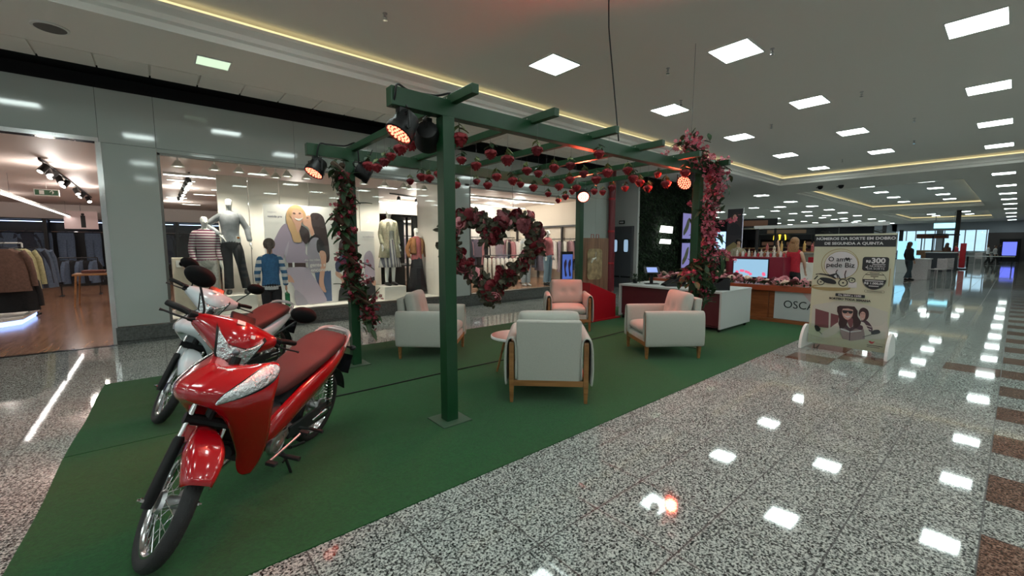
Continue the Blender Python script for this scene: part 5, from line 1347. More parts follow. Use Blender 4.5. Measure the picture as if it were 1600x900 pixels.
        mb = B(2); mb.tube(spline([(.235, s*.20, .965), (.240, s*.205, 1.0), (.225, s*.245, 1.06), (.205, s*.285, 1.115)], 6, False), 0.0058, 8); mb.tube([(.235, s*.20, .95), (.235, s*.20, .975)], .013, 8); mr = mb.build('mirror_stem', 'blackmetal', t, smooth=True)
        mb = B(2); cc = Vector((.205, s*.30, 1.150)); rr = []
        for q, sc_ in ((-0.016, 1.0), (-0.012, 1.04), (0.006, 1.0), (0.022, 0.75), (0.030, 0.35)):
            rr.append([cc + Vector((q, s*0.076*sc_*cos(2*pi*k/28) + s*0.01*sin(2*pi*k/28), 0.050*sc_*sin(2*pi*k/28) + s*0*0)) for k in range(28)])
        mb.ring_loft(rr); mi = mb.build('mirror', 'mirrorblack', t, smooth=True, angle=50)
        mb = B(2); mb.ring_loft([[cc + Vector((q, s*0.068*cos(2*pi*k/28) + s*0.009*sin(2*pi*k/28), 0.043*sin(2*pi*k/28))) for k in range(28)] for q in (-0.0165, -0.018)]); mb.build('mirror_glass', mat('mirror_glass', (0.5, 0.5, 0.52), 0.03, 1.0), mi)
    mb = B(2); mb.box((.225, 0, 1.005), (.09, .14, .02), R=Matrix.Rotation(radians(20), 3, 'Y')); mb.build('instrument_panel', 'blackgloss', hc, bevel=0.008)
    # ---- body
    def oval(x, w, zb, zt, n=18, p=0.75):
        zc_, rz_ = (zb+zt)/2, (zt-zb)/2
        return [(x, w*math.copysign(abs(cos(a))**p, cos(a)), zc_+rz_*math.copysign(abs(sin(a))**p, sin(a))) for a in [2*pi*k/n for k in range(n)]]
    B().ring_loft([oval(x, w, a, b) for x, w, a, b in ((.20, .05, .34, .50), (.10, .085, .33, .47), (-.02, .105, .36, .49), (-.14, .112, .40, .54))]).build('step_through_cover', 'darkplastic', t, sub=1)
    for s in (-1, 1):
        # side panel sweeping from the footwell to the tail
        prof = [(.12, .075, .34, .385), (.04, .118, .31, .45), (-.06, .138, .345, .515), (-.18, .148, .41, .575), (-.34, .155, .475, .635), (-.52, .155, .54, .685), (-.70, .138, .60, .725), (-.86, .105, .65, .755), (-1.00, .062, .69, .77)]
        rows = []
        for x, w, zb, zt in prof:
            zc_ = (zb+zt)/2; h = (zt-zb)/2
            rows.append([(x, s*(w-0.045), zt+0.004), (x, s*(w-0.014), zt-0.004), (x, s*w, zc_+h*0.4), (x, s*(w+0.003), zc_), (x, s*(w-0.006), zc_-h*0.55), (x, s*(w-0.030), zb)])
        rows2 = [spline(r, 3, False) for r in rows]; cols = [spline([rows2[i][j] for i in range(len(rows2))], 4, False) for j in range(len(rows2[0]))]
        B().grid(cols).build('side_panel', paint, t, smooth=True, solid=0.004, angle=80)
    B().ring_loft([oval(x, w, a, b) for x, w, a, b in ((-.05, .08, .36, .50), (-.25, .115, .38, .60), (-.5, .115, .48, .67), (-.75, .10, .58, .71), (-.93, .06, .64, .73))]).build('under_body', 'darkplastic', t, sub=1)
    # seat
    se = [(-.055, .040, .545, .585), (-.11, .085, .56, .645), (-.20, .110, .59, .700), (-.32, .128, .63, .735), (-.43, .138, .665, .752), (-.50, .142, .685, .782), (-.62, .143, .70, .812), (-.74, .132, .72, .825), (-.84, .105, .74, .820), (-.895, .06, .755, .80)]
    B().ring_loft([oval(x, w, a, b, 20, 0.6) for x, w, a, b in se]).build('seat', 'seatred', t, sub=1)
    # grab rail and tail
    for s in (-1, 1):
        mb = B(); mb.tube(spline([(-.74, s*.140, .745), (-.81, s*.132, .790), (-.88, s*.105, .815), (-.935, s*.055, .825), (-.95, 0, .828)], 5, False), [.008]*8+[.016]*6+[.013]*7, 10)
        mb.build('grab_rail', 'railsilver', t, smooth=True)
    mb = B(); mb.prism([(-.96, -.055), (-0.89, -.09), (-.91, 0), (-.89, .09), (-.96, .055)], 0.016, Matrix.Translation((0, 0, 0.812))); mb.build('rear_carrier', 'railsilver', t, bevel=0.006)
    mb = B(); mb.ring_loft([oval(x, w, a, b) for x, w, a, b in ((-.97, .07, .68, .76), (-1.03, .06, .68, .755), (-1.05, .045, .69, .745))]); mb.build('tail_lamp', mat('tail_red', (0.25, 0.005, 0.01), 0.15), t, smooth=True)
    for s in (-1, 1):
        mb = B(); mb.sphere((-1.02, s*.105, .675), 0.026, 12, 8, (1.2, 1, 0.8)); mb.tube([(-1.0, s*.04, .68), (-1.02, s*.1, .675)], .008); mb.build('rear_indicator', 'darkplastic', t, smooth=True)
    # rear mudguard and plate
    rows = []
    for i in range(15):
        a = radians(50+120*i/14); rows.append([(-.64+.31*cos(a)*(1+0.05*i/14), y, .262+.31*sin(a)*(1.0)-abs(y)*0.25) for y in (-.062, -.045, 0, .045, .062)])
    B().grid(rows).build('rear_mudguard', 'darkplastic', t, smooth=True, solid=0.004)
    mb = B(); mb.tube([(-.96, 0, .66), (-1.03, 0, .50), (-1.04, 0, .44)], [.03, .03, .025], 4); mb.box((-1.045, 0, .53), (.012, .20, .15), R=Matrix.Rotation(radians(-14), 3, 'Y')); mb.build('number_plate', 'blackgloss', t)
    # ---- engine
    eng = B(); eng.ring_loft([oval(x, w, a, b) for x, w, a, b in ((.06, .075, .25, .37), (-.02, .095, .215, .385), (-.14, .095, .21, .375), (-.24, .07, .24, .34))]); e = eng.build('engine', 'blackmetal', t, smooth=True)
    mb = B()
    for k in range(8): mb.box((.085+.018*k, 0, .335), (.007, .115, .105))
    mb.tube([(.07, 0, .33), (.245, 0, .345)], .036, 12); mb.build('cylinder_fins', 'darkplastic', e)
    mb = B(); mb.lathe([(.070, .088), (.074, .100), (.070, .118), (.056, .124), (.052, .120), (.022, .121), (.020, .127), (.0001, .128)], (-.035, 0, .285), 36, 'Y'); mb.build('flywheel_cover', 'alu', e, smooth=True, angle=35)
    mb = B(); mb.ring_loft([oval(x, .105, a, b, 14) for x, a, b in ((-.09, .24, .35), (-.22, .245, .335))]); mb.build('sprocket_cover', 'alu', e, smooth=True)
    # shift pedal, footpegs, stands
    mb = B(); mb.tube([(.09, .15, .235), (-.01, .150, .245), (-.06, .15, .25), (-.17, .155, .27), (-.215, .16, .285)], .008, 8); sp_ = mb.build('shift_pedal', 'alu', t, smooth=True)
    mb = B(); mb.box((-.215, .178, .287), (.035, .06, .022)); mb.box((.095, .175, .24), (.035, .06, .022)); mb.build('pedal_pad', 'rubber', sp_, bevel=0.005)
    for s in (-1, 1):
        mb = B(); mb.tube([(-.09, 0, .185), (-.09, s*.13, .18)], .010, 8); mb.tube([(-.09, s*.13, .18), (-.09, s*.24, .185)], [.013, .015], 10); mb.build('front_footpeg', 'rubber', t, smooth=True)
        mb = B(); mb.tube([(-.22, s*.08, .30), (-.33, s*.13, .25), (-.34, s*.15, .25)], .010, 8); mb.tube([(-.34, s*.15, .25), (-.34, s*.24, .25)], .012, 10); mb.build('rear_footpeg', 'rubber', t, smooth=True)
    mb = B(); mb.tube([(-.11, .09, .20), (-.12, .125, .16), (-.145, .165, .05), (-.155, .175, .012)], [.011, .010, .009, .009], 8); mb.box((-.155, .185, .008), (.06, .04, .008)); mb.tube([(-.125, .13, .15), (-.075, .145, .145)], .005); mb.build('side_stand', 'blackmetal', t, smooth=True, angle=40)
    mb = B(); mb.tube([(-.22, -.10, .16), (-.22, .10, .16)], .011, 8)
    for s in (-1, 1): mb.tube([(-.22, s*.10, .16), (-.36, s*.11, .13)], .010, 8)
    mb.build('centre_stand', 'blackmetal', t)
    # swing arm, chain case, shocks, exhaust
    for s in (-1, 1):
        mb = B(); mb.tube([(-.20, s*.085, .30), (-.40, s*.088, .285), (-.66, s*.088, .262), (-.70, s*.088, .262)], [.018, .016, .014, .012], 8); sw = mb.build('swing_arm', 'blackmetal', t, smooth=True)
        mb = B(); mb.tube([(-.66, s*.088, .262), (-.66, s*.112, .262)], .013, 6); mb.tube([(-.71, s*.1, .262), (-.60, s*.1, .268)], .006); mb.build('axle_adjuster', 'chrome', sw)
        mb = B(); mb.tube([(-.62, s*.105, .29), (-.60, s*.11, .40)], .012, 8); mb.tube([(-.60, s*.11, .40), (-.565, s*.11, .58)], .010, 8); sh = mb.build('shock_absorber', 'blackmetal', t)
        mb = B(); pts = [(-.605+.04*q/60+0.026*cos(q*0.8), s*.11+0.026*sin(q*0.8), .36+.20*q/60) for q in range(61)]; mb.tube(pts, .0045, 5); mb.build('spring', 'chrome', sh)
    mb = B(); mb.ring_loft([[(x, y, z) for x, z in ((-.16, .325), (-.40, .335), (-.64, .325), (-.72, .262), (-.64, .205), (-.40, .225), (-.16, .245))] for y in (.090, .108)]); cc_ = mb.build('chain_case', 'darkplastic', t, bevel=0.006)
    mb = B(); mb.tube([(-.42, .112, .262), (-.60, .112, .268)], [.010, .014], 8); mb.tube([(-.50, .112, .305), (-.66, .110, .30)], .006, 6); mb.build('case_trim', 'chrome', cc_)
    mb = B(); mb.tube(spline([(.22, -.03, .30), (.20, -.07, .20), (.05, -.11, .165), (-.15, -.135, .18), (-.34, -.145, .215)], 5, False), .014, 10); ex = mb.build('exhaust', 'chrome', t, smooth=True)
    mb = B(); mb.tube([(-.32, -.15, .21), (-.36, -.152, .22), (-.80, -.165, .32), (-.84, -.166, .33)], [.022, .042, .048, .034], 16); mb.build('muffler', 'black', ex, smooth=True)
    # small paper sticker on the cover
    mb = B(2); mb.box((.365, .055, .985), (.004, .022, .018), R=Matrix.Rotation(radians(-45), 3, 'Y')); mb.build('sticker', 'white', hc)
    mb = B(2); mb.box((.30, -.02, 1.018), (.03, .042, .004), R=Matrix.Rotation(radians(16), 3, 'Y')); mb.build('sticker', 'white', hc)
    for o in kids(t):
        if o.name.split('.')[0] in ('seat', 'side_panel', 'under_body', 'grab_rail', 'rear_carrier', 'tail_lamp', 'rear_indicator', 'number_plate'):
            for v in o.data.vertices:
                if v.co.x < -.40: v.co.x = -.40+(v.co.x+.40)*.80
    return t
HD = radians(224.5)
motorcycle('glossy red motorcycle parked on the green carpet with its bars turned', (0.345, 2.90, 0.0), HD, 'redpaint')
motorcycle('white motorcycle with a maroon seat parked behind the red one', (0.40, 4.89, 0.0), HD, 'whitepaint')
# ================================================================== PEOPLE AND MANNEQUINS
def figure(name, label, cat, loc, rz, H=1.68, pose=None, skin_m='mannequin', face=True, group=None, top=None, sleeves=None, bottom=None, kind='trousers', shoes=None, hair=None, longhair=False, skirt_len=0.6, extra=None, head_tilt=0.0, fem=1.0):
    """local: faces -Y (towards the walkway when rz=0)."""
    t = thing(name, label, cat, loc, rz, group); k = H/1.70
    p = dict(hip=(0, 0, .93), waist=(0, 0, 1.10), chest=(0, 0.0, 1.30), neck=(0, 0.01, 1.46), Ls=(.150, .01, 1.385), Le=(.195, .03, 1.13), Lw=(.195, -.05, .90), Rs=(-.150, .01, 1.385), Re=(-.195, .03, 1.13), Rw=(-.195, -.05, .90),
             Lh=(.078, 0, .88), Lk=(.080, -.015, .50), La=(.080, .02, .09), Rh=(-.078, 0, .88), Rk=(-.080, -.015, .50), Ra=(-.080, .02, .09), head=(0, -.005, 1.60))
    if pose: p.update(pose)
    V = {a: Vector(b)*k for a, b in p.items()}
    def hand(w, e, side):
        d = (w-e).normalized(); sd = Vector((0, 1, 0)).cross(d)
        sd = sd.normalized() if sd.length > .1 else Vector((1, 0, 0)); f = d.cross(sd)
        ch = []; palm = w + d*0.055*k; ch.append([(w, .021*k), (palm, (.030*k, .017*k))])
        for q, off in enumerate((-.026, -.009, .009, .026)):
            a = palm + d*.030*k + f*off*k; L = (.062, .074, .070, .054)[q]*k
            ch.append([(palm, (.030*k, .017*k)), (a, .0095*k), (a + d*L*.5 - sd*.006*side, .0085*k), (a + d*L*.95 - sd*.020*side, .007*k)])
        ch.append([(w + d*.028*k, .018*k), (w+d*.045*k - f*.035*k, .011*k), (w+d*.085*k - f*.048*k, .008*k)])
        ch.append([(w, .021*k), (w + d*.028*k, .018*k)])
        return ch
    hd = V['head']; nk = V['neck']
    chains = [[(V['hip'], (.115*k, .085*k)), (V['waist'], (.095*k, .075*k)), (V['chest'], (.130*k, .088*k)), (nk, .050*k), (nk.lerp(hd, .38), .047*k), (hd-Vector((0, -.0, .030*k)), (.062*k, .072*k)), (hd+Vector((0, .012, .025))*k, (.074*k, .085*k)), (hd+Vector((0, .010, .085))*k, (.055*k, .064*k))]]
    chains.append([(hd-Vector((0, -.0, .030*k)), (.062*k, .072*k)), (hd+Vector((0, -.082, -.030))*k, .012*k)])
    for s in 'LR':
        chains.append([(V['chest'], .13*k), (V[s+'s'], .052*k), (V[s+'s'].lerp(V[s+'e'], .5), .043*k), (V[s+'e'], .035*k), (V[s+'e'].lerp(V[s+'w'], .4), .034*k), (V[s+'w'], .021*k)])
        chains += hand(V[s+'w'], V[s+'e'], 1 if s == 'L' else -1)
        a = V[s+'a']
        chains.append([(V['hip'], .11*k), (V[s+'h'], .082*k), (V[s+'h'].lerp(V[s+'k'], .5), .070*k), (V[s+'k'], .052*k), (V[s+'k'].lerp(a, .35), .050*k), (a, .033*k), (a+Vector((0, -.03, -.05))*k, .032*k), (a+Vector((0, -.13, -.065))*k, (.036*k, .020*k))])
    skin('body', skin_m, chains, t, 2)
    if face and skin_m != 'mannequin':
        mb = MB()
        for sx in (-1, 1): mb.sphere(hd+Vector((sx*.028, -.078, .005))*k, .009*k, 8, 6)
        mb.sphere(hd+Vector((0, -.080, -.045))*k, .016*k, 8, 5, (1, .4, .35)); mb.build('face_features', 'hairbrown', t, smooth=True)
        mb = MB()
        for sx in (-1, 1): mb.sphere(hd+Vector((sx*.078, .012, -.01))*k, .022*k, 8, 6, (.4, .8, 1.2))
        mb.build('ears', skin_m, t, smooth=True)
    def body_loft(nm, m_, rr_, n=28):
        mb = MB(); mb.ring_loft([[(cx*k+w*k*cos(q), cy*k+d_*k*sin(q), z*k) for q in [2*pi*j/n for j in range(n)]] for z, w, d_, cx, cy in rr_])
        return mb.build(nm, m_, t, sub=1)
    if top:
        hx_, hy_ = V['hip'].x/k, V['hip'].y/k
        body_loft('top', top, [(.86, .150, .112, 0, 0), (.90, .152, .115, 0, 0), (1.00, .140, .105, 0, 0), (1.10, .130, .100, 0, 0), (1.22, .148, .112, 0, 0), (1.32, .160, .116, 0, .0), (1.39, .168, .100, 0, .01), (1.43, .135, .078, 0, .01), (1.46, .075, .06, 0, .01), (1.475, .055, .052, 0, .01)])
        if sleeves:
            for s in 'LR':
                sg = 1 if s == 'L' else -1; a, e, w_ = V[s+'s'], V[s+'e'], V[s+'w']
                mb = MB(); mb.tube(spline([tuple(a+Vector((-sg*.045, 0, .005))*k), tuple(a+Vector((0, 0, -.02))*k), tuple(a.lerp(e, .5)), tuple(e), tuple(e.lerp(w_, .5)), tuple(e.lerp(w_, .93))], 4, False), [k*q for q in ([.058]*4+[.056]*4+[.053]*4+[.049]*4+[.045]*4+[.036])], 14)
                mb.build('sleeve', sleeves if sleeves != 'same' else top, t, smooth=True)
    if bottom:
        if kind == 'trousers':
            n = 22; mb = MB()
            mb.ring_loft([[(w*k*cos(q), d_*k*sin(q), z*k) for q in [2*pi*j/n for j in range(n)]] for z, w, d_ in ((1.06, .118, .095), (.98, .135, .105), (.90, .150, .115), (.83, .150, .112), (.79, .10, .09))])
            for s in 'LR':
                h_, kn, an = V[s+'h'], V[s+'k'], V[s+'a']
                pts = [h_+Vector((0, 0, 0))*k, h_.lerp(kn, .3), h_.lerp(kn, .7), kn, kn.lerp(an, .5), an+Vector((0, 0, .01))*k]
                mb.ring_loft([[(p.x+w*k*cos(q), p.y+w*1.1*k*sin(q), p.z) for q in [2*pi*j/n for j in range(n)]] for p, w in zip(pts, (.078, .088, .078, .070, .070, .074))])
            mb.build('trousers', bottom, t, smooth=True, angle=80)
        else:
            n = 36; rows = []
            for i in range(9):
                q = i/8; z = V['waist'].z - skirt_len*k*q - .03*k; w = (.115+.13*q)*k
                rows.append([((w+.012*k*q*sin(7*a))*cos(a), (w*.8+.012*k*q*sin(7*a))*sin(a), z) for a in [2*pi*j/n for j in range(n)]])
            MB().ring_loft(rows, True, False).build('skirt', bottom, t, smooth=True, solid=.006, angle=80)
    if shoes:
        for s in 'LR':
            a = V[s+'a']; mb = MB(); mb.ring_loft([[(a.x+w*cos(q)*k, y+a.y, max(0.0, z+h*sin(q)*k)) for q in [2*pi*j/12 for j in range(12)]] for y, w, z, h in ((.05, .030, .045*k, .042), (.0, .042, .05*k, .048), (-.08*k, .045, .035*k, .034), (-.16*k, .040, .026*k, .024), (-.19*k, .02, .02*k, .014))])
            mb.build('shoe', shoes, t, smooth=True)
    if hair:
        mb = MB(); mb.sphere(hd+Vector((0, .022, .045))*k, .100*k, 18, 12, (.95, 1.0, 1.05)); 
        if longhair:
            mb.ring_loft([[(hd.x+w*cos(q)*k, hd.y+(.05+d_*sin(q)+y)*k, hd.z+z*k) for q in [2*pi*j/16 for j in range(16)]] for z, w, d_, y in ((.06, .08, .04, .0), (-.02, .105, .05, .01), (-.12, .12, .045, .02), (-.22, .10, .035, .025), (-.27, .05, .02, .03))])
        for v in mb.bm.verts:
            if v.co.y < hd.y-.055*k and v.co.z < hd.z+.055*k: v.co.y = hd.y-.02*k
        mb.build('hair', hair, t, smooth=True)
    if extra: extra(t, V, k)
    return t
striped = None
def stripes(name, c1, c2, n, axis=2):
    m, nt, b = _nt(name)
    tc = nt.nodes.new('ShaderNodeTexCoord'); sp = nt.nodes.new('ShaderNodeSeparateXYZ'); nt.links.new(tc.outputs['Object'], sp.inputs[0])
    a = nt.nodes.new('ShaderNodeMath'); a.operation = 'MULTIPLY'; a.inputs[1].default_value = n; nt.links.new(sp.outputs[axis], a.inputs[0])
    f = nt.nodes.new('ShaderNodeMath'); f.operation = 'FRACT'; nt.links.new(a.outputs[0], f.inputs[0])
    g = nt.nodes.new('ShaderNodeMath'); g.operation = 'GREATER_THAN'; g.inputs[1].default_value = 0.5; nt.links.new(f.outputs[0], g.inputs[0])
    mx = nt.nodes.new('ShaderNodeMix'); mx.data_type = 'RGBA'; mx.inputs[6].default_value = (*c1, 1); mx.inputs[7].default_value = (*c2, 1)
    nt.links.new(g.outputs[0], mx.inputs[0]); nt.links.new(mx.outputs[2], b.inputs['Base Color']); b.inputs['Roughness'].default_value = 0.9
    return m
# woman in the blue vest, seen from behind, looking at the shop window
def bag(t, V, k):
    mb = MB(); mb.box((-.25*k, -.02, .60*k), (.06, .24, .26)); mb.build('shopping_bag', fab((0.02, 0.16, 0.06)), t, bevel=.01)
    mb = MB(); mb.tube([(-.25*k, -.08, .73*k), (-.24*k, -.03, .80*k), (-.25*k, .04, .73*k)], .005, 6); mb.build('bag_handle', fab((0.02, 0.16, 0.06)), t)
    mb = MB(); mb.tube([(0, .10*k, 1.66*k), (0.0, .13*k, 1.56*k), (0, .12*k, 1.46*k)], [.03, .032, .012], 10); mb.build('ponytail', 'hairgrey', t, smooth=True)
    n = 28; mb = MB(); mb.ring_loft([[(w*k*cos(q), w*.76*k*sin(q), z*k) for q in [2*pi*j/n for j in range(n)]] for z, w in ((.83, .150), (.84, .153), (.90, .150))]); mb.build('shirt_hem', fab((0.45, 0.46, 0.45)), t, smooth=True)
figure('person', 'woman in a blue vest over striped sleeves, seen from behind at the shop window', 'person', (1.40, 7.75, 0), radians(172), 1.53,
       dict(Le=(-.0+.205, .03, 1.13), Lw=(.20, -.08, .95), Re=(-.215, .02, 1.13), Rw=(-.235, -.02, .88)), 'skin', top=fab((0.035, 0.12, 0.24)), sleeves=stripes('striped_sleeves', (0.05, 0.14, 0.25), (0.55, 0.57, 0.55), 9), bottom=fab((0.012, 0.012, 0.014)), shoes='black', hair='hairgrey', extra=bag)
# window mannequins
figure('mannequin', 'white mannequin in a burgundy and white striped jumper and light trousers', 'mannequin', (0.66, 8.98, .29), radians(8), 1.68, dict(head=(0, -.005, 1.60)), top=stripes('burgundy_stripes', (0.16, 0.02, 0.07), (0.62, 0.58, 0.56), 22), sleeves='same', bottom=fab((0.36, 0.35, 0.32)), shoes='black')
_s = [o for o in bpy.data.objects if o.name.startswith('sleeve')]
def tagcard(t, V, k):
    mb = MB(); mb.box((.12*k, -.125, .98*k), (.07, .004, .10)); mb.build('price_card', 'white', t)
    mb = MB(); mb.sphere((.12*k, -.129, 1.0*k), .022, 10, 6, (1, .2, 1)); mb.build('card_print', fab((0.4, 0.12, 0.02)), t)
figure('mannequin', 'tall white mannequin in a grey satin blouse and wide black trousers', 'mannequin', (1.03, 8.98, .59), radians(-10), 1.70, dict(Re=(-.33, .06, 1.22), Rw=(-.15, -.05, 1.04), Le=(.25, .02, 1.16), Lw=(.29, -.04, .93), Lk=(.14, -.02, .5), La=(.20, .0, .09), Rk=(-.06, -.02, .5), Ra=(-.07, .02, .09)),
       top=mat('grey_satin', (0.26, 0.27, 0.29), 0.35, noise=0.2, scale=12), sleeves='same', bottom=fab((0.012, 0.012, 0.015)), shoes='black', extra=tagcard)
def coat(t, V, k):
    n = 28; rows = []
    for z, w, d_ in ((1.43, .07, .06), (1.40, .17, .10), (1.25, .19, .13), (1.05, .17, .13), (.85, .21, .15), (.62, .25, .17)):
        rows.append([(w*k*cos(a), d_*k*sin(a), z*k) for a in [-pi/2+.35+(2*pi-.7)*j/n for j in range(n+1)]])
    MB().grid(rows).build('open_coat', fab((0.50, 0.46, 0.33)), t, smooth=True, solid=.012, angle=80)
    mb = MB()
    for s in (-1, 1): mb.box((s*.05*k, -.11*k, 1.30*k), (.07, .012, .20), R=Matrix.Rotation(s*.3, 3, 'Y'))
    mb.build('lapel', fab((0.50, 0.46, 0.33)), t, bevel=.004)
figure('mannequin', 'white mannequin on a white box in a long beige coat over a patterned dress', 'mannequin', (3.97, 8.95, .57), 0.05, 1.70, top=fab((0.5, 0.47, 0.42)), sleeves=fab((0.50, 0.46, 0.33)), bottom=stripes('patterned_skirt', (0.12, 0.12, 0.15), (0.5, 0.48, 0.46), 14, 0), kind='skirt', skirt_len=.66, shoes='black', extra=coat)
def jacket(t, V, k):
    n = 28; rows = []
    for z, w, d_ in ((1.44, .07, .06), (1.40, .17, .10), (1.25, .185, .125), (1.08, .17, .125), (1.02, .165, .12)):
        rows.append([(w*k*cos(a), d_*k*sin(a), z*k) for a in [-pi/2+.45+(2*pi-.9)*j/n for j in range(n+1)]])
    MB().grid(rows).build('open_jacket', fab((0.30, 0.13, 0.05)), t, smooth=True, solid=.012, angle=80)
figure('mannequin', 'white mannequin in a rust brown jacket, rose top and black skirt', 'mannequin', (4.78, 9.25, .29), 0.1, 1.60, dict(Le=(.25, .03, 1.15), Lw=(.26, -.04, .93), Re=(-.25, .03, 1.15), Rw=(-.24, -.05, .92)), top=fab((0.38, 0.10, 0.11)), sleeves=fab((0.30, 0.13, 0.05)), bottom=fab((0.014, 0.013, 0.018)), kind='skirt', skirt_len=1.0, shoes='black', extra=jacket)
figure('mannequin', 'white mannequin in a white hooded jacket seen through the flower heart', 'mannequin', (8.35, 9.3, .27), -0.2, 1.62, top=fab((0.62, 0.60, 0.56)), sleeves='same', bottom=fab((0.30, 0.33, 0.36)), shoes=fab((0.5, 0.5, 0.5)))
figure('mannequin', 'mannequin in faded blue jeans at the right side of the flower heart', 'mannequin', (8.95, 9.0, .27), 0.15, 1.66, top=fab((0.42, 0.12, 0.13)), sleeves='same', bottom=fab((0.16, 0.24, 0.31)), shoes='black')
mb = MB(); mb.b2((0.0, 0, 0), (0.05, 2.0, 2.5)); t = thing('black_wardrobe', 'black display unit behind the rust-jacketed mannequin', 'wall unit', (4.15, 10.4, 0)); 
mb.build('side', 'black', t); MB().b2((0, 1.5, 0), (1.6, 1.56, 2.3)).build('back', 'black', t); MB().b2((0, 0, 2.2), (1.6, 1.5, 2.26)).build('top', 'black', t); MB().b2((0, 0.2, 0.9), (1.6, 1.5, 0.93)).build('shelf', 'black', t)
for k in range(3): MB().b2((0.5+0.5*k, 0.1, 0), (0.54+0.5*k, 0.16, 2.2)).build('upright', 'black', t)
t = thing('dark_mirror', 'tall dark framed mirror at the right end of the first window', 'mirror', (4.86, 9.62, 0.29))
MB().b2((0, 0, 0), (0.72, 0.04, 1.9)).build('frame', 'black', t, bevel=.004); MB().b2((0.03, -0.004, 0.04), (0.69, 0, 1.86)).build('glass', mat('smoked_mirror', (0.05, 0.045, 0.045), 0.15), t)

# ---- big window poster: two printed women (flat print)
def poster(name, label, x0, z0, w, h, y, parts, rz=0):
    t = thing(name, label, 'poster', (x0, y, z0), rz)
    MB().b2((0, 0, 0), (w, 0.02, h)).build('board', parts[0], t, bevel=.002)
    for i, (nm, m, pts, sm) in enumerate(parts[1]):
        P2 = spline(pts, 5) if sm else pts
        mx = Matrix(((w,0,0,0),(0,0,-1,-0.001-0.0012*i),(0,h,0,0),(0,0,0,1)))
        MB().prism(P2, 0.001, mx).build(nm, m, t)
    return t
lil = mat('print_lilac', (0.32, 0.26, 0.34), 0.5); lil2 = mat('print_lilac_trousers', (0.40, 0.34, 0.42), 0.5); lil3 = mat('print_grey_top', (0.30, 0.28, 0.33), 0.5)
psk = mat('print_warm_skin', (0.60, 0.34, 0.25), 0.5); blond = mat('print_blonde', (0.52, 0.33, 0.17), 0.5); dkh = mat('print_dark_hair', (0.045, 0.03, 0.032), 0.5)
den = mat('print_denim', (0.07, 0.11, 0.22), 0.5); blt = mat('print_belt', (0.05, 0.02, 0.02), 0.5); pbk = mat('print_black', (0.02, 0.02, 0.025), 0.5); pwt = mat('poster_paper', (0.70, 0.68, 0.66), 0.4)
navy = mat('print_navy', (0.05, 0.055, 0.12), 0.5)
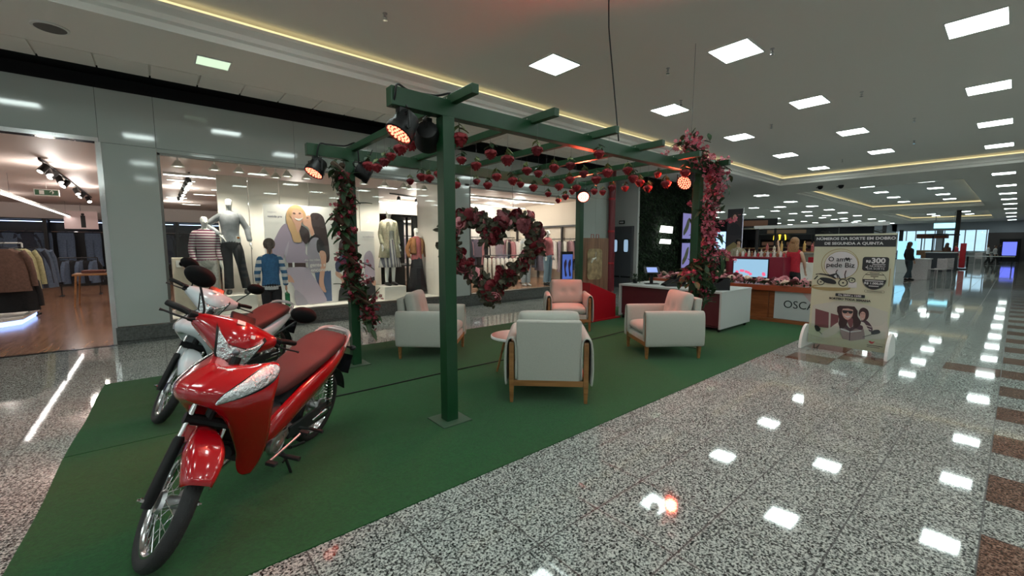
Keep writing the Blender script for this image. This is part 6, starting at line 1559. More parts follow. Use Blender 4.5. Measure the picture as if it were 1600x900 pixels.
P1 = poster('fashion_poster', 'large poster of a blonde woman in lilac kissed by a dark-haired woman', 1.55, 0.292, 1.24, 1.93, 8.95, (pwt, [
    ('printed_hair', dkh, [(0.655, 0.913), (0.7, 0.933), (0.782, 0.929), (0.845, 0.894), (0.873, 0.82), (0.9, 0.697), (0.918, 0.549), (0.909, 0.451), (0.855, 0.426), (0.827, 0.525), (0.773, 0.635), (0.709, 0.709), (0.673, 0.783), (0.645, 0.845)], 1),
    ('printed_jeans', den, [(0.673, 0.34), (0.927, 0.34), (0.927, 0.017), (0.818, 0.017), (0.718, 0.18)], 0),
    ('printed_black_top', pbk, [(0.605, 0.642), (0.655, 0.697), (0.718, 0.716), (0.791, 0.672), (0.842, 0.611), (0.833, 0.537), (0.755, 0.531), (0.645, 0.549)], 1),
    ('printed_grey_top', lil3, [(0.582, 0.574), (0.618, 0.635), (0.682, 0.682), (0.758, 0.675), (0.733, 0.623), (0.745, 0.537), (0.776, 0.451), (0.773, 0.337), (0.609, 0.337), (0.582, 0.451)], 1),
    ('printed_sleeve', pbk, [(0.74, 0.66), (0.809, 0.648), (0.845, 0.574), (0.836, 0.534), (0.751, 0.528), (0.722, 0.586)], 1),
    ('printed_arm', psk, [(0.764, 0.537), (0.836, 0.543), (0.864, 0.488), (0.845, 0.377), (0.809, 0.241), (0.827, 0.155), (0.842, 0.121), (0.809, 0.116), (0.755, 0.167), (0.736, 0.217), (0.755, 0.328), (0.782, 0.426)], 1),
    ('printed_shadow', dkh, [(0.485, 0.802), (0.555, 0.789), (0.618, 0.746), (0.624, 0.672), (0.573, 0.617), (0.518, 0.648), (0.485, 0.722)], 1),
    ('printed_face', psk, [(0.551, 0.879), (0.591, 0.899), (0.649, 0.9), (0.66, 0.845), (0.667, 0.802), (0.696, 0.734), (0.673, 0.7), (0.645, 0.709), (0.624, 0.761), (0.595, 0.793), (0.555, 0.803), (0.531, 0.833), (0.54, 0.855)], 1),
    ('printed_hair', blond, [(0.304, 0.826), (0.307, 0.906), (0.345, 0.968), (0.418, 1.0), (0.5, 0.995), (0.555, 0.956), (0.584, 0.913), (0.573, 0.876), (0.536, 0.869), (0.504, 0.919), (0.464, 0.82), (0.482, 0.722), (0.5, 0.642), (0.431, 0.633), (0.382, 0.65), (0.351, 0.746), (0.309, 0.802)], 1),
    ('printed_blouse', lil, [(0.291, 0.814), (0.355, 0.771), (0.382, 0.65), (0.464, 0.627), (0.527, 0.642), (0.558, 0.586), (0.555, 0.525), (0.587, 0.488), (0.558, 0.43), (0.3, 0.43), (0.267, 0.488), (0.256, 0.525), (0.231, 0.451), (0.191, 0.365), (0.169, 0.328), (0.115, 0.401), (0.085, 0.525), (0.1, 0.611), (0.155, 0.697), (0.227, 0.781)], 1),
    ('printed_fold', lil2, [(0.256, 0.525), (0.291, 0.599), (0.327, 0.648), (0.309, 0.574), (0.275, 0.488)], 1),
    ('printed_neck', psk, [(0.418, 0.833), (0.509, 0.826), (0.485, 0.759), (0.455, 0.728), (0.436, 0.771)], 1),
    ('printed_face', psk, [(0.373, 0.916), (0.402, 0.953), (0.464, 0.963), (0.529, 0.933), (0.547, 0.884), (0.529, 0.84), (0.485, 0.813), (0.427, 0.818), (0.387, 0.855)], 1),
    ('printed_hair', blond, [(0.322, 0.851), (0.373, 0.863), (0.395, 0.814), (0.445, 0.74), (0.493, 0.691), (0.5, 0.64), (0.436, 0.633), (0.387, 0.648), (0.36, 0.722), (0.322, 0.789)], 1),
    ('printed_hair', blond, [(0.355, 0.894), (0.364, 0.956), (0.427, 0.985), (0.496, 0.978), (0.545, 0.937), (0.509, 0.946), (0.436, 0.963), (0.395, 0.941), (0.376, 0.894)], 1),
    ('printed_smile', pwt, [(0.42, 0.874), (0.482, 0.868), (0.536, 0.879), (0.496, 0.85), (0.449, 0.855)], 1),
    ('printed_eye', dkh, [(0.395, 0.921), (0.418, 0.927), (0.438, 0.92), (0.416, 0.916)], 1),
    ('printed_eye', dkh, [(0.475, 0.922), (0.496, 0.929), (0.518, 0.922), (0.496, 0.917)], 1),
    ('printed_eye', dkh, [(0.584, 0.879), (0.605, 0.884), (0.624, 0.878), (0.604, 0.874)], 1),
    ('printed_belt', blt, [(0.295, 0.432), (0.545, 0.427), (0.545, 0.384), (0.295, 0.388)], 0),
    ('printed_buckle', pwt, [(0.355, 0.436), (0.384, 0.436), (0.384, 0.385), (0.355, 0.385)], 0),
    ('printed_trousers', lil2, [(0.291, 0.382), (0.555, 0.381), (0.636, 0.303), (0.736, 0.186), (0.805, 0.094), (0.82, 0.014), (0.545, 0.005), (0.382, 0.005), (0.373, 0.155), (0.309, 0.248), (0.264, 0.272), (0.267, 0.34)], 1),
    ('printed_leg_fold', lil3, [(0.369, 0.158), (0.464, 0.116), (0.527, 0.057), (0.545, 0.005), (0.384, 0.005)], 1),
    ('printed_hand', psk, [(0.26, 0.291), (0.304, 0.313), (0.355, 0.268), (0.367, 0.234), (0.329, 0.239), (0.282, 0.246)], 1)]))
text('a gente se', 0.10, pwt, P1, (0.68, -0.034, 0.78), TR, 'LEFT', 0.0006, 'lettering', 0.0015); text('encontra na', 0.10, pwt, P1, (0.76, -0.034, 0.68), TR, 'LEFT', 0.0006, 'lettering', 0.0015)
text('dia das m\u00e3es', 0.055, pwt, P1, (0.66, -0.034, 0.88), TR, 'LEFT', 0.0006); text('inspirei', 0.05, lil3, P1, (0.06, -0.034, 1.78), TR, 'LEFT', 0.0006); text('vestida pra', 0.055, navy, P1, (0.06, -0.034, 1.70), TR, 'LEFT', 0.0006, 'lettering', 0.001)
P2_ = poster('fashion_poster', 'lower poster of a dark-haired woman in navy, behind the flowered post', 2.79, 0.292, 0.86, 1.47, 9.0, (pwt, [
    ('printed_hair', dkh, [(0.13, 0.645), (0.128, 0.809), (0.191, 0.878), (0.306, 0.896), (0.402, 0.868), (0.457, 0.807), (0.472, 0.697), (0.343, 0.691), (0.213, 0.645)], 1),
    ('printed_trousers', pbk, [(0.213, 0.434), (0.287, 0.309), (0.62, 0.283), (0.611, 0.009), (0.5, 0.009), (0.472, 0.178), (0.439, 0.009), (0.056, 0.009), (0.083, 0.151), (0.176, 0.27), (0.194, 0.414)], 0),
    ('printed_top', navy, [(0.031, 0.553), (0.139, 0.641), (0.269, 0.678), (0.37, 0.638), (0.435, 0.586), (0.457, 0.487), (0.306, 0.487), (0.213, 0.441), (0.065, 0.414), (0.009, 0.493)], 1),
    ('printed_arm', psk, [(0.028, 0.43), (0.157, 0.388), (0.287, 0.296), (0.335, 0.233), (0.306, 0.209), (0.204, 0.217), (0.139, 0.309), (0.028, 0.372)], 1),
    ('printed_midriff', psk, [(0.278, 0.349), (0.417, 0.309), (0.417, 0.272), (0.287, 0.309)], 0),
    ('printed_blouse', lil2, [(0.722, 0.638), (0.861, 0.717), (0.954, 0.625), (0.981, 0.414), (0.963, 0.329), (0.769, 0.303), (0.722, 0.414)], 1),
    ('printed_trousers', pbk, [(0.75, 0.296), (0.972, 0.333), (0.994, 0.02), (0.769, 0.009)], 0),
    ('printed_hand', psk, [(0.898, 0.243), (0.991, 0.276), (0.994, 0.204), (0.935, 0.201)], 1)]))
text('os melhores', 0.05, lil3, P2_, (0.60, -0.012, 1.35), TR, 'LEFT', 0.0006)
# ================================================================== END WALL, DOORS, GREEN WALL
mb = MB(); mb.b2((12.5, 8.30, 0), (12.6, 12.0, 3.8)); struct(mb.build('wall_end', mat('end_wall_paint', (0.55, 0.56, 0.54), 0.6)))
mb = MB(); mb.b2((11.2, 8.5, 0.0), (11.3, 12.0, 3.8)); struct(mb.build('wall_passage', 'lightgrey'))
mb = MB(); mb.b2((11.2, 12.0, 0), (12.6, 12.1, 3.8)); struct(mb.build('wall_passage', 'lightgrey'))
D = struct(MB().b2((12.44, 8.42, 0.0), (12.50, 9.36, 2.12)).build('door_1', mat('door_frame', (0.10, 0.10, 0.105), 0.4)))
M['doorgrey'] = mat('door_grey', (0.085, 0.09, 0.10), 0.45)
for k, (a, b) in enumerate(((8.45, 8.885), (8.895, 9.33))):
    lf_ = MB().b2((12.41, a, 0.01), (12.445, b, 2.09)).build('door_leaf', 'doorgrey', D, bevel=.004)
    cy = (a+b)/2; cz = 1.45
    rr = [(cy+0.11*math.copysign(abs(cos(q))**.4, cos(q)), cz+0.24*math.copysign(abs(sin(q))**.35, sin(q))) for q in [2*pi*j/40 for j in range(40)]]
    XY = Matrix(((0,0,-1,12.41),(1,0,0,0),(0,1,0,0),(0,0,0,1)))
    MB().prism(rr, 0.012, XY).build('window_seal', 'black', lf_)
    r2 = [(cy+(y-cy)*.78, cz+(z-cz)*.88) for y, z in rr]
    MB().prism(r2, 0.016, XY).build('door_window', emit('door_window_light', (0.35, 0.52, 0.70), 0.6), lf_)
    MB().b2((12.40, a+.02, 0.35), (12.41, b-.02, 0.40)).build('kick_bar', 'black', lf_)
t = thing('door_sign', 'small dark sign above the grey double doors', 'sign', (12.46, 8.9, 2.26)); MB().box((0, 0, 0), (0.03, 0.22, 0.12)).build('plate', 'black', t); MB().box((-0.017, 0, 0), (0.004, 0.16, 0.06)).build('print', 'lightgrey', t)
t = thing('red_pipe', 'dark red fire pipe beside the shop end pier', 'pipe', (11.02, 8.27, 0))
MB().tube([(0, 0, 0), (0, 0, 3.8)], 0.09, 16).build('pipe', mat('red_pipe_paint', (0.17, 0.012, 0.02), 0.35), t, smooth=True)
MB().tube([(0.16, 0.0, 0), (0.16, 0.0, 3.8)], 0.022, 10).build('small_pipe', mat('red_pipe_paint2', (0.20, 0.015, 0.02), 0.35), t, smooth=True)
for z in (0.9, 1.9, 2.9): MB().lathe([(0.10, -0.03), (0.105, 0), (0.10, 0.03)], (0, 0, z), 16).build('collar', 'redbox', t)
t = thing('alarm_box', 'small red alarm box on the wall beside the pipe', 'alarm', (11.25, 8.46, 1.95)); MB().box((0, 0, 0), (0.14, 0.08, 0.2)).build('case', 'redbox', t, bevel=.005); MB().box((0, -0.042, 0.03), (0.07, 0.006, 0.05)).build('label', 'white', t)
t = thing('fire_cabinet', 'red fire hose cabinet behind the wooden board', 'fire cabinet', (11.26, 8.40, 0.0)); MB().box((0, 0, 0.62), (0.12, 0.14, 1.24)).build('case', 'redbox', t, bevel=.01); MB().box((0, -0.072, 0.75), (0.09, 0.008, 0.7)).build('door', 'maroon', t)
# green plant wall
gw = thing('green_wall', 'dark wall covered with artificial foliage and small lit signs', 'green wall', (12.62, 8.30, 0))
MB().b2((0, 0.05, 0), (3.75, 0.15, 3.8)).build('backing', mat('green_wall_back', (0.006, 0.012, 0.006), 0.9), gw)
lf = MB(); r = random.Random(11)
for k in range(5200):
    x, z = r.uniform(0, 3.75), r.uniform(0.0, 3.78); leafquad(lf, (x, 0.04, z), (r.gauss(0, 1), -0.5-abs(r.gauss(0, .4)), r.gauss(-.3, .8)), (0, 0, 1), r.uniform(.08, .16), r.uniform(.018, .032))
lf.build('foliage', mat('wall_leaf', (0.020, 0.045, 0.018), 0.6, noise=.6, scale=5), gw)['kind'] = 'stuff'
M['neon'] = emit('white_neon', (1.0, 1.0, 0.95), 3.0)
for x, z, w, h_ in ((1.45, 2.03, 0.86, 0.26), (1.40, 1.60, 0.76, 0.17)):
    pl_ = MB().prism([(x-w/2, z-h_*.4), (x-w/2+.08, z+h_*.5), (x+w/2, z+h_*.42), (x+w/2-.03, z-h_*.5), (x-w/2+.2, z-h_*.42)], .03, Matrix(((1,0,0,0),(0,0,-1,-.14),(0,1,0,0),(0,0,0,1)))).build('lit_sign', 'neon', gw, bevel=.01)
    for j in range(6): MB().box((x-w*.3+w*.12*j, -.175, z+.01), (.018, .004, h_*(.3+.1*(j % 3)))).build('lit_sign_stroke', mat('sign_stroke_%d_%d' % (j, int(z*10)), (0.5, 0.52, 0.5), .5), pl_)
for k, (z0, z1) in enumerate(((1.72, 2.66), (0.62, 1.55))):
    t = thing('menu_screen', ['upper', 'lower'][k]+' lilac menu screen on the green wall', 'screen', (15.45, 8.14, (z0+z1)/2))
    MB().box((0, 0, 0), (0.66, 0.06, z1-z0+.05)).build('case', 'black', t, bevel=.004)
    MB().box((0, -0.033, 0), (0.60, 0.006, z1-z0)).build('screen', emit('lilac_screen_%d' % k, (0.26, 0.24, 0.55), 0.55), t)
    mb = MB(); mb.prism(spline([(-.2, -.35), (.1, -.1), (.22, .3), (.05, .25), (-.1, 0), (-.25, -.2)], 4), .002, Matrix(((1,0,0,0),(0,0,-1,-.037),(0,1,0,0),(0,0,0,1)))); mb.build('screen_picture', mat('screen_olive_%d' % k, (0.2, 0.2, 0.12), .5), t)

# ================================================================== COFFEE STAND (left of the kiosk, behind the garland)
M['kioskwood'] = wood('orange_brown_planks', (0.20, 0.055, 0.018), (0.32, 0.10, 0.035), 0.35, sc=(10, 1.2, 10))
# ================================================================== FLOWER KIOSK
ks = thing('kiosk_counter', 'orange-brown plank counter of the perfume kiosk', 'counter', (8.95, 1.75, 0.0))
MB().b2((0.02, 0, 0.0), (0.55, 3.75, 0.66)).build('carcass', 'kioskwood', ks)
for k in range(6):
    MB().b2((0, 0.01+0.62*k, 0.07), (0.025, 0.62*(k+1)-0.01, 0.58)).build('front_panel', 'kioskwood', ks, bevel=.004)
MB().b2((-0.02, -0.02, 0.0), (0.03, 3.77, 0.07)).build('plinth', 'kioskwood', ks, bevel=.003)
MB().b2((-0.06, -0.03, 0.60), (0.60, 3.80, 0.70)).build('counter_top', mat('orange_counter', (0.34, 0.06, 0.02), 0.35), ks, bevel=.004)
lp = MB().b2((-0.012, 0.05, 0.08), (0.0, 1.14, 0.60)).build('logo_panel', mat('pale_logo_panel', (0.50, 0.50, 0.50), 0.4), ks)
MB().prism([(0.05, 0.60), (0.70, 0.60), (0.45, 0.30), (0.05, 0.12)], 0.003, Matrix(((0,0,-1,-0.012),(1,0,0,0),(0,1,0,0),(0,0,0,1)))).build('pink_sweep', mat('logo_pink', (0.56, 0.36, 0.36), 0.4), lp)
text('OSCAR', 0.20, 'ink', ks, (-0.018, 0.99, 0.36), (radians(90), 0, radians(-90)), 'LEFT', 0.001, 'lettering', 0.0, 0.95)
for i in range(72):
    y = 1.80+3.65*i/71+RND.gauss(0, .02); c = ['pink', 'pink', 'blush', 'pink', 'pink', 'blush', 'mauve'][(i*3) % 7]
    peony(c, (9.05+RND.gauss(0, .06), y, 0.755+abs(RND.gauss(0, .028))+0.03*(i % 2)), RND.uniform(.044, .060), {'pink': 'pink artificial peony in the row along the kiosk counter', 'blush': 'cream artificial peony in the row along the kiosk counter', 'mauve': 'dusky mauve peony in the row along the kiosk counter'}[c], {'pink': 'pink peonies on the kiosk', 'blush': 'cream peonies on the kiosk', 'mauve': 'mauve peonies on the kiosk'}[c])
lf = MB(); r = random.Random(3)
for k in range(500): leafquad(lf, (9.05+r.gauss(0, .07), r.uniform(1.8, 5.5), .73+abs(r.gauss(0, .03))), [r.gauss(0, 1), r.gauss(0, 1), r.gauss(.3, .5)], (0, 0, 1), .07, .02)
o = lf.build('flower_foliage', 'leaf'); tag(o, 'green foliage bedding under the kiosk peonies', 'foliage', kind='stuff')
M['cherryred'] = mat('cherry_cabinet', (0.20, 0.012, 0.03), 0.3)
t = thing('kiosk_cabinet', 'cherry red kiosk cabinet with the lit pink flower screen', 'cabinet', (10.45, 3.25, 0))
MB().b2((0, 0, 0), (0.5, 1.15, 1.20)).build('carcass', 'cherryred', t, bevel=.006)
MB().b2((-0.01, 0.28, 0.72), (0.0, 1.05, 1.16)).build('screen_frame', 'black', t)
sc_ = MB().b2((-0.016, 0.30, 0.74), (-0.01, 1.03, 1.14)).build('screen', emit('aqua_screen', (0.38, 0.66, 0.90), 0.60), t)
mb = MB(); r = random.Random(5)
for k in range(9): mb.sphere((-0.018, 0.36+.62*r.random(), 0.78+.10*r.random()), .035, 8, 5, (.1, 1, 1))
mb.build('flower_print', emit('screen_pink', (1.0, 0.15, 0.30), 0.7), sc_)
for k in range(16):
    y = 3.30+0.066*k; h = [.09, .13, .10, .16][k % 4]; t = thing('perfume_bottle', 'small product bottle on top of the cherry red cabinet', 'bottle', (10.62, y, 1.20), 0, 'products on the red cabinet')
    c = [(0.5, 0.04, 0.06), (0.6, 0.55, 0.5), (0.3, 0.1, 0.05), (0.62, 0.6, 0.6)][(k*3) % 4]
    MB().lathe([(.024, 0), (.026, .01), (.026, h*.7), (.012, h*.8), (.012, h)], seg=12).build('bottle', fab(c), t, smooth=True); MB().lathe([(.014, h), (.014, h+.025)], seg=10).build('cap', 'gold', t)
t = thing('kiosk_cabinet', 'white kiosk counter behind the woman in red', 'cabinet', (12.6, 1.9, 0)); MB().b2((0, 0, 0), (.5, 2.4, 1.02)).build('carcass', 'shopwhite', t, bevel=.006)
for k in range(4): MB().b2((-.015, .03+.6*k, .05), (0, .58+.6*k, .95)).build('door', 'shopwhite', t, bevel=.003)
for k in range(10):
    mb = MB(); mb.box((0, 0, .07), (.10, .12, .14)); o = mb.build('gift_box', fab([(0.45, 0.02, 0.04), (0.5, 0.2, 0.1), (0.3, 0.22, 0.15)][k % 3]), bevel=.006); o.location = (12.85, 2.05+.22*k, 1.02)
    tag(o, ['red', 'orange', 'brown'][k % 3]+' gift box on the white kiosk counter', 'gift box', 'gift boxes on the white counter %d' % (k % 3))
t = thing('kiosk_gantry', 'dark kiosk frame with hanging product shelf behind the woman in red', 'frame', (12.4, 1.9, 0))
for y in (0.0, 2.6): MB().b2((0, y, 0), (.06, y+.06, 1.95)).build('post', 'blackmetal', t)
MB().b2((-.03, -.05, 1.90), (.09, 2.7, 1.98)).build('beam', 'lightgrey', t); MB().b2((0, .1, 1.28), (.30, 2.5, 1.31)).build('shelf', 'oak', t)
for k in range(14):
    mb = MB(); h = .14+.06*(k % 3); mb.lathe([(.03, 0), (.032, h*.7), (.014, h*.8), (.014, h)], seg=10); o = mb.build('perfume_bottle', fab([(0.6, 0.5, 0.4), (0.4, 0.1, 0.1), (0.5, 0.3, 0.1)][k % 3]), smooth=True); o.location = (12.55, 2.1+.17*k, 1.31)
    tag(o, ['cream', 'red', 'amber'][k % 3]+' bottle on the shelf behind the woman in red', 'bottle', 'bottles on the shelf %d' % (k % 3))
t = thing('lit_price_sign', 'small blue lit sign hanging in the kiosk', 'sign', (12.43, 2.75, 1.60)); MB().box((0, 0, 0), (.03, .26, .12)).build('face', emit('blue_sign', (0.25, 0.5, 1.0), 1.5), t); MB().tube([(0, 0, .06), (0, 0, .34)], .006).build('rod', 'wire', t)
def longh(t, V, k): pass
figure('person', 'woman in a red T-shirt with wavy light-brown hair, arm raised at the kiosk', 'person', (11.0, 3.22, 0), radians(85), 1.60, dict(Le=(.33, -.02, 1.33), Lw=(.40, -.10, 1.55), Re=(-.22, -.02, 1.14), Rw=(-.20, -.14, .95)), 'skin', top=fab((0.42, 0.015, 0.03)), bottom=fab((0.012, 0.012, 0.014)), shoes='black', hair=mat('light_brown_hair', (0.28, 0.14, 0.06), 0.6, noise=.4, scale=50), longhair=True)
figure('person', 'person with a dark cap behind the kiosk shelves', 'person', (13.3, 5.35, 0), radians(-60), 1.62, None, 'skin', top=fab((0.35, 0.30, 0.22)), sleeves='same', bottom=fab((0.02, 0.02, 0.03)), shoes='black', hair='black')
figure('person', 'customer with a red cap seen behind the woman in red', 'person', (13.4, 2.75, 0), radians(-70), 1.58, None, 'skin', top=fab((0.4, 0.02, 0.04)), sleeves='same', bottom=fab((0.02, 0.02, 0.03)), shoes='black', hair=fab((0.42, 0.02, 0.04)))
# hanging portrait banner
t = thing('hanging_banner', 'tall banner with a portrait of a dark-haired woman beside the food court', 'banner', (16.0, 6.85, 0.9), radians(-90))
MB().b2((0, -.02, 0), (.50, .02, 1.86)).build('fabric', mat('banner_dark', (0.035, 0.03, 0.035), .6), t)
for nm, m_, pts in (('banner_olive', 'gold', [(.0, .0), (.5, .0), (.5, .55), (.25, .68), (0, .5)]), ('portrait_hair', dkh, [(.12, 1.1), (.10, 1.5), (.2, 1.72), (.36, 1.72), (.42, 1.5), (.44, 1.1)]), ('portrait_coat', pbk, [(.05, .95), (.1, 1.25), (.25, 1.35), (.42, 1.25), (.48, .95)]), ('portrait_face', psk, [(.19, 1.5), (.25, 1.38), (.31, 1.5), (.31, 1.62), (.25, 1.67), (.19, 1.6)])):
    MB().prism(spline(pts, 4) if 'olive' not in nm else pts, .003, Matrix(((1,0,0,0),(0,0,-1,-.02-{'banner_olive': 0, 'portrait_hair': .002, 'portrait_coat': .004, 'portrait_face': .006}[nm]),(0,1,0,0),(0,0,0,1)))).build(nm, m_, t)
MB().tube([(.53, 0, -.9), (.53, 0, 1.9)], .018).build('pole', 'chrome', t); MB().box((.45, 0, -.88), (.5, .4, .03)).build('base', 'black', t)
# ---- food court stalls behind the garland
for k, (x, y, w, c, lab) in enumerate(((18.5, 7.2, 2.2, (0.22, 0.02, 0.03), 'dark red food stall beyond the plant wall'), (22.5, 11.0, 3.0, (0.03, 0.03, 0.035), 'black food stall at the food court entrance'), (31, 9.6, 3.0, (0.24, 0.20, 0.16), 'beige food counter in the middle of the food court'))):
    t = thing('food_stall', lab, 'stall', (x, y, 0), radians(-70))
    MB().box((0, 0, .5), (w, .8, 1.0)).build('counter', fab(c), t, bevel=.01); MB().box((0, 0, 1.02), (w+.1, .9, .05)).build('counter_top', 'lightgrey', t, bevel=.004)
    for s in (-1, 1): MB().box((s*w/2*.96, .35, 1.2), (.08, .08, 2.4)).build('post', 'black', t)
    MB().box((0, .2, 2.35), (w, .6, .35)).build('canopy', 'black', t); MB().box((0, -.11, 2.35), (w*.7, .02, .22)).build('lit_sign', emit('stall_sign_%d' % k, [(1, .45, .2), (.9, .9, 1), (1, .6, .3)][k], 0.03), t)
    MB().box((0, .3, 1.35), (w*.8, .25, .04)).build('shelf', 'oak', t)
    for j in range(6): MB().sphere((-w*.35+w*.14*j, -.1, 1.12), .075, 10, 6, (1, 1, .8)).build('jar', fab([(0.5, 0.2, 0.08), (0.6, 0.5, 0.4), (0.4, 0.05, 0.04)][j % 3]), t, smooth=True)
t = thing('menu_totem', 'blue and white lit menu screen behind the right garland', 'screen', (17.2, 7.6, 0)); MB().box((0, 0, 1.2), (.08, .5, 2.4)).build('case', 'black', t)
MB().box((-.045, 0, 1.65), (.01, .42, .7)).build('screen', emit('menu_blue', (0.4, 0.65, 1.0), 1.3), t)
# ---- dark restaurant front with the yellow arches
M['night'] = mat('night_blue_fascia', (0.006, 0.007, 0.013), .5)
rf = thing('restaurant_front', 'dark fascia of the burger restaurant across the food court', 'restaurant front', (66.5, 10.6, 0))
MB().b2((0, 0, 2.3), (.4, 16.2, 3.8)).build('fascia', 'night', rf); MB().b2((2.5, 0, 0), (2.7, 15.5, 2.5)).build('back_wall', mat('restaurant_inner', (0.05, 0.045, 0.05), .7), rf)
for y in (0, 5, 10, 15): MB().b2((0, y, 0), (.4, y+.4, 2.5)).build('pier', 'night', rf)
MB().b2((0.2, .5, 0), (.8, 15, 1.05)).build('counter', 'maroon', rf)
for k in range(5): MB().box((2.4, 1.6+2.8*k, 1.75), (.05, 2.0, .5)).build('menu_board', emit('menu_board_%d' % k, (1, .55, .35), .04), rf)
mb = MB()
for s in (-1, 1): mb.tube([(-.05, s*.36+.36*cos(a)*1.0, .0+1.15*sin(a)) for a in [pi*k/16 for k in range(17)]], .075, 8)
o = mb.build('arches_sign', emit('arches_yellow', (1.0, .72, .05), 1.8), rf); o.location = (-.05, 1.6, 2.55)
o.location = (-.1, 2.4, 2.6)
# move the arches to where the photo shows them (above the kiosk)
o.location = (-.1, 10.7, 2.25)

# ================================================================== FAR END OF THE HALL
mb = MB(); mb.b2((62.0, -7.0, 0), (62.2, 1.9, 3.8)); mb.b2((62.0, 1.9, 3.0), (62.2, 9.0, 3.8)); mb.b2((62.0, 5.0, 0), (62.2, 5.5, 3.0)); mb.b2((62.0, 8.6, 0), (62.2, 10.5, 3.8))
struct(mb.build('wall_far', mat('far_wall_paint', (0.42, 0.46, 0.52), .6)))
mb = MB(); mb.b2((X1-.1, Y0, 0), (X1, Y1, 3.8)); struct(mb.build('wall_far', 'lightgrey'))
mb = MB(); mb.b2((12.5, Y1-.1, 0), (X1, Y1, 3.8)); struct(mb.build('wall_far_left_side', mat('court_wall', (0.12, 0.12, 0.14), .7)))
mb = MB(); mb.b2((X0, Y0-.1, 0), (X1, Y0, 3.8)); struct(mb.build('wall_opposite', mat('opposite_wall', (0.55, 0.55, 0.55), .5)))
M['daylight'] = emit('daylight_beyond', (0.55, 0.80, 1.0), 0.9)
for k, (a, b) in enumerate(((2.0, 4.9), (5.6, 8.5))):
    w = struct(MB().b2((62.02, a, 0.0), (62.10, b, 0.08)).build('window_%d' % (k+3), 'chrome'))
    for j in range(5): MB().b2((62.02, a+(b-a)*j/4-.04, 0), (62.10, a+(b-a)*j/4+.04, 3.0)).build('mullion', 'lightgrey', w)
    MB().b2((62.3, a, 0.0), (62.32, b, 3.0)).build('pane', 'glass', w)
    o = MB().b2((66.0, a-1, 0.9), (66.1, b+1, 3.2)).build('bright_shopfront', 'daylight'); tag(o, ['bright bluish shop front beyond the right far glazing', 'bright bluish shop front beyond the left far glazing'][k], 'shop front')  # flat glowing panel stands in for daylight behind the glazing
t = thing('kiosk_screen_wall', 'big light blue advertising panel behind the dark-dressed woman', 'screen', (31.0, 3.45, 0), 0)
MB().box((0, .36, 1.21), (.15, .72, .98)).build('panel', emit('aqua_panel', (0.30, 0.72, 1.0), 1.1), t); MB().box((0.02, -.09, .80), (.15, .18, .30)).build('side_panel', emit('aqua_panel2', (0.30, 0.65, 1.0), 1.0), t); MB().box((0.05, .3, .36), (.3, .9, .72)).build('base', 'lightgrey', t); MB().box((.1, .66, 1.15), (.1, .16, 2.3)).build('column', 'black', t)
t = thing('hanging_sign', 'aqua lit sign hanging from the far ceiling', 'sign', (46.0, 3.68, 3.22)); MB().box((0, 0, -.25), (.15, 1.15, .38)).build('face', emit('aqua_sign', (0.35, 0.85, 1.0), 1.5), t)
for s in (-.5, .5): MB().tube([(0, s, -.1), (0, s, .91)], .02).build('rod', 'wire', t)
o = MB().lathe([(.12, 0), (.12, 3.8)], seg=20).build('dark_column', mat('column_brown', (0.035, 0.025, 0.022), .5), smooth=True); o.location = (41.0, 2.66, 0); tag(o, 'dark round column in front of the far glazing', 'column')
for k, (x, y, c, w, d_, h, lab) in enumerate(((25.5, 2.62, (0.52, 0.48, 0.48), 1.0, .50, .86, 'white kiosk counter right of the dark-dressed woman'), (24.0, 3.55, (0.30, 0.015, 0.02), .5, .4, 1.1, 'narrow red cabinet just right of the promotion board'), (34.5, 2.75, (0.03, 0.03, 0.035), 1.4, 1.2, 1.05, 'dark square kiosk in the middle of the far hall'), (42.0, 3.9, (0.20, 0.11, 0.06), 1.5, 1.5, 1.1, 'brown food kiosk in front of the far glazing'), (52.0, 1.9, (0.20, 0.20, 0.20), 1.0, 1.3, .9, 'low grey partition in front of the far glazing'))):
    t = thing('far_kiosk', lab, 'kiosk', (x, y, 0)); MB().box((0, 0, h/2), (w, d_, h)).build('body', fab(c), t, bevel=.01); MB().box((0, 0, h+.02), (w+.08, d_+.08, .04)).build('top', 'lightgrey' if k != 1 else 'redbox', t, bevel=.004)
    if k in (2, 3):
        for s in (-1, 1): MB().box((s*w*.4, s*d_*.4, h+.5), (.06, .06, 1.0)).build('post', 'black', t)
        MB().box((0, 0, h+1.02), (w, d_, .30 if k == 3 else .06)).build('canopy', fab((0.14, 0.05, 0.03)) if k == 3 else 'black', t)
t = thing('red_banner_post', 'narrow red standing banner beside the far column', 'banner', (38.0, 2.13, 0)); MB().box((0, 0, .85), (.08, .26, 1.5)).build('banner', 'redbox', t); MB().box((0, 0, .03), (.4, .5, .06)).build('base', 'black', t)
def stool_chair(label, x, y, c, g):
    t = thing('food_court_chair', label, 'chair', (x, y, 0), RND.uniform(0, 6), g)
    MB().box((0, 0, .45), (.42, .42, .04)).build('seat', c, t, bevel=.01); MB().box((0, .2, .70), (.42, .03, .42)).build('backrest', c, t, bevel=.01)
    for sx in (-1, 1):
        for sy in (-1, 1): MB().tube([(sx*.18, sy*.18, .43), (sx*.20, sy*.20, 0)], .014, 6).build('leg', c, t)
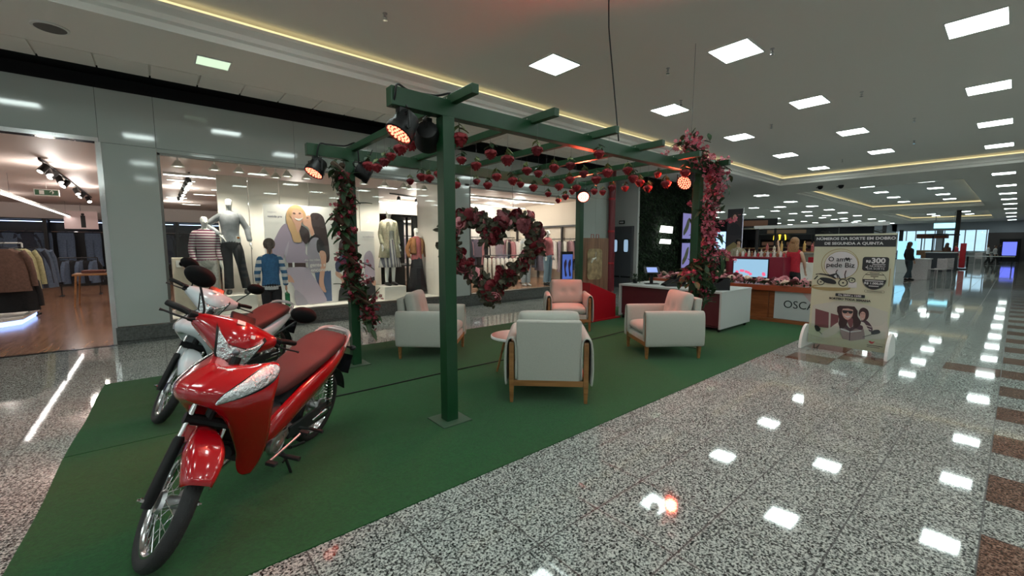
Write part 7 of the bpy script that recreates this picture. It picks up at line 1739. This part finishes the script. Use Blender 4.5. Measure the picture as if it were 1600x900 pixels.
for k, (x, y) in enumerate(((25.4, 2.12), (26.3, 2.0), (49.5, 1.9), (50.5, 3.2), (51.5, 1.3))): stool_chair('pale chair standing in the far hall' if k > 1 else 'pink-white plastic chair beside the white kiosk counter', x, y, fab((0.45, 0.40, 0.40)), 'chairs in the far hall' if k > 1 else 'chairs beside the white kiosk counter')
t = thing('far_table', 'long light table before the far glazing', 'table', (43.0, 1.15, 0)); MB().box((0, 0, .74), (1.0, 2.2, .04)).build('tabletop', 'lightgrey', t)
for sx in (-1, 1):
    for sy in (-1, 1): MB().box((sx*.4, sy*1.0, .36), (.05, .05, .72)).build('leg', 'black', t)
t = thing('lit_advert_totem', 'bright blue lit advertising totem at the far right wall', 'screen', (60.6, .46, 0)); MB().box((0, 0, 1.05), (.3, 1.3, 2.1)).build('case', 'black', t, bevel=.02); MB().box((-.16, 0, 1.18), (.02, .86, 1.25)).build('screen', emit('totem_blue', (0.14, 0.18, 0.9), 1.0), t)
mb = MB(); mb.b2((61.6, -4.5, 0), (61.9, 1.9, 2.7)); o = mb.build('dark_shopfront', mat('dark_front', (0.06, 0.05, 0.05), .4)); tag(o, 'dark shop front around the blue advertising totem', 'shop front')
P_ = [('woman in black with long dark hair walking past the aqua panel', 24.3, 2.90, .8, 1.58, (0.015, 0.015, 0.018), (0.03, 0.05, 0.06), True), ('person in white standing at the far right beside a second one', 50.0, 1.45, .3, 1.5, (0.5, 0.5, 0.52), (0.02, 0.02, 0.02), False),
      ('person in white nearest the blue totem at the far right', 50.3, 1.08, -.4, 1.45, (0.55, 0.55, 0.56), (0.02, 0.02, 0.02), False), ('person in red beside the far column', 37.0, 2.38, .6, 1.6, (0.35, 0.03, 0.04), (0.3, 0.28, 0.28), False), ('dark-dressed person in front of the blue totem', 58.0, .98, .2, 1.6, (0.02, 0.02, 0.03), (0.02, 0.02, 0.03), False), ('person with long hair in the middle of the far hall', 39.0, 2.9, 1.2, 1.6, (0.1, 0.05, 0.03), (0.03, 0.03, 0.05), True)]
for lab, x, y, rz, H, c1, c2, lh in P_:
    figure('person', lab, 'person', (x, y, 0), rz, H, dict(Lk=(.10, -.12, .50), La=(.10, -.18, .09), Ra=(-.10, .16, .10)), 'skintan', top=fab(c1), sleeves='same', bottom=fab(c2), shoes='black', hair='hairbrown', longhair=lh)
